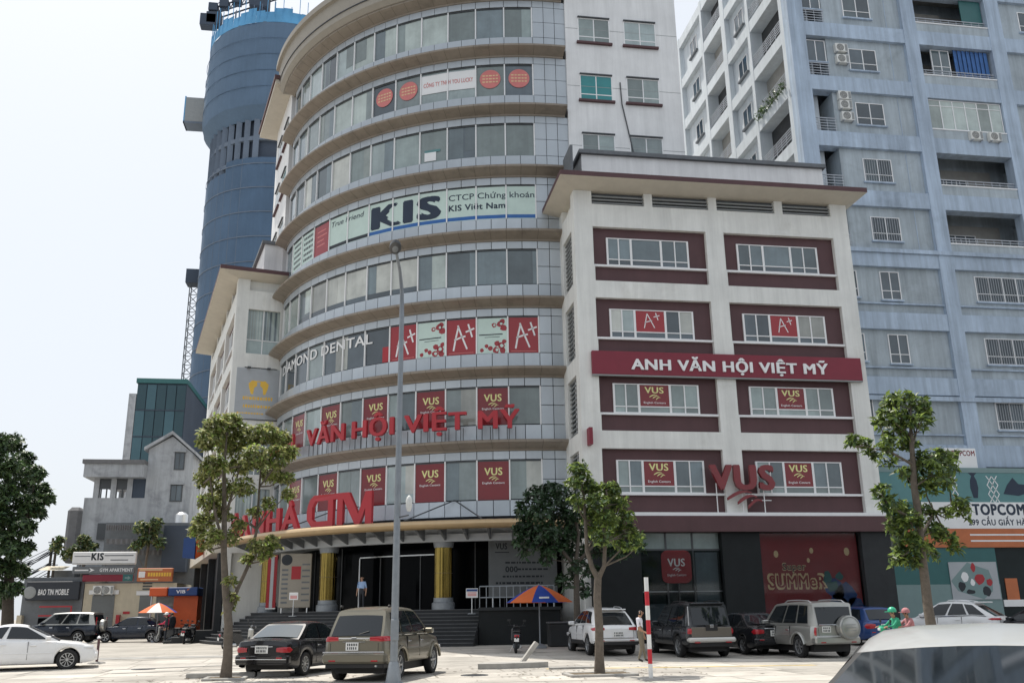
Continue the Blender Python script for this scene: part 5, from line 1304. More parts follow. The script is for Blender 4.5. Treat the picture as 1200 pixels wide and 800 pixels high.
# ================================================================== building across the road, behind the viewer (unseen; added to darken glass reflections)
def opposite():
    t = thing('added_opposite_row', 'unseen grey shophouse row added behind the viewer for reflections', 'building', (0, -24, 0))
    MB().box(-60, 75, -14, 0, -.1, 9.6).build('wall', 'shop_grey', t); MB().box(-60.5, 75.5, -14.4, .5, 9.603, 10.1).build('roof', 'old_roof', t)
    me = MB().box(-.9, .9, .002, .08, 0, 1.9).mesh('window', 'pane2'); sg = MB().box(-2.4, 2.4, .002, .4, 0, 1.1).mesh('sign_board', 'sign_white')
    for j in range(2):
        for i in range(36): link('window', me, t, (-57 + 3.6 * i, 0, 5.2 + 3.1 * j))
    for i in range(22): link('sign_board', sg, t, (-55 + 5.9 * i, 0, 3.4))
    for i in range(22): MB().box(-57.2 + 5.9 * i, -52.8 + 5.9 * i, .002, .06, 0, 3.2).build('shop_opening', 'dark_glass', t)
opposite()
# ================================================================== vehicles
WHEEL = {}
def wheel_meshes(r, w, style):
    k = (round(r, 3), round(w, 3), style)
    if k in WHEEL: return WHEEL[k]
    rr = r * .66
    ty = MB().lathe([(rr, -w*.42), (r*.86, -w*.5), (r*.97, -w*.42), (r, -w*.2), (r, w*.2), (r*.97, w*.42), (r*.86, w*.5), (rr, w*.42)], 28, 'y', close=True).mesh('wheel', 'tyre', 35)
    m = MB(); m.lathe([(rr*1.02, .40*w), (rr*.93, .40*w), (rr*.90, .30*w), (rr*.90, -.3*w), (rr*1.02, -.35*w)], 28, 'y', mi=0)
    m.lathe([(0, .05*w), (rr*.9, .05*w)], 20, 'y', mi=1); m.lathe([(0, .36*w), (rr*.2, .36*w), (rr*.22, .2*w)], 14, 'y', mi=0)
    n = {0: 5, 1: 6, 2: 10}[style]
    for i in range(n):
        a = 6.2832 * i / n; da = .16 if n < 8 else .09
        P = []
        for rad, d, y in ((rr*.18, da*1.5, .34*w), (rr*.93, da, .36*w)):
            P += [(rad*math.cos(a-d), y, rad*math.sin(a-d)), (rad*math.cos(a+d), y, rad*math.sin(a+d))]
        q = [P[0], P[1], P[3], P[2]]; m.prism(q, (0, -.08*w, 0), 0)
    rm = m.mesh('rim', ['rim', 'black_plastic'], 35); WHEEL[k] = (ty, rm); return WHEEL[k]
def car(name, label, pos, heading, s, paint, cat='car'):
    """s: dict of sizes. local x = forward (rear bumper at 0), y = left, z up"""
    L, Wd, H = s['L'], s['W'], s['H']; wr = s.get('r', .33); xr, xf = s['xr'], s['xf']; sill = s.get('sill', .27); hw = Wd / 2
    t = thing(name, label, cat, pos, heading); 
    up = s['up']; zu = lambda x: float(np.interp(x, [p[0] for p in up], [p[1] for p in up]))
    wp = s.get('wp', [(0, .80), (.05, .87), (.18, .95), (.5, .99), (1.2, 1.0), (L - 1.3, 1.0), (L - .6, .96), (L - .22, .88), (L - .05, .74), (L, .62)])
    wf = lambda x: hw * float(np.interp(x, [p[0] for p in wp], [p[1] for p in wp]))
    Ra = wr * s.get('arch', 1.20)
    lowr = s.get('low', [(0, .42), (.25, sill), (L - .4, sill), (L, .36)])
    def zl(x):
        z = float(np.interp(x, [p[0] for p in lowr], [p[1] for p in lowr]))
        for c in (xr, xf):
            d = abs(x - c)
            if d < Ra: z = max(z, wr * .95 + math.sqrt(Ra * Ra - d * d))
        return z
    xs = sorted(set([round(v, 4) for v in list(np.linspace(0, L, 26)) + [p[0] for p in wp] + [p[0] for p in up] + [c + Ra * math.sin(u) for c in (xr, xf) for u in np.linspace(-1.57, 1.57, 15)] + [c + e * (Ra + .004) for c in (xr, xf) for e in (-1, 1)]]))
    xs = [x for x in xs if 0 <= x <= L]
    tl = [0, .10, .3, .55, .72, .88, .965, 1.0]; wl = [.93, .985, 1.0, .995, .985, .965, .94, .895]
    mb = MB(); ring = []
    for x in xs:
        a, b, w = zl(x), zu(x), wf(x)
        if a > b - .06: a = b - .06
        L_ = [(w * k, a + (b - a) * q) for q, k in zip(tl, wl)]
        cr = [(w * .6, b + .025), (w * .3, b + .038), (0, b + .042)]
        pts = L_ + cr; row = [(x, y, z) for y, z in pts] + [(x, -y, z) for y, z in reversed(pts[:-1])]
        mb.v += row; ring.append(len(row))
    n = ring[0]
    for i in range(len(xs) - 1):
        for k in range(n - 1): mb.f.append((i*n+k, i*n+k+1, i*n+n+k+1, i*n+n+k)); mb.mi.append(0)
    mb.f.append(tuple(range(n))); mb.f.append(tuple(range((len(xs)-1)*n + n - 1, (len(xs)-1)*n - 1, -1))); mb.mi += [0, 0]
    body = mb.build('body', paint, t, smooth=38)
    u = MB(); u.box(.35, L - .45, -hw + .26, hw - .26, .20, .55); u.build('underbody', 'black_plastic', t)
    # cladding along the sills
    if s.get('clad'): 
        for e in (-1, 1): MB().cbox(xr + Ra + .02, xf - Ra - .02, min(e * (hw - .06), e * (hw + .012)), max(e * (hw - .06), e * (hw + .012)), sill - .05, sill + .10, .02).build('sill', s['clad'], t)
    # arch trims
    if s.get('flare'):
        for e in (-1, 1):
            for c in (xr, xf):
                pts = [(c + (Ra + .03) * math.sin(v), e * (hw + .004), wr * .95 + (Ra + .03) * math.cos(v)) for v in np.linspace(-1.35, 1.35, 13)]; MB().tube(pts, .045, 6).build('arch_flare', s['flare'], t, smooth=40)
    # ---- cabin
    x0, x1, x2, x3 = s['gh']; wb = hw * s.get('wb', .90); wt = hw * s.get('wt', .74); zr = s['H']; bow = s.get('bow', .05)
    def roofz(u): return zr - bow * (2 * u - 1) ** 2 - s.get('rdrop', 0) * (1 - u) ** 2
    def S(u, v, e):
        xb, xt = x0 + (x3 - x0) * u, x1 + (x2 - x1) * u; zb, zt = zu(xb) + .0, roofz(u)
        bb = wb * min(1, wf(xb) / hw * 1.0); y = bb + (wt - bb) * (v ** s.get('vexp', 1.25))
        return Vector((xb + (xt - xb) * v, e * y, zb + (zt - zb) * v))
    mb = MB(); U = np.linspace(0, 1, 13); V = [0, .3, .6, .85, .95]
    for uu in U:
        row = [S(uu, v, 1) for v in V]; top = S(uu, 1, 1)
        tp = [Vector((top.x, top.y * .93, top.z + .006)), Vector((top.x, top.y * .6, top.z + .03)), Vector((top.x, 0, top.z + .04))]
        full = row + tp; full = full + [Vector((p.x, -p.y, p.z)) for p in reversed(full[:-1])]; mb.v += [tuple(p) for p in full]; n = len(full)
    for i in range(len(U) - 1):
        for k in range(n - 1): mb.f.append((i*n+k, i*n+k+1, i*n+n+k+1, i*n+n+k)); mb.mi.append(0)
    mb.f.append(tuple(range(n))); mb.f.append(tuple(range((len(U)-1)*n + n - 1, (len(U)-1)*n - 1, -1))); mb.mi += [0, 0]
    cab = mb.build('roof', s.get('roofm', paint), t, smooth=38)
    gl = s.get('glass', 'car_glass')
    for (ua, ub) in s['win']:
        for e in (-1, 1):
            g = MB(); nu, nv = 6, 4; v0, v1 = s.get('v0', .10), s.get('v1', .88)
            for i in range(nu + 1):
                for j in range(nv + 1):
                    p = S(ua + (ub - ua) * i / nu, v0 + (v1 - v0) * j / nv, e); g.v.append((p.x, p.y + e * .012, p.z + .003))
            for i in range(nu):
                for j in range(nv): a = i*(nv+1)+j; g.f.append((a, a+nv+1, a+nv+2, a+1)); g.mi.append(0)
            g.build('side_window', gl, t, smooth=30)
    def endglass(nm, uu, off, v0, v1, mg, m):
        g = MB(); a, b = S(uu, v0, 1), S(uu, v1, 1); d = (b - a); nrm = Vector((-1 if uu == 0 else 1, 0, 0)); dd = Vector((d.x, 0, d.z)).normalized(); nn = Vector((dd.z, 0, -dd.x)); nn = nn if nn.x * nrm.x > 0 else -nn
        nv, ny = 4, 8
        for j in range(nv + 1):
            p = S(uu, v0 + (v1 - v0) * j / nv, 1); y = p.y - mg
            for i in range(ny + 1):
                k = -1 + 2 * i / ny; q = Vector((p.x, y * k, p.z)) + nn * (off + .035 * (1 - k * k)); g.v.append(tuple(q))
        for j in range(nv):
            for i in range(ny): a_ = j*(ny+1)+i; g.f.append((a_, a_+1, a_+ny+2, a_+ny+1)); g.mi.append(0)
        return g.build(nm, m, t, smooth=30)
    endglass('rear_window', 0.0, .010, s.get('rv0', .08), s.get('rv1', .86), .07, s.get('rear_glass', gl)); endglass('windscreen', 1.0, .010, .06, s.get('fv1', .93), s.get('fmg', .06), s.get('front_glass', gl))
    if s['H'] > 1.6 or paint == 'car_white': endglass('windscreen_seal', 1.0, .004, .03, min(.995, s.get('fv1', .93) + .03), s.get('fmg', .06) - .03, 'black_plastic')
    # ---- wheels
    ty, rm = wheel_meshes(wr, s.get('tw', .225), s.get('rim', 0))
    for c in (xr, xf):
        for e in (-1, 1):
            o = link('wheel', ty, t, (c, e * (hw - .125), wr)); o.rotation_euler = (0, 0, 0 if e > 0 else math.pi); link('rim', rm, o)
    # ---- lamps, plates, bumpers, mirrors, handles
    for e in (-1, 1):
        for (xa, xb, ya, yb, za, zb) in s.get('tail', []):
            # lamp that wraps round the rear corner, following the body outline
            kf = lambda z: float(np.interp((z - zl(.1)) / max(.1, zu(.1) - zl(.1)), tl, wl)) if z < zu(.1) else (wb / hw)
            path = [(0.0, ya), (0.0, max(ya, .80 * hw * .9))] + [(x, None) for x in (0.0, .05, .11, .18, .30, .42, .6) if x <= max(xb, .05)]
            q = MB(); rows = 3
            for j in range(rows):
                z = za + (zb - za) * j / (rows - 1); sh = .012 if j in (0, rows - 1) else .026
                for i, (x, y) in enumerate(path):
                    tip = 1.0 - .35 * (abs(2 * j / (rows - 1) - 1)) * (i / (len(path) - 1)) ** 2 if xb > .2 else 1.0
                    xx = x * tip; yy = y if y is not None else wf(xx) * min(kf(z), .985)
                    q.v.append((xx - sh * (1 if xx < .12 else .25), e * (yy + (sh if y is None else 0)), za + (zb - za) * .5 + (z - (za + zb) * .5) * (1 - .25 * (i == 0))))
            m_ = len(path)
            for j in range(rows - 1):
                for i in range(m_ - 1): q.f.append((j*m_+i, j*m_+i+1, j*m_+m_+i+1, j*m_+m_+i)); q.mi.append(0)
            q.build('tail_light', 'tail_red', t, smooth=50)
        for (xa, xb, ya, yb, za, zb) in s.get('head', [(L - .42, L - .06, hw - .48, hw - .10, .62, .76)]):
            ys = sorted((e * ya, e * yb)); MB().cbox(xa, xb, ys[0], ys[1], za, zb, .02).build('headlight', 'lamp_clear', t)
        xm = x3 - .35; zm = zu(xm); ys = sorted((e * (hw * .92), e * (hw + .16)))
        MB().cbox(xm - .10, xm + .07, ys[0], ys[1], zm + .02, zm + .16, .03).build('mirror', s.get('mirror', paint), t)
        for xh in [d_ + .06 for d_ in s.get('doors', [])]:
            ys = sorted((e * (hw * .97), e * (hw + .02))); MB().cbox(xh, xh + .2, ys[0], ys[1], zu(xh) - .17, zu(xh) - .13, .012).build('door_handle', s.get('trim', 'chrome' if 'white' not in paint else paint), t)
        for xd in s.get('doors', [xr + .35, (xr + xf) / 2 + .1]):
            ys = sorted((e * (hw * .93), e * (hw + .0015))); MB().box(xd, xd + .012, ys[0], ys[1], sill + .12, zu(xd) - .03).build('door_gap', 'black_plastic', t)
        if s.get('belt'):
            g = MB()
            pts = [S(uu, .03, e) + Vector((0, e * .016, 0)) for uu in np.linspace(s['win'][0][0], s['win'][-1][1], 8)]; g.tube(pts, .014, 5).build('window_trim', 'chrome', t)
        if s.get('rails'):
            pts = [Vector((p.x, p.y * .86, p.z + (.07 if 0 < i < 9 else .0))) for i, p in enumerate([S(uu, 1, e) for uu in np.linspace(.06, .8, 10)])]; MB().tube(pts, .022, 6).build('roof_rail', s['rails'], t)
    if s['H'] > 1.6 and s['L'] > 4.2:
        y0 = hw * .80 * .88; g = MB()
        for e in (-1, 1): g.box(-.004, .004, e * y0 - .006, e * y0 + .006, .60, zu(0) - .04)
        g.box(-.004, .004, -y0 + .007, y0 - .007, .597, .609); g.build('tailgate_gap', 'black_plastic', t)
    for e in (-1, 1):
        zz = sill + .30; ys = sorted((e * (hw * .98), e * (hw + .006))); MB().cbox(xr + Ra + .1, xf - Ra - .1, ys[0], ys[1], zz, zz + .035, .004).build('side_moulding', s.get('mould', paint), t)
        ys = sorted((e * hw * .52, e * hw * .72)); MB().cbox(-.012 - (s['bump'][3] if s.get('bump') else 0), .02, ys[0], ys[1], .50, .535, .006).build('reflector', 'tail_red', t)
    if s.get('bump'):
        (z0, z1, m, dx) = s['bump']; MB().cbox(-dx, .30, -hw * .93, hw * .93, z0, z1, .05).build('rear_bumper', m, t)
    (z0, z1, m, dx) = s.get('fbump', (.34, .56, paint, .0)); MB().cbox(L - .5, L + dx, -hw * .80, hw * .80, z0, z1, .06).build('front_bumper', m, t)
    if s.get('plate'):
        (xx, yc, zc, w2, h2) = s['plate']; p = MB().cbox(xx - .012, xx, yc - w2, yc + w2, zc - h2, zc + h2, .004).build('number_plate', 'plate', t)
        q = MB(); rr = random.Random(int(pos[0] * 100) % 997)
        rows = (zc + h2 * .12, zc - h2 * .72) if h2 > .08 else (zc - h2 * .4,)
        for zz in rows:
            y = yc + w2 * .75
            while y > yc - w2 * .75: q.box(xx - .016, xx - .0125, y - .028, y, zz, zz + h2 * .6); y -= rr.choice((.045, .05, .06))
        q.build('plate_marks', 'ink', p)
    for (nm, m, bx) in s.get('extra', []): MB().cbox(*bx, min(.02, (bx[1]-bx[0])*.3, (bx[3]-bx[2])*.3, (bx[5]-bx[4])*.3)).build(nm, m, t)
    if s.get('spare'):
        (yc, zc, r, m) = s['spare']; o = MB().lathe([(0, -.20), (r * .85, -.20), (r * .97, -.16), (r, -.08), (r, .04), (r * .8, .06), (0, .06)], 32, 'x', (-.08, yc, zc)).build('spare_wheel_cover', m, t, smooth=40)
        MB().lathe([(r * .8, -.206), (r * .88, -.206), (r * .88, -.198), (r * .8, -.198)], 32, 'x', (-.08, yc, zc), close=True).build('cover_ring', 'louvre_light', o)
        q = MB()
        for k in (-.12, .0, .12): q.box(-.288, -.281, yc - r * .5, yc + r * .5, zc + k * r * 2 - .012, zc + k * r * 2 + .012)
        q.build('cover_print', 'louvre_light', o)
    # shark fin / wiper
    if s.get('wiper', True) and s['H'] > 1.6:
        p = S(0, .10, 1); MB().tube([(p.x - .03, 0, p.z), (p.x - .01, -.35, p.z + .10)], .012, 4).build('rear_wiper', 'black_plastic', t)
    return t
SUV = dict(L=4.70, W=1.82, H=1.80, r=.37, xr=.98, xf=3.78, sill=.42, low=[(0, .50), (.3, .42), (4.3, .42), (4.7, .48)], up=[(0, 1.02), (.1, 1.05), (3.2, 1.07), (3.55, 1.06), (4.35, .98), (4.62, .86), (4.7, .70)],
           gh=(.03, .30, 2.55, 3.45), wt=.76, wb=.92, win=[(.10, .30), (.33, .58), (.61, .93)], rv0=.06, rv1=.84, doors=[1.45, 2.45])
def sv(b, **k): d = dict(b); d.update(k); return d
SEDAN = dict(L=4.60, W=1.77, H=1.44, r=.32, xr=.95, xf=3.70, sill=.24, low=[(0, .34), (.3, .24), (4.2, .22), (4.6, .30)], up=[(0, .82), (.05, .93), (.4, .99), (.95, .97), (3.25, .93), (4.1, .84), (4.45, .72), (4.6, .56)],
             gh=(.62, 1.35, 2.55, 3.45), wt=.70, wb=.88, win=[(.12, .42), (.47, .90)], rv0=.10, rv1=.88, tail=[(-.015, .28, .44, .86, .66, .86)], plate=(-.02, 0, .74, .20, .10), doors=[1.55, 2.45])
def place(px_, py_, heading_deg, off=0.0):
    p = G(px_, py_); h = R_(heading_deg); return (p.x + math.cos(h) * off, p.y + math.sin(h) * off, gz(p.y + 1.5)), h
def cars():
    p, h = place(427, 797, 68, -.75)
    car('sport_utility_vehicle', 'gold beige sport utility vehicle with wraparound red tail lights beside the lamp post', p, h,
        sv(SUV, gh=(.06, .50, 2.55, 3.5), wt=.70, rdrop=.03, vexp=1.5, rv1=.80, up=[(0, .98), (.08, 1.08), (.3, 1.10), (3.2, 1.09), (3.55, 1.07), (4.35, .98), (4.62, .86), (4.7, .70)], tail=[(-.03, .42, .42, .935, .98, 1.10)], plate=(-.015, .05, .86, .17, .10), bump=(.45, .70, 'car_gold', .06), belt=True, rails=False, rim=1, flare='car_gold',
           extra=[('tailgate_trim', 'chrome', (-.035, -.01, -.42, .42, 1.03, 1.06)), ('tailgate_trim', 'chrome', (-.03, -.005, -.30, .30, .955, .972)), ('bumper_trim', 'chrome', (-.075, -.055, -.82, .82, .70, .735)), ('lower_bumper', 'black_plastic', (.02, .5, -.78, .78, .33, .46)), ('badge', 'chrome', (-.05, -.02, -.07, .07, 1.02, 1.08)), ('aerial_mount', 'black_plastic', (.55, .66, -.72, -.66, 1.79, 1.86)), ('aerial_mount', 'black_plastic', (.55, .66, .60, .66, 1.79, 1.86)), ('exhaust', 'chrome', (.0, .2, -.62, -.54, .36, .43))]), 'car_gold')
    p, h = place(320, 792, 66, -.7)
    car('sedan', 'black sedan with rear window coloured pale as a sky reflection parked beside the gold beige vehicle', p, h,
        sv(SEDAN, rear_glass='car_glass_sky', belt=True, rim=2, bump=(.34, .60, 'car_black', .03), tail=[(-.015, .25, .45, .84, .66, .80)], extra=[('boot_trim', 'chrome', (-.03, -.01, -.34, .34, .80, .82)), ('bumper_trim', 'chrome', (-.05, -.03, -.78, .78, .47, .49))]), 'car_black')
    p, h = place(724, 769, 91)
    car('sport_utility_vehicle', 'white sport utility vehicle nosed in under the dark leafy tree', p, h,
        sv(SUV, L=4.64, H=1.66, wp=[(0, .70), (.04, .80), (.12, .88), (.3, .95), (.6, .99), (1.2, 1.0), (3.3, 1.0), (3.9, .96), (4.25, .88), (4.45, .74), (4.55, .62)], gh=(.10, .85, 2.45, 3.45), wt=.66, vexp=1.6, r=.36, up=[(0, .90), (.06, 1.0), (.25, 1.07), (1.0, 1.09), (3.2, 1.03), (3.6, 1.0), (4.3, .92), (4.55, .8), (4.64, .64)], rdrop=.06, tail=[(-.03, .42, .46, .90, .87, .99)], plate=(-.015, -.05, .74, .20, .10), bump=(.48, .58, 'car_white', .04), clad='black_plastic', rails='steel', rim=1,
           extra=[('lower_bumper', 'black_plastic', (-.02, .45, -.80, .80, .36, .478)), ('roof_spoiler', 'car_white', (.60, 1.0, -.56, .56, 1.585, 1.625)), ('bumper_trim', 'chrome', (-.05, -.02, -.75, .75, .615, .63))]), 'car_white')
    p, h = place(836, 771, 92)
    car('sport_utility_vehicle', 'black and taupe sport utility vehicle with black grille badge and pale bumper', p, h,
        sv(SUV, H=1.84, W=1.86, glass='car_glass', tail=[(-.02, .11, .62, .915, .80, .98)], plate=None, bump=(.52, .68, 'car_warmwhite', .12), rails='black_plastic', roofm='car_dark', rim=0,
           extra=[('tailgate', 'car_taupe', (-.03, .02, -.74, .74, .69, 1.02)), ('badge_plate', 'black_plastic', (-.055, -.031, -.22, .22, .90, 1.10)), ('badge', 'chrome', (-.075, -.056, -.07, .07, 1.0, 1.10)), ('window_edge', 'steel', (.0, .05, .80, .83, 1.08, 1.72)), ('lower_bumper', 'black_plastic', (.0, .5, -.78, .78, .36, .518)), ('roof_spoiler', 'car_dark', (.18, .50, -.62, .62, 1.79, 1.84))]), 'car_dark')
    p, h = place(911, 768, 93)
    car('sedan', 'dark grey sedan parked between two sport utility vehicles under the wing', p, h, sv(SEDAN, bump=(.34, .58, 'car_dark', .03), tail=[(-.015, .28, .44, .86, .72, .88)], extra=[('boot_trim', 'chrome', (-.03, -.01, -.42, .42, .89, .915)), ('boot_spoiler', 'car_dark', (.0, .2, -.6, .6, 1.0, 1.03))]), 'car_dark')
    p, h = place(983, 771, 94)
    car('sport_utility_vehicle', 'silver sport utility vehicle with large round spare wheel cover on its tailgate', p, h,
        sv(SUV, H=1.82, gh=(.02, .14, 2.6, 3.45), wt=.80, tail=[(-.02, .06, .74, .90, .74, 1.0)], plate=(-.02, .36, .93, .16, .10), bump=(.46, .70, 'car_silver', .12), spare=(-.40, .98, .40, 'car_silver'), roofm='car_silver', glass='car_glass', flare='car_silver', rim=1, rails='steel',
           extra=[('tailgate_trim', 'chrome', (-.03, -.01, -.1, .62, 1.05, 1.09)), ('step_pad', 'steel', (-.13, -.10, -.3, .8, .70, .73))]), 'car_silver')
    p, h = place(1040, 757, 96)
    car('hatchback', 'small blue hatchback behind the silver vehicle at the wing corner', p, h, sv(SEDAN, L=3.9, H=1.50, xf=3.2, gh=(.10, .45, 2.1, 3.0), up=[(0, .86), (.1, .95), (2.9, .95), (3.5, .84), (3.8, .7), (3.9, .5)], low=[(0, .34), (.3, .24), (3.5, .24), (3.9, .3)], wp=[(0, .80), (.2, .96), (.6, 1), (2.8, 1), (3.4, .95), (3.8, .8), (3.9, .65)], doors=[1.3, 2.0]), 'car_blue')
    p, h = place(1182, 753, 128)
    car('sport_utility_vehicle', 'white crossover parked before the teal shop front', p, h,
        sv(SUV, L=4.55, H=1.67, wp=[(0, .70), (.04, .80), (.12, .88), (.3, .95), (.6, .99), (1.2, 1.0), (3.3, 1.0), (3.9, .96), (4.25, .88), (4.45, .74), (4.55, .62)], gh=(.12, .95, 2.4, 3.45), wt=.66, vexp=1.6, r=.35, up=[(0, .96), (.1, 1.02), (1.0, 1.08), (3.2, 1.02), (3.6, .99), (4.2, .90), (4.45, .78), (4.55, .62)], rdrop=.07, tail=[(-.02, .45, .50, .90, .90, .99)], bump=(.44, .62, 'car_white', .04), clad='black_plastic', rails='steel', belt=True, plate=(-.015, 0, .80, .2, .09), extra=[('roof_spoiler', 'car_white', (.55, .95, -.6, .6, 1.60, 1.65))]), 'car_white')
    p, h = place(1292, 757, 112)
    car('sedan', 'dark sedan beside the white crossover before the teal shop front', p, h, sv(SEDAN), 'car_dark')
    a = G(78, 783.5); b = G(-8, 788); d = (a - b); hd = math.degrees(math.atan2(d.y, d.x)); hd = 14
    h = R_(hd); c = Vector((a.x, a.y, 0)) - Vector((math.cos(h) * 3.68, math.sin(h) * 3.68, 0)) + Vector((-math.sin(h) * .78, math.cos(h) * .78, 0))
    car('sedan', 'white fastback sedan standing side-on beside the rusty bollard', (c.x, c.y, 0), h,
        sv(SEDAN, L=4.58, H=1.45, r=.33, gh=(.35, 1.5, 2.35, 3.40), xr=.92, xf=3.66, up=[(0, .86), (.05, .95), (.4, 1.02), (1.2, 1.0), (3.2, .93), (4.0, .83), (4.4, .70), (4.58, .52)], head=[(4.12, 4.42, .50, .80, .66, .75)], belt=False, rim=2, plate=None), 'car_white')
    g = onY(70, 735, 61.0); car('sport_utility_vehicle', 'dark sport utility vehicle with pale roof before the phone shop', (g.x + 2.1, g.y + .9, gz(g.y)), R_(172), sv(SUV, L=4.6, H=1.78, r=.36, gh=(.05, .25, 2.6, 3.5), wt=.80, glass='car_glass', roofm='car_silver', tail=[(-.02, .1, .78, .90, 1.05, 1.5)], spare=(0.0, 1.0, .36, 'car_silver')), 'car_navy')
    g = onY(150, 735, 61.5); car('sedan', 'dark blue green sedan with pale bonnet lamp before the grey shutter', (g.x + 2.4, g.y + .9, gz(g.y)), R_(175), sv(SEDAN, H=1.47), 'car_navy')
    # the roof of a car standing on the road right in front of the viewer
    c = onZ(1160, 745, 1.49); k = 5.25 / Vector((c.x, c.y)).length; cx, cy = c.x * k, c.y * k; h = math.atan2(-cy, -cx) + R_(2)
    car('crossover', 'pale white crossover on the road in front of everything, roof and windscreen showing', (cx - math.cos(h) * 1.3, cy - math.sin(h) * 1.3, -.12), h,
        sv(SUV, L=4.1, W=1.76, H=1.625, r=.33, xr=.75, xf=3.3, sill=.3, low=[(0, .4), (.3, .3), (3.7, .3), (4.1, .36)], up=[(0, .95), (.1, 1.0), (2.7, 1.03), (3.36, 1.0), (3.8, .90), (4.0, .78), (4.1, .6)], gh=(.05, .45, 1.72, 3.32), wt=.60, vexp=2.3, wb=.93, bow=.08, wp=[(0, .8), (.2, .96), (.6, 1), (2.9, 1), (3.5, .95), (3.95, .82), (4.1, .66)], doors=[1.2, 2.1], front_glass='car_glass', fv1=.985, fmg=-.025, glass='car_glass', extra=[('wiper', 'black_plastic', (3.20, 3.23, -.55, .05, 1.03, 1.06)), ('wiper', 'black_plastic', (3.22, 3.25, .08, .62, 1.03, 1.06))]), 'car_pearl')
cars()
# ================================================================== people
def person(name, label, pos, rz, pose, cloth, scale=1.0, cat='person', extras=None):
    """pose: dict of joints (x forward, y left, z up) for a 1.70 m figure. One continuous skinned body; clothing by region."""
    J = dict(pelvis=(0, 0, .93), waist=(0, 0, 1.08), chest=(.0, 0, 1.28), neck=(.0, 0, 1.43), jaw=(.02, 0, 1.51), head=(.03, 0, 1.60), crown=(.02, 0, 1.67))
    for s, n in ((1, 'l'), (-1, 'r')):
        J.update({'hip' + n: (0, s*.09, .90), 'kne' + n: (.02, s*.10, .49), 'ank' + n: (-.01, s*.10, .09), 'toe' + n: (.15, s*.115, .035),
                  'sho' + n: (0, s*.17, 1.38), 'elb' + n: (-.03, s*.23, 1.10), 'wri' + n: (.05, s*.24, .86), 'pal' + n: (.07, s*.24, .79), 'mid' + n: (.085, s*.24, .71), 'idx' + n: (.115, s*.232, .715), 'pin' + n: (.055, s*.242, .725), 'rin' + n: (.07, s*.246, .71), 'thu' + n: (.12, s*.215, .775)})
    J.update(pose)
    R = dict(pelvis=.135, waist=.125, chest=.145, neck=.055, jaw=.075, head=.095, crown=.06, hip=.085, kne=.055, ank=.042, toe=.035, sho=.06, elb=.042, wri=.028, pal=.030, mid=.010, idx=.010, pin=.009, rin=.010, thu=.011)
    names = list(J); idx = {n: i for i, n in enumerate(names)}
    E_ = [('pelvis', 'waist'), ('waist', 'chest'), ('chest', 'neck'), ('neck', 'jaw'), ('jaw', 'head'), ('head', 'crown')]
    for n in 'lr': E_ += [('pelvis', 'hip' + n), ('hip' + n, 'kne' + n), ('kne' + n, 'ank' + n), ('ank' + n, 'toe' + n), ('chest', 'sho' + n), ('sho' + n, 'elb' + n), ('elb' + n, 'wri' + n), ('wri' + n, 'pal' + n)] + [('pal' + n, f + n) for f in ('mid', 'idx', 'pin', 'rin', 'thu')]
    me = bpy.data.meshes.new('body'); me.from_pydata([J[n] for n in names], [(idx[a], idx[b]) for a, b in E_], [])
    ob = bpy.data.objects.new('body', me); COL.objects.link(ob)
    m = ob.modifiers.new('skin', 'SKIN'); m.use_smooth_shade = True; ob.modifiers.new('sub', 'SUBSURF').levels = 1
    for i, n in enumerate(names):
        r = R[n] if n in R else R[n[:3]]; sv_ = me.skin_vertices[0].data[i]; f = (1.25, .85) if n in ('chest', 'waist', 'pelvis') else (1, 1)
        sv_.radius = (r * f[1], r * f[0]) if n in ('chest', 'waist', 'pelvis') else (r, r); sv_.use_root = (n == 'pelvis')
    dg = bpy.context.evaluated_depsgraph_get(); bm = bpy.data.meshes.new_from_object(ob.evaluated_get(dg)); bpy.data.objects.remove(ob); bpy.data.meshes.remove(me)
    seg = []
    for a, b in E_:
        if a[:3] in ('wri', 'pal') or b[:3] == 'wri' and not cloth.get('long'): k = 'skin'
        elif a in ('neck', 'jaw', 'head'): k = 'skin'
        elif a[:3] in ('hip', 'kne') or (a == 'pelvis' and b[:3] == 'hip'): k = 'pants'
        elif a[:3] == 'ank': k = 'shoe'
        elif a == 'pelvis': k = 'pants'
        else: k = 'shirt'
        seg.append((np.array(J[a]), np.array(J[b]), k))
    keys = ['skin', 'shirt', 'pants', 'shoe', 'hair']; mm = dict(skin='skin', shirt=cloth['shirt'], pants=cloth['pants'], shoe='shoe', hair='hair')
    bm.materials.clear()
    for k in keys: bm.materials.append(M[mm[k]])
    co = np.array([v.co[:] for v in bm.vertices])
    A = np.array([s[0] for s in seg]); B = np.array([s[1] for s in seg]); head = np.array(J['head'])
    for p in bm.polygons:
        c = np.array(p.center[:]); d = B - A; tt = np.clip(((c - A) * d).sum(1) / np.maximum((d * d).sum(1), 1e-9), 0, 1); dist = np.linalg.norm(A + d * tt[:, None] - c, axis=1); k = seg[int(dist.argmin())][2]
        if k == 'skin' and np.linalg.norm(c - head) < .16 and (c[2] > head[2] + .035 or (c[0] < head[0] + .03 and c[2] > head[2] - .07)): k = 'hair'
        p.material_index = keys.index(k); p.use_smooth = True
    t = thing(name, label, cat, pos, rz); t.scale = (scale,) * 3
    link('body', bm, t); hx, hy, hz = J['head']
    q = MB()
    q.add([(hx + .09, hy - .012, hz + .015), (hx + .09, hy + .012, hz + .015), (hx + .118, hy, hz - .028), (hx + .088, hy - .016, hz - .035), (hx + .088, hy + .016, hz - .035)], [(0, 1, 2), (0, 2, 3), (1, 4, 2), (3, 2, 4)]); q.build('nose', 'skin', t)
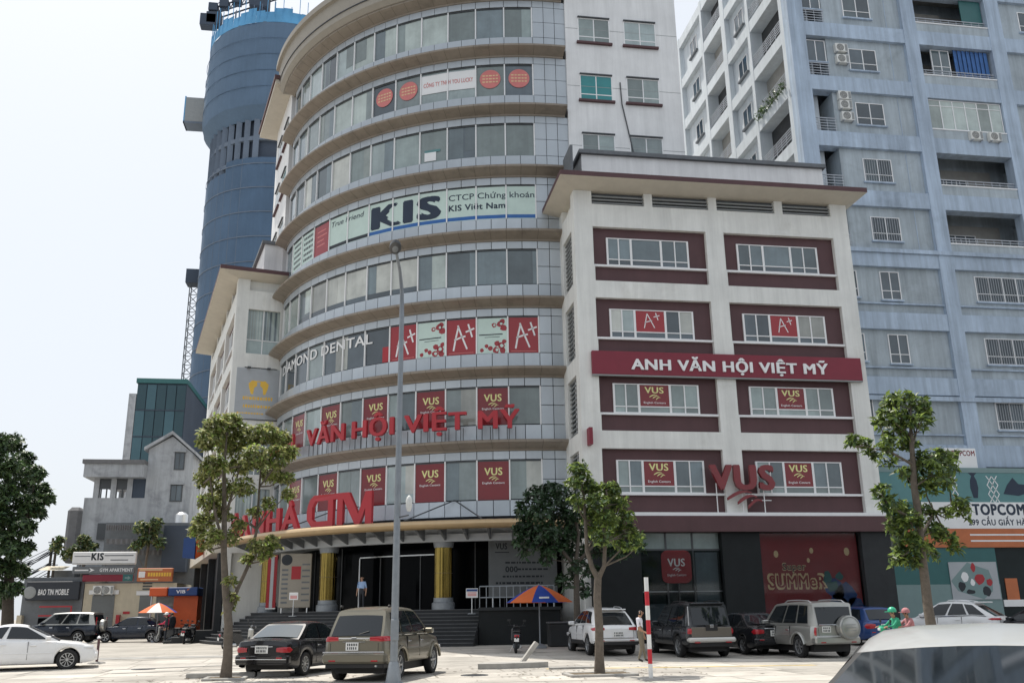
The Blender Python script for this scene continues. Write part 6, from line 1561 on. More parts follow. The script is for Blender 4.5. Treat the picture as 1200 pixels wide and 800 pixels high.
    for s in (-1, 1):
        MB().lathe([(0, .098), (.010, .096), (.012, .09)], 8, 'x', (hx - .004, hy + s * .034, hz + .012)).build('eye', 'hair', t); MB().cbox(hx - .02, hx + .02, hy + s * .088 - .012, hy + s * .088 + .012, hz - .04, hz + .03, .008).build('ear', 'skin', t)
    MB().box(hx + .070, hx + .088, hy - .022, hy + .022, hz - .062, hz - .054).build('mouth', 'jacket_pink', t)
    if cloth.get('helmet'):
        MB().lathe([(.125, -.005), (.135, .03), (.125, .085), (.09, .13), (.04, .155), (0, .16)], 20, 'z', (hx - .01, hy, hz)).build('helmet', cloth['helmet'], t, smooth=50)
        MB().cbox(hx + .08, hx + .20, hy - .09, hy + .09, hz + .0, hz + .018, .006).build('helmet_peak', cloth['helmet'], t)
    return t
def seated(dx=0.0):
    d = dict(pelvis=(0, 0, .80), waist=(.03, 0, .97), chest=(.08, 0, 1.17), neck=(.11, 0, 1.32), jaw=(.14, 0, 1.40), head=(.15, 0, 1.49), crown=(.14, 0, 1.56))
    for s, n in ((1, 'l'), (-1, 'r')):
        d.update({'hip' + n: (.04, s*.10, .78), 'kne' + n: (.44, s*.15, .72), 'ank' + n: (.36, s*.17, .33), 'toe' + n: (.52, s*.18, .29), 'sho' + n: (.08, s*.17, 1.27), 'elb' + n: (.28, s*.25, 1.08), 'wri' + n: (.50, s*.27, 1.06), 'pal' + n: (.56, s*.27, 1.05), 'mid' + n: (.62, s*.27, 1.02), 'idx' + n: (.62, s*.255, 1.03), 'pin' + n: (.61, s*.30, 1.02), 'rin' + n: (.62, s*.285, 1.02), 'thu' + n: (.60, s*.24, 1.04)})
    return d
# ================================================================== scooters
def scooter(name, label, pos, rz, paint, lean=0.0, seat='black_plastic', plate=True, front_col=None):
    t = thing(name, label, 'scooter', pos, rz); t.rotation_euler = (lean, 0, rz); r = .25
    ty, rm = wheel_meshes(r, .10, 2)
    for x in (-.60, .62): o = link('wheel', ty, t, (x, 0, r)); link('rim', rm, o)
    MB().tube([(.60, .07, r), (.50, .06, .62), (.44, .03, .92)], .026, 6).build('front_fork', 'steel', t); MB().tube([(.60, -.07, r), (.50, -.06, .62), (.44, -.03, .92)], .026, 6).build('front_fork', 'steel', t)
    # body shell: side outline extruded and pinched
    P = [(-.98, .62), (-.95, .74), (-.55, .80), (-.10, .74), (.05, .50), (.12, .36), (.30, .36), (.40, .60), (.44, .88), (.52, .86), (.50, .55), (.40, .28), (.05, .24), (-.25, .28), (-.42, .42), (-.80, .52)]
    mb = MB(); n = len(P)
    for y, k in ((-.13, .90), (-.09, 1.0), (.09, 1.0), (.13, .90)):
        mb.v += [(x * (1 if abs(y) < .1 else .985), y, .55 + (z - .55) * k) for x, z in P]
    for j in range(3):
        for i in range(n): mb.f.append((j*n+i, j*n+(i+1) % n, (j+1)*n+(i+1) % n, (j+1)*n+i)); mb.mi.append(0)
    mb.f += [tuple(range(n-1, -1, -1)), tuple(range(3*n, 4*n))]; mb.mi += [0, 0]; mb.build('body_shell', paint, t, smooth=40)
    MB().cbox(.34, .50, -.20, .20, .40, .92, .06).build('leg_shield', front_col or paint, t); MB().cbox(-.92, -.02, -.14, .14, .75, .84, .04).build('seat', seat, t)
    MB().tube([(.36, .34, 1.02), (.42, .16, 1.00), (.44, 0, .95), (.42, -.16, 1.0), (.36, -.34, 1.02)], .016, 6).build('handlebar', 'black_plastic', t); MB().cbox(.40, .58, -.13, .13, .90, 1.05, .05).build('headlight_cowl', paint, t); MB().cbox(.575, .60, -.08, .08, .93, 1.01, .01).build('headlight', 'lamp_clear', t)
    for s in (-1, 1): MB().tube([(.38, s * .24, 1.02), (.36, s * .30, 1.18)], .010, 5).build('mirror_stalk', 'black_plastic', t); MB().cbox(.345, .36, s * .31 - .06, s * .31 + .06, 1.17, 1.25, .006).build('mirror', 'black_plastic', t)
    MB().tube([(-.98, -.02, .66), (-1.02, 0, .60), (-1.0, .0, .5)], .03, 5).build('tail_rack', 'black_plastic', t); MB().cbox(-1.0, -.93, -.09, .09, .60, .69, .015).build('tail_light', 'tail_red', t)
    MB().cbox(-.85, -.25, -.22, -.12, .18, .32, .04).build('exhaust', 'steel', t); MB().tube([(.30, 0, .52), (.42, 0, .545), (.62, 0, .535), (.80, 0, .46), (.88, 0, .36)], .065, 8).build('mudguard', paint, t, smooth=40); MB().cbox(-.45, -.15, -.12, .12, .16, .36, .04).build('engine', 'louvre', t)
    if plate: MB().cbox(-1.03, -1.02, -.09, .09, .44, .57, .003).build('number_plate', 'plate', t)
    MB().tube([(-.15, .12, .25), (-.05, .24, .02)], .012, 5).build('side_stand', 'steel', t)
    return t
def put(px_, py_): g = G(px_, py_); return Vector((g.x, g.y, gz(g.y)))
def people_bikes():
    # man in a white shirt beside the striped pole
    pose = dict(kner=(.06, -.10, .49), ankr=(-.06, -.10, .10), toer=(.09, -.11, .035), knel=(.05, .10, .50), ankl=(.10, .10, .09), toel=(.26, .11, .035), elbr=(.02, -.25, 1.12), wrir=(.20, -.23, .98), palr=(.26, -.22, .95), midr=(.32, -.21, .92), idxr=(.32, -.20, .94), pinr=(.31, -.235, .91), rinr=(.32, -.225, .915), thur=(.28, -.18, .97), jaw=(.03, 0, 1.51), head=(.045, 0, 1.595))
    p = put(752, 775.5); person('person', 'person in white short sleeved shirt and khaki trousers walking beside the striped pole', p, R_(-35), pose, dict(shirt='shirt_white', pants='khaki'), 0.98)
    # person in a blue shirt inside the entrance
    a = onY(424, 690, 47.6); person('person', 'person in pale blue shirt standing in the dark entrance', (a.x, 47.6, 1.80), R_(-110), dict(), dict(shirt='shirt_blue', pants='jacket_dark'), 0.97)
    # scooters with riders by the kiosk
    p = put(178, 753); s1 = scooter('scooter', 'dark scooter with silver side carrying a rider in a bright red jacket', p + Vector((.75, .2, 0)), R_(160), 'car_dark', front_col='car_silver')
    person('person', 'person in bright red hooded jacket sitting on a scooter by the kiosk', p + Vector((.85, .15, -.02)), R_(160), seated(), dict(shirt='jacket_red', pants='jacket_dark', helmet='jacket_red', long=1), 1.0)
    p = put(193, 753); person('person', 'person in dark jacket and white helmet standing beside the scooters', p, R_(200), dict(), dict(shirt='jacket_dark', pants='jacket_dark', helmet='helmet_white', long=1), .98)
    p = put(200, 752.5); person('person', 'person in black clothes with bowed bare head standing by the orange kiosk', p, R_(150), dict(head=(.08, 0, 1.58), jaw=(.05, 0, 1.50), crown=(.09, 0, 1.65)), dict(shirt='jacket_dark', pants='jacket_dark', long=1), 1.02)
    p = put(212, 752); scooter('scooter', 'black scooter with white headlamp cowl parked against the orange kiosk', p + Vector((.1, .3, 0)), R_(100), 'car_dark', .08, front_col='car_dark')
    p = put(222, 754); scooter('scooter', 'black scooter parked beside the wing corner steps', p + Vector((-.2, .6, 0)), R_(80), 'car_black', .08)
    # motorbike behind the left street tree
    p = put(275, 762); scooter('scooter', 'dark scooter with pale trim parked at the entrance steps behind the street tree', p + Vector((.2, .2, 0)), R_(28), 'car_dark', .10, front_col='car_silver')
    # scooter under the umbrella, seen from behind
    p = put(604, 765); scooter('scooter', 'black scooter with small white plate parked beside the parasol pole', p + Vector((.1, .6, 0)), R_(82), 'car_black', .06)
    # scooter riders passing behind the near car roof
    p = put(1056, 775); scooter('scooter', 'green scooter with two riders beside the street tree', p + Vector((0, 0, 0)), R_(178), 'jacket_green')
    person('person', 'person in green jacket and green white helmet riding a scooter', p + Vector((.05, 0, -.02)), R_(178), seated(), dict(shirt='jacket_green', pants='jacket_dark', helmet='helmet_green', long=1), 1.0)
    person('person', 'person in pink top riding behind the green jacketed rider', p + Vector((.50, 0, .03)), R_(178), seated(), dict(shirt='jacket_pink', pants='jacket_dark', helmet='jacket_pink', long=1), .95)
people_bikes()
# ================================================================== street furniture
def parasol(px_, py_, top_px, r, label, cols, logo, D=None):
    g = put(px_, py_); ztop = onY(px_, top_px, g.y).z; t = thing('parasol', label, 'parasol', g); h = ztop - g.z
    MB().tube([(0, 0, 0), (0, 0, h)], .028, 8).build('pole', 'pole_grey', t); n = 8; ze = h - .62 * r / 1.25
    for i in range(n):
        a0, a1 = 6.2832 * (i - .5) / n - 1.5708, 6.2832 * (i + .5) / n - 1.5708; mb = MB(); m, kk = 6, 4
        for j in range(m + 1):
            u = j / m; rr = r * u; zz = h - (h - ze) * (u ** 1.35)
            for k in range(kk + 1):
                a = a0 + (a1 - a0) * k / kk; sag = 1 - .035 * u * (1 - (2 * k / kk - 1) ** 2); mb.v.append((rr * sag * math.cos(a), rr * sag * math.sin(a), zz))
        for j in range(m):
            for k in range(kk): b = j * (kk + 1) + k; mb.f.append((b, b + 1, b + kk + 2, b + kk + 1)); mb.mi.append(0)
        pn = mb.build('canopy_panel', cols[i % len(cols)], t, smooth=60)
        am = a0; MB().tube([(0, 0, h - .45), (r * .6 * math.cos(am), r * .6 * math.sin(am), h - (h - ze) * (.6 ** 1.35) - .015)], .009, 4).build('rib', 'steel', t)
        if i == 0 and logo:
            u = .80; mb2 = MB(); zz = lambda u_: h - (h - ze) * (u_ ** 1.35)
            mb2.add([(-.22, -r * .84 * .97 - .02, zz(.84) - .0), (.20, -r * .84 * .97 - .02, zz(.84) + .0), (.22, -r * .76 * .97 - .02, zz(.76)), (-.20, -r * .76 * .97 - .02, zz(.76))], [(0, 1, 2, 3)]); mb2.build('logo', 'umb_white', pn)
    MB().lathe([(0, 0), (.28, 0), (.28, .10), (.08, .18), (0, .18)], 18).build('base', 'pole_grey', t); MB().lathe([(.03, h), (.03, h + .04), (0, h + .07)], 8).build('finial', 'pole_grey', t)
parasol(633, 759, 685, 1.45, 'orange and blue parasol with dark pole before the terrace wall', ['umb_blue', 'umb_orange', 'umb_orange', 'umb_blue', 'umb_orange', 'umb_orange', 'umb_blue', 'umb_orange'], True)
parasol(182, 752, 706, 1.15, 'orange white and blue parasol standing by the bank kiosk', ['umb_white', 'umb_orange', 'umb_blue', 'umb_orange'], False)
def lamp_post():
    g = put(461, 800); t = thing('street_lamp', 'tall grey street lamp with curved arm beside the gold beige vehicle', 'street lamp', g)
    top = onY(471, 362, g.y); hh = top.z; hx = onY(461, 306, g.y)
    b = top.x - g.x
    MB().tube([(0, 0, 0), (b * .5, 0, hh * .5), (b, 0, hh - .2)], [.10, .082, .065], 14).build('pole', 'pole_grey', t, smooth=40)
    dx, dz = hx.x - top.x, hx.z - hh
    MB().tube([(b, 0, hh - .25), (b - .01, -.02, hh + dz * .35), (b + dx * .35, -.35, hh + dz * .72), (b + dx * .8, -.9, hh + dz * .93)], [.07, .055, .045, .04], 10).build('arm', 'pole_grey', t, smooth=40)
    hd = MB().lathe([(0, .05), (.13, .04), (.20, -.02), (.21, -.09), (.16, -.12), (0, -.12)], 20); 
    o = hd.build('lamp_head', 'frame_dark', t, smooth=40); o.location = (b + dx * .95, -1.25, hh + dz * .98); o.scale = (.75, 2.1, 1.0)
    q = MB().lathe([(0, -.128), (.10, -.126), (.11, -.121)], 16); ln = q.build('lens', 'pole_grey', o, smooth=40)
    MB().lathe([(.13, 0), (.20, 0), (.20, .02), (.13, .45), (.11, .5)], 14).build('base_sleeve', 'pole_grey', t, smooth=40); MB().cbox(-.24, .24, -.24, .24, -.01, .02, .008).build('base_plate', 'pole_grey', t)
    # lantern bracketed half-way up
    z = onY(470, 590, g.y).z; o = MB().tube([(.05, -.05, z - .35), (.30, -.12, z - .30)], .02, 6).build('lantern_bracket', 'frame_dark', t)
    MB().lathe([(0, -.2), (.045, -.2), (.08, -.09), (.085, .06), (.06, .15), (.02, .2), (0, .21)], 16, c=(.30, -.12, z)).build('lantern_globe', 'ac_white', o, smooth=50)
    MB().cbox(-.10, .10, -.14, -.09, 1.0, 1.5, .01).build('access_door', 'pole_grey', t)
lamp_post()
def striped_pole():
    g = put(763, 796); t = thing('striped_pole', 'red and white striped bollard pole leaning slightly beside the walking person', 'bollard', g); top = onY(757, 676, g.y); h = top.z - g.z; n = 7; lx = top.x - g.x
    for i in range(n):
        MB().tube([(lx * i / n, 0, .03 + (h - .03) * i / n), (lx * (i + 1) / n, 0, .03 + (h - .03) * (i + 1) / n)], .055, 12).build('stripe', 'stripe_white' if i % 2 == 0 else 'stripe_red', t, smooth=40)
    MB().lathe([(0, -.02), (.34, -.02), (.32, .03), (.10, .05), (0, .05)], 20).build('foot', 'kerb', t, smooth=50)
striped_pole()
def bollard():
    g = put(113, 777); t = thing('chain_bollard', 'slim rusty bollard with a chain on a round foot', 'bollard', g); h = onY(113, 748, g.y).z - g.z
    MB().tube([(0, 0, 0), (0, 0, h)], .045, 10).build('post', 'maroon', t); MB().lathe([(0, 0), (.32, 0), (.28, .05), (.05, .07), (0, .07)], 18).build('foot', 'kerb', t); MB().lathe([(0, h), (.07, h), (.07, h + .06), (0, h + .10)], 12).build('cap', 'steel', t)
    q = MB()
    pts = [(-.1 - 1.7 * u, -.1 * u, h - .05 - .28 * math.sin(u * 2.2)) for u in np.linspace(0, 1, 22)]
    for i in range(21): q.tube([pts[i], pts[i+1]], .018 if i % 2 else .011, 5)
    q.build('chain', 'frame_dark', t)
bollard()
def small_sign(px_, py_, top_px, w, h, label, heading_m, D=None, z=0.0):
    if D is None: g = put(px_, py_); Y = g.y; base = g
    else: base = onY(px_, py_, D); Y = D
    t = thing('notice_stand', label, 'sign', base); zt = onY(px_, top_px, Y).z - base.z
    MB().tube([(0, 0, 0), (0, 0, zt - .02)], .02, 6).build('post', 'steel', t); b = MB().cbox(-w / 2, w / 2, -.05, -.022, zt - h, zt, .008).build('board', 'sign_white', t)
    MB().box(-w / 2 + .02, w / 2 - .02, -.054, -.051, zt - h * .32, zt - .03).build('heading', heading_m, b); q = MB()
    for k in (.45, .6, .75): q.box(-w * .38, w * .38, -.054, -.051, zt - h * k - .02, zt - h * k + .015)
    q.build('printed_line', 'pink_film', b); MB().lathe([(0, 0), (.2, 0), (.2, .03), (0, .04)], 14).build('foot', 'pole_grey', t)
small_sign(553, 719, 689, .55, .42, 'small white notice on a thin post beside the terrace railing', 'bank_blue', 44.0)
small_sign(343, 722, 694, .42, .34, 'small white notice on a thin post before the directory board', 'sign_white', 47.5)
def boards():
    # white school board on the terrace, right of the doors
    Y = 46.6; q = lambda x, y: onY(x, y, Y); a, b = q(573, 700), q(652, 629)
    t = thing('notice_board', 'large white notice board, painted grey for shade, with dark print behind the terrace railing', 'sign', (a.x, Y, a.z)); w, h = b.x - a.x, b.z - a.z
    MB().cbox(0, w, 0, .12, 0, h, .03).build('board', 'board_shade', t); flat_text('lettering', 'VUS', w * .10, w * .27, h * .80, h * .90, -.006, 'ink', t, .03)
    k = MB()
    k.box(w * .09, w * .30, -.008, -.003, h * .74, h * .755); rr = random.Random(2)
    for z, x0, x1, hh in ((.56, .24, .88, .03), (.45, .42, .88, .03), (.33, .20, .80, .03), (.22, .10, .78, .035)):
        x = x0
        while x < x1: ww = rr.uniform(.02, .07); k.box(w * x, w * min(x + ww, x1), -.008, -.003, h * z, h * (z + hh)); x += ww + .015
    k.build('printed_line', 'ink', t)['kind'] = 'stuff'; flat_text('lettering', '000', w * .24, w * .42, h * .42, h * .51, -.006, 'ink', t, .04)
    MB().tube([(.2, .05, -1.3), (.2, .05, 0)], .04, 6).build('leg', 'steel', t); MB().tube([(w - .2, .05, -1.3), (w - .2, .05, 0)], .04, 6).build('leg', 'steel', t)
    # tenant directory board at the left of the doors
    Y = 50.6; a, b = q2(326, 712, Y), q2(366, 648, Y)
    t = thing('directory_board', 'beige tenant directory board with a red square beside the gold column', 'sign', (a.x, Y, a.z)); w, h = b.x - a.x, b.z - a.z
    MB().cbox(0, w, 0, .12, 0, h, .03).build('board', 'beige_board', t); MB().box(w * .36, w * .66, -.01, -.003, h * .52, h * .76).build('red_square', 'red_sign', t); k = MB()
    for i in range(8): z = h * (.08 + .085 * i); k.box(w * .06, w * .26, -.008, -.003, z, z + h * .035)
    for i in range(7): z = h * (.12 + .11 * i); k.box(w * .70, w * .95, -.008, -.003, z, z + h * .03)
    k.build('printed_line', 'shop_grey', t)['kind'] = 'stuff'; MB().lathe([(0, -.01), (.28, -.008)], 18, 'y', (w * .2, 0, h * .88)).build('logo', 'ink', t)
    for x in (.15, w - .15): MB().tube([(x, .06, -.25), (x, .06, 0)], .04, 6).build('leg', 'steel', t)
    # red and white roll-up banner next to it
    a, b = q2(311, 712, 51.5), q2(326, 650, 51.5); t = thing('vertical_banner', 'tall narrow red and white striped banner beside the directory board', 'banner', (a.x, 51.5, a.z)); w, h = b.x - a.x, b.z - a.z
    for i, m in enumerate(('red_poster', 'grey_board', 'red_poster')): MB().box(w * i / 3, w * (i + 1) / 3 - .006, 0, .04, 0, h).build('stripe', m, t)
    MB().box(0, w, -.1, .14, -.06, -.002).build('foot', 'steel', t)
def q2(x, y, Y): return onY(x, y, Y)
boards()
def rubble():
    g = put(600, 782); t = thing('broken_slab', 'low broken concrete slab lying on the forecourt', 'concrete slab', g, R_(6))
    P = [(-1.15, -.35), (-.6, -.5), (.6, -.42), (1.1, -.2), (1.0, .3), (.1, .42), (-.9, .35)]
    MB().prism([(x, y, -.01) for x, y in P], (0, 0, .17)).build('slab_body', 'kerb', t)
    g = put(617, 776); t = thing('leaning_plank', 'short grey plank propped up at a slant on the broken slab', 'plank', g, R_(4)); MB().prism([(-.25, -.12, 0), (-.1, -.12, -.02), (.42, -.12, .60), (.30, -.12, .68)], (0, .22, 0)).build('plank', 'kerb', t)
    g = put(672, 783); t = thing('broken_slab', 'thin flat concrete piece lying near the street tree', 'concrete slab', g, R_(3)); MB().prism([(-.8, -.2, -.01), (.7, -.25, -.01), (.8, .2, -.01), (-.6, .25, -.01)], (0, 0, .07)).build('slab_body', 'kerb', t)
    g = put(255, 795); t = thing('kerb_block', 'grey kerb blocks in a row at the foot of the olive leaved tree', 'kerb', g)
    for i in range(3): MB().cbox(-.9 + i * .95, 0.02 + i * .95 - .02, .35, .55, -.02, .14, .02).build('block', 'kerb', t)
    # dark dust bin and planters near the parasol
    g = put(655, 757); t = thing('storage_box', 'dark square box standing behind the parasol pole', 'box', g); MB().cbox(-.45, .45, -.3, .3, 0, .95, .04).build('box', 'grey_stone', t); MB().cbox(-.48, .48, -.33, .33, .953, 1.02, .02).build('lid', 'shop_grey', t)
rubble()

def litter():
    for x, y, label in ((556, 791, 'round iron manhole cover in the forecourt right of the lamp post'), (168, 784, 'round iron manhole cover in the lane mouth before the street tree')):
        g = put(x, y); t = thing('manhole_cover', label, 'manhole cover', g)
        MB().lathe([(0, .016), (.30, .016), (.30, .005)], 28).build('lid', 'frame_dark', t); MB().lathe([(.31, .005), (.31, .020), (.37, .020), (.38, .005)], 28).build('ring', 'kerb_dark', t)
        q = MB()
        for i in range(-3, 4): q.box(-.2, .2, i * .07 - .012, i * .07 + .012, .0165, .022)
        q.build('tread', 'kerb_dark', t)
    rr = random.Random(12); q = MB()
    for (x, y, n, sp) in ((264, 796, 90, 2.2), (703, 790, 120, 2.6), (640, 784, 60, 3.0), (1094, 778, 60, 1.6), (400, 790, 40, 3.5)):
        c = G(x, y)
        for _ in range(n):
            px_, py_ = c.x + rr.gauss(0, sp * .6), c.y + rr.gauss(0, sp * .4); a = rr.uniform(0, 6.28); L = rr.uniform(.04, .10); w = L * .3; z = gz(py_) + .014 + rr.uniform(0, .012)
            ca, sa = math.cos(a), math.sin(a); q.add([(px_ - ca * L, py_ - sa * L, z), (px_ + sa * w, py_ - ca * w, z + .012), (px_ + ca * L, py_ + sa * L, z + .004), (px_ - sa * w, py_ + ca * w, z + .010)], [(0, 1, 2, 3)])
    o = q.build('fallen_leaves', 'soil'); tag(o, 'dry brown leaves scattered over the forecourt near the tree pits', 'leaves', kind='stuff')
litter()
# ================================================================== trees
def leaf_mesh(name, P, D, N, S, mats, mi, fold=.18, parent=None, drop=.35):
    """P positions, D directions, N normals, S sizes (arrays). six-vertex folded leaves"""
    n = len(P); D = D / np.linalg.norm(D, axis=1)[:, None]; B = np.cross(D, N); B /= np.linalg.norm(B, axis=1)[:, None] + 1e-9; U = np.cross(B, D)
    L = S[:, None]; w = L * .23
    v = np.empty((n, 6, 3)); v[:, 0] = P; v[:, 1] = P + D * L * .45 + B * w + U * w * fold * 2; v[:, 2] = P + D * L * .55 - U * L * drop * .12; v[:, 3] = P + D * L * .45 - B * w + U * w * fold * 2; v[:, 4] = P + D * L - U * L * drop * .45; v[:, 5] = P + D * L * .2
    verts = v.reshape(-1, 3); base = np.arange(n) * 6
    tri = np.stack([base, base + 1, base + 2, base, base + 2, base + 3, base + 1, base + 4, base + 2, base + 2, base + 4, base + 3], 1).reshape(-1, 3)
    me = bpy.data.meshes.new(name); me.vertices.add(len(verts)); me.vertices.foreach_set('co', verts.ravel()); me.loops.add(tri.size); me.loops.foreach_set('vertex_index', tri.ravel().astype(np.int32))
    me.polygons.add(len(tri)); me.polygons.foreach_set('loop_start', np.arange(len(tri), dtype=np.int32) * 3); me.polygons.foreach_set('loop_total', np.full(len(tri), 3, np.int32))
    for m in mats: me.materials.append(M[m])
    if mi is not None: me.polygons.foreach_set('material_index', np.repeat(mi, 4).astype(np.int32))
    me.update(calc_edges=True); me.validate(); return link(name, me, parent)
def clumps(centers, radii, per, rng, size, up=.25, tuft=7):
    """rosettes of leaves on the shell and inside of each clump"""
    Ps, Ds, Ns, Ss = [], [], [], []
    for c, r, k in zip(centers, radii, per):
        m = max(1, int(k / tuft)); d = rng.normal(size=(m, 3)); d /= np.linalg.norm(d, axis=1)[:, None]; rad = r * rng.uniform(.25, 1.0, m) ** .5
        q = np.array(c) + d * rad[:, None] * np.array([1, 1, .8])
        for p, dd in zip(q, d):
            ax = dd * .7 + np.array([0, 0, .6]) + rng.normal(size=3) * .25; ax /= np.linalg.norm(ax)
            a = np.cross(ax, rng.normal(size=3)); a /= np.linalg.norm(a) + 1e-9; b = np.cross(ax, a); ph = rng.uniform(0, 6.28, tuft); el = rng.uniform(-.15, .7, tuft)
            dirs = (a[None] * np.cos(ph)[:, None] + b[None] * np.sin(ph)[:, None]) * np.cos(el)[:, None] + ax[None] * np.sin(el)[:, None]
            Ps.append(np.repeat(p[None], tuft, 0) + rng.normal(size=(tuft, 3)) * .03); Ds.append(dirs); Ns.append(np.repeat(ax[None], tuft, 0) + rng.normal(size=(tuft, 3)) * .3); Ss.append(size * rng.uniform(.45, 1.35, tuft))
    return np.concatenate(Ps), np.concatenate(Ds), np.concatenate(Ns), np.concatenate(Ss)
def tree(name, label, base, trunk, limbs, cl, leafm, size, seed, bark='bark', per=1.0, tuft=7, group=None):
    """trunk: [(x,y,z,r)], limbs: list of the same; cl: list of (x,y,z,r,count); all relative to base"""
    rng = np.random.default_rng(seed); t = thing(name, label, 'tree', base, 0, group)
    def wob(P): return [(x + rng.normal() * .015, y + rng.normal() * .015, z) for x, y, z, r in P]
    MB().tube(wob(trunk), [p[3] for p in trunk], 12).build('trunk', bark, t, smooth=60)
    for L in limbs: MB().tube([(x, y, z) for x, y, z, r in L], [p[3] for p in L], 8).build('limb', bark, t, smooth=60)
    # twigs from the nearest limb point to each clump
    pts = [np.array(p[:3]) for L in [trunk[len(trunk)//2:]] + limbs for p in L]; tw = MB()
    for (x, y, z, r, k) in cl:
        c = np.array([x, y, z]); s = min(pts, key=lambda p: np.linalg.norm(p - c) + (.5 if p[2] > z else 0)); mid = (s + c) / 2 + rng.normal(size=3) * .08
        tw.tube([tuple(s), tuple(mid), tuple(c)], [.03, .02, .008], 5)
        for j in range(4): e = c + rng.normal(size=3) * r * .55; tw.tube([tuple(mid * .3 + c * .7), tuple(e)], [.014, .004], 4)
    o = tw.build('twigs', bark, t); o['kind'] = 'stuff'
    P, D, N, S = clumps([c[:3] for c in cl], [c[3] for c in cl], [c[4] * per for c in cl], rng, size, tuft=tuft)
    mi = (rng.random(len(P)) < .35).astype(int); o = leaf_mesh('crown', P, D, N, S, leafm, mi, parent=t); o['kind'] = 'stuff'
    return t
def from_px(base, pts):
    """photo points of crown clumps -> offsets in the tree's own plane plus depth scatter"""
    out = []
    for (x, y, r, k, dy) in pts:
        p = onY(x, y, base.y + dy); s = (onY(x + r, y, base.y + dy) - p).length; out.append((p.x - base.x, p.y - base.y, p.z - base.z, s, k))
    return out
def P3(base, L): return [(*(onY(x, y, base.y + dy) - base), r) for x, y, dy, r in L]
def street_trees():
    b = put(264, 796); kerb_ring(264, 796, .55, .5, 'square earth pit with kerb stones round the olive leaved tree')
    trunk = P3(b, [(264, 797, 0, .17), (266, 770, 0, .13), (268, 730, 0, .115), (264, 690, 0, .10), (262, 650, 0, .085), (262, 600, 0, .07), (262, 550, 0, .05), (266, 510, 0, .02)])
    limbs = [P3(b, [(267, 720, 0, .07), (278, 690, .2, .06), (292, 660, .4, .05), (301, 620, .5, .04), (304, 570, .5, .03), (308, 520, .5, .012)]), P3(b, [(262, 640, 0, .05), (252, 600, -.3, .035), (246, 560, -.4, .02), (243, 520, -.4, .01)]), P3(b, [(262, 610, 0, .05), (275, 570, .5, .03), (285, 530, .7, .012)])]
    cl = from_px(b, [(255, 500, 17, 230, 0), (272, 496, 14, 190, .3), (243, 515, 15, 200, -.3), (268, 520, 17, 220, .6), (290, 512, 16, 200, .4), (310, 508, 15, 200, .2), (328, 515, 13, 170, .5), (340, 530, 9, 90, .2), (325, 535, 15, 190, -.2), (300, 535, 17, 210, -.5), (280, 545, 15, 170, .8), (252, 545, 15, 180, -.6), (241, 560, 13, 150, .4), (318, 555, 13, 140, .7), (335, 560, 9, 80, 0), (338, 578, 8, 60, .4), (262, 572, 14, 150, .5), (285, 570, 13, 110, -.6), (246, 588, 13, 140, -.2), (262, 603, 12, 110, .3), (240, 610, 12, 120, .5), (230, 622, 10, 90, 0), (250, 628, 12, 110, -.5), (270, 630, 10, 60, .2), (280, 615, 8, 50, .3), (300, 600, 8, 50, .5), (315, 590, 8, 50, 0), (240, 640, 9, 60, .3), (300, 640, 10, 90, -.3), (318, 636, 10, 90, .2), (310, 650, 9, 70, .1), (290, 655, 7, 40, .3), (270, 680, 7, 35, -.3), (273, 700, 7, 40, .1), (268, 712, 5, 20, .2)])
    tree('street_tree', 'slender street tree with sparse olive yellow leaves before the black sedan', b, trunk, limbs, cl, ['leaf_olive', 'leaf_fresh'], .135, 11, per=3.6)
    b = put(703, 791); kerb_ring(703, 791, .9, .6, 'square earth pit with kerb stones round the forked tree')
    trunk = P3(b, [(703, 792, 0, .16), (702, 770, 0, .125), (701, 735, 0, .115), (700, 700, 0, .105), (701, 676, 0, .10)])
    limbs = [P3(b, [(701, 678, 0, .085), (694, 665, 0, .07), (688, 645, .1, .06), (686, 610, .2, .045), (684, 580, .2, .03), (680, 555, .2, .012)]), P3(b, [(701, 678, 0, .075), (708, 663, -.1, .06), (709, 635, -.2, .05), (706, 605, -.2, .035), (712, 580, -.2, .015)])]
    cl = from_px(b, [(677, 548, 9, 120, 0), (682, 560, 10, 130, .2), (672, 566, 8, 90, -.2), (690, 572, 11, 150, .3), (706, 575, 11, 160, .1), (718, 572, 8, 110, -.1), (700, 588, 12, 170, -.4), (716, 590, 12, 170, .3), (728, 590, 8, 100, 0), (684, 592, 9, 110, .4), (675, 585, 8, 80, 0), (695, 605, 12, 160, .4), (712, 608, 13, 180, -.3), (726, 610, 11, 140, .4), (737, 605, 7, 60, .1), (735, 622, 9, 100, .2), (720, 628, 10, 120, .5), (705, 630, 11, 120, -.4), (695, 622, 9, 100, .5), (745, 628, 7, 60, .3), (748, 640, 5, 30, .3), (730, 640, 8, 70, 0)])
    tree('street_tree', 'young forked street tree with fresh green crown before the white vehicle', b, trunk, limbs, cl, ['leaf_fresh', 'leaf_mid'], .145, 12, per=2.2)
    # darker tree behind it
    b = put(690, 757); b = Vector((onY(672, 740, 37.5).x, 37.5, gz(37.5)))
    trunk = P3(b, [(676, 748, 0, .16), (676, 720, 0, .14), (675, 690, 0, .12), (675, 660, 0, .10)]); limbs = [P3(b, [(675, 665, 0, .09), (655, 640, .3, .06), (635, 615, .4, .03)]), P3(b, [(675, 665, 0, .09), (678, 625, 0, .06), (672, 590, 0, .025)]), P3(b, [(675, 660, 0, .08), (700, 635, -.2, .05), (730, 620, 0, .02)])]
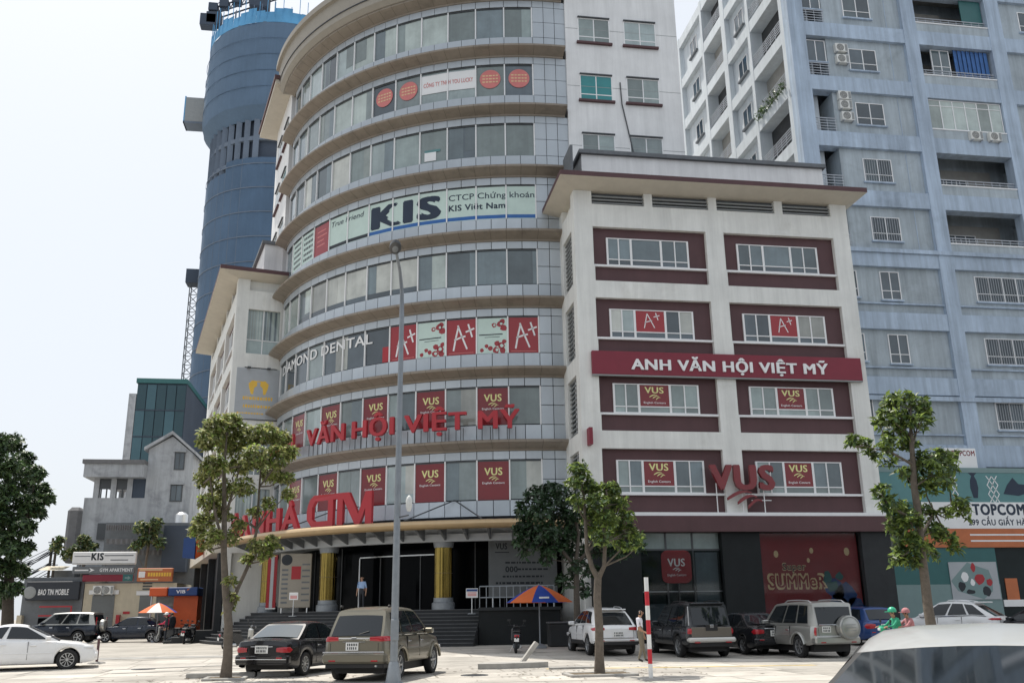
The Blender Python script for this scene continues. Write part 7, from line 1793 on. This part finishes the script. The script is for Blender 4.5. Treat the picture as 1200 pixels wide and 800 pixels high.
    cl = from_px(b, [(628, 580, 13, 240, 0), (645, 576, 13, 260, .5), (660, 580, 13, 260, -.4), (615, 598, 12, 220, .2), (633, 600, 15, 300, -.6), (652, 600, 15, 300, .8), (670, 602, 14, 280, 0), (608, 618, 9, 140, .4), (622, 620, 14, 280, .4), (642, 622, 15, 300, -.5), (662, 625, 15, 300, .4), (680, 622, 14, 260, .8), (700, 615, 14, 260, .9), (718, 622, 13, 230, .8), (735, 632, 12, 200, .6), (748, 640, 8, 110, .4), (610, 636, 8, 110, 0), (628, 638, 11, 190, .3), (648, 642, 12, 200, -.2), (668, 645, 12, 190, .6), (690, 645, 12, 180, .9), (712, 645, 12, 180, .7), (730, 650, 9, 110, .3), (615, 648, 6, 50, 0), (640, 655, 7, 70, .2), (676, 664, 12, 130, 0), (692, 668, 11, 110, .5), (664, 682, 12, 120, .3), (684, 690, 11, 100, .6)])
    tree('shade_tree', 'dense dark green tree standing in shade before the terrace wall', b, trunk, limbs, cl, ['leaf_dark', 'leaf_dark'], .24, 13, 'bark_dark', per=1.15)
    # right-hand tree rising over the near car roof
    b = put(1094, 778); kerb_ring(1094, 778, .6, .5, 'square earth pit with kerb stones round the tree by the near car')
    trunk = P3(b, [(1096, 779, 0, .17), (1093, 745, 0, .155), (1088, 710, 0, .14), (1083, 670, 0, .13), (1078, 640, 0, .12), (1074, 600, 0, .11), (1072, 570, 0, .10), (1070, 540, 0, .085), (1068, 510, 0, .06), (1068, 480, 0, .025)])
    limbs = [P3(b, [(1078, 630, 0, .05), (1095, 600, .2, .04), (1115, 590, .3, .015)]), P3(b, [(1076, 610, 0, .05), (1055, 600, -.2, .035), (1040, 590, -.3, .012)]), P3(b, [(1071, 545, 0, .05), (1045, 530, -.2, .03), (1010, 522, -.3, .01)]), P3(b, [(1071, 550, 0, .05), (1090, 535, .2, .035), (1105, 530, .3, .012)]), P3(b, [(1070, 520, 0, .04), (1078, 490, .1, .012)])]
    cl = from_px(b, [(1046, 472, 11, 120, 0), (1058, 466, 9, 100, .2), (1078, 474, 11, 120, 0), (1086, 485, 8, 90, .3), (1040, 488, 10, 110, -.2), (1055, 490, 11, 120, .3), (1077, 495, 11, 110, -.3), (1030, 496, 6, 50, .1), (1050, 508, 11, 110, .2), (1040, 520, 10, 100, -.3), (1062, 520, 10, 90, .4), (1000, 517, 7, 60, 0), (1014, 520, 7, 60, -.1), (1020, 532, 6, 50, .1), (1040, 538, 9, 80, .3), (1084, 540, 13, 150, 0), (1100, 535, 11, 120, .3), (1112, 545, 9, 90, 0), (1118, 536, 6, 40, .2), (1095, 555, 12, 130, -.3), (1075, 560, 11, 100, .4), (1108, 562, 9, 70, .1), (1085, 572, 11, 100, .2), (1060, 555, 8, 60, .3), (1034, 576, 8, 70, 0), (1042, 590, 10, 110, -.2), (1055, 598, 12, 130, .2), (1068, 612, 13, 150, -.3), (1050, 615, 11, 120, .3), (1085, 600, 10, 90, .3), (1122, 590, 9, 80, 0), (1130, 600, 6, 40, .1), (1112, 600, 6, 40, .2), (1095, 622, 11, 110, .2), (1062, 632, 12, 130, .1), (1078, 640, 12, 120, -.3), (1108, 632, 10, 90, .2), (1118, 640, 8, 60, .1), (1056, 648, 10, 90, .3), (1050, 656, 8, 60, 0), (1090, 650, 9, 70, .4), (1068, 655, 9, 70, 0)])
    tree('street_tree', 'tall street tree with bright green leaf tufts before the teal shop front', b, trunk, limbs, cl, ['leaf_fresh', 'leaf_mid'], .21, 14, 'bark', per=1.6)
street_trees()
def left_trees():
    Y = 58.0; b = Vector((onY(8, 740, Y).x, Y, .2)); trunk = P3(b, [(8, 748, 0, .35), (10, 700, 0, .3), (12, 650, 0, .25), (14, 600, 0, .15)]); limbs = [P3(b, [(12, 660, 0, .2), (30, 610, 0, .1), (40, 570, 0, .04)]), P3(b, [(12, 650, 0, .2), (-5, 590, 0, .1), (-10, 540, 0, .04)])]
    rr = random.Random(8); pts = []
    for (x, y, r, k) in [(0, 520, 16, 420), (14, 520, 14, 380), (5, 545, 20, 600), (28, 540, 14, 380), (-15, 550, 20, 500), (40, 555, 13, 320), (22, 565, 20, 600), (0, 580, 20, 600), (48, 575, 12, 300), (55, 585, 8, 150), (35, 590, 17, 450), (15, 605, 20, 560), (-10, 610, 20, 400), (45, 600, 10, 200), (28, 618, 14, 340), (5, 635, 18, 450), (20, 645, 14, 330), (32, 640, 8, 140), (10, 665, 16, 360), (25, 668, 10, 190), (0, 690, 14, 300), (18, 690, 10, 190), (-12, 660, 18, 300), (5, 706, 10, 160)]: pts.append((x, y, r, k, rr.uniform(-2.0, 2.0)))
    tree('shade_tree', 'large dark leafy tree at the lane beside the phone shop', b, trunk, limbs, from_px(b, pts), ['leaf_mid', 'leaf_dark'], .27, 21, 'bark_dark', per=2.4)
    Y = 74.0; b = Vector((onY(140, 740, Y).x, 76.0, .2))
    for (label, xy, seed) in (('bushy tree growing behind the billboard', [(90, 645, 8, 220, 0), (105, 640, 9, 260, .5), (98, 632, 7, 180, 0), (78, 650, 7, 160, 0), (66, 640, 7, 160, 0), (72, 632, 5, 90, 0)], 31), ('leafy climbing tree on the corrugated balconies', [(165, 618, 9, 260, 0), (178, 622, 9, 260, .4), (170, 632, 8, 200, 0), (184, 612, 7, 150, 0), (160, 640, 7, 120, 0), (186, 636, 7, 150, 0)], 32)):
        Yb = 79.5 if seed == 31 else 76.0
        xb = xy[0][0]; b = Vector((onY(xb, 700, Yb).x, Yb, .2)); L = from_px(b, xy)
        trunk = [(0, 0, 0, .14), (.1, 0, L[0][2] * .5, .11), (.2, 0, L[0][2], .06)]
        tree('bushy_tree', label, b, trunk, [[(.1, 0, L[0][2] * .6, .07), (L[1][0], L[1][1], L[1][2], .03)]], L, ['leaf_mid', 'leaf_olive'], .34, seed, per=1.3)
left_trees()
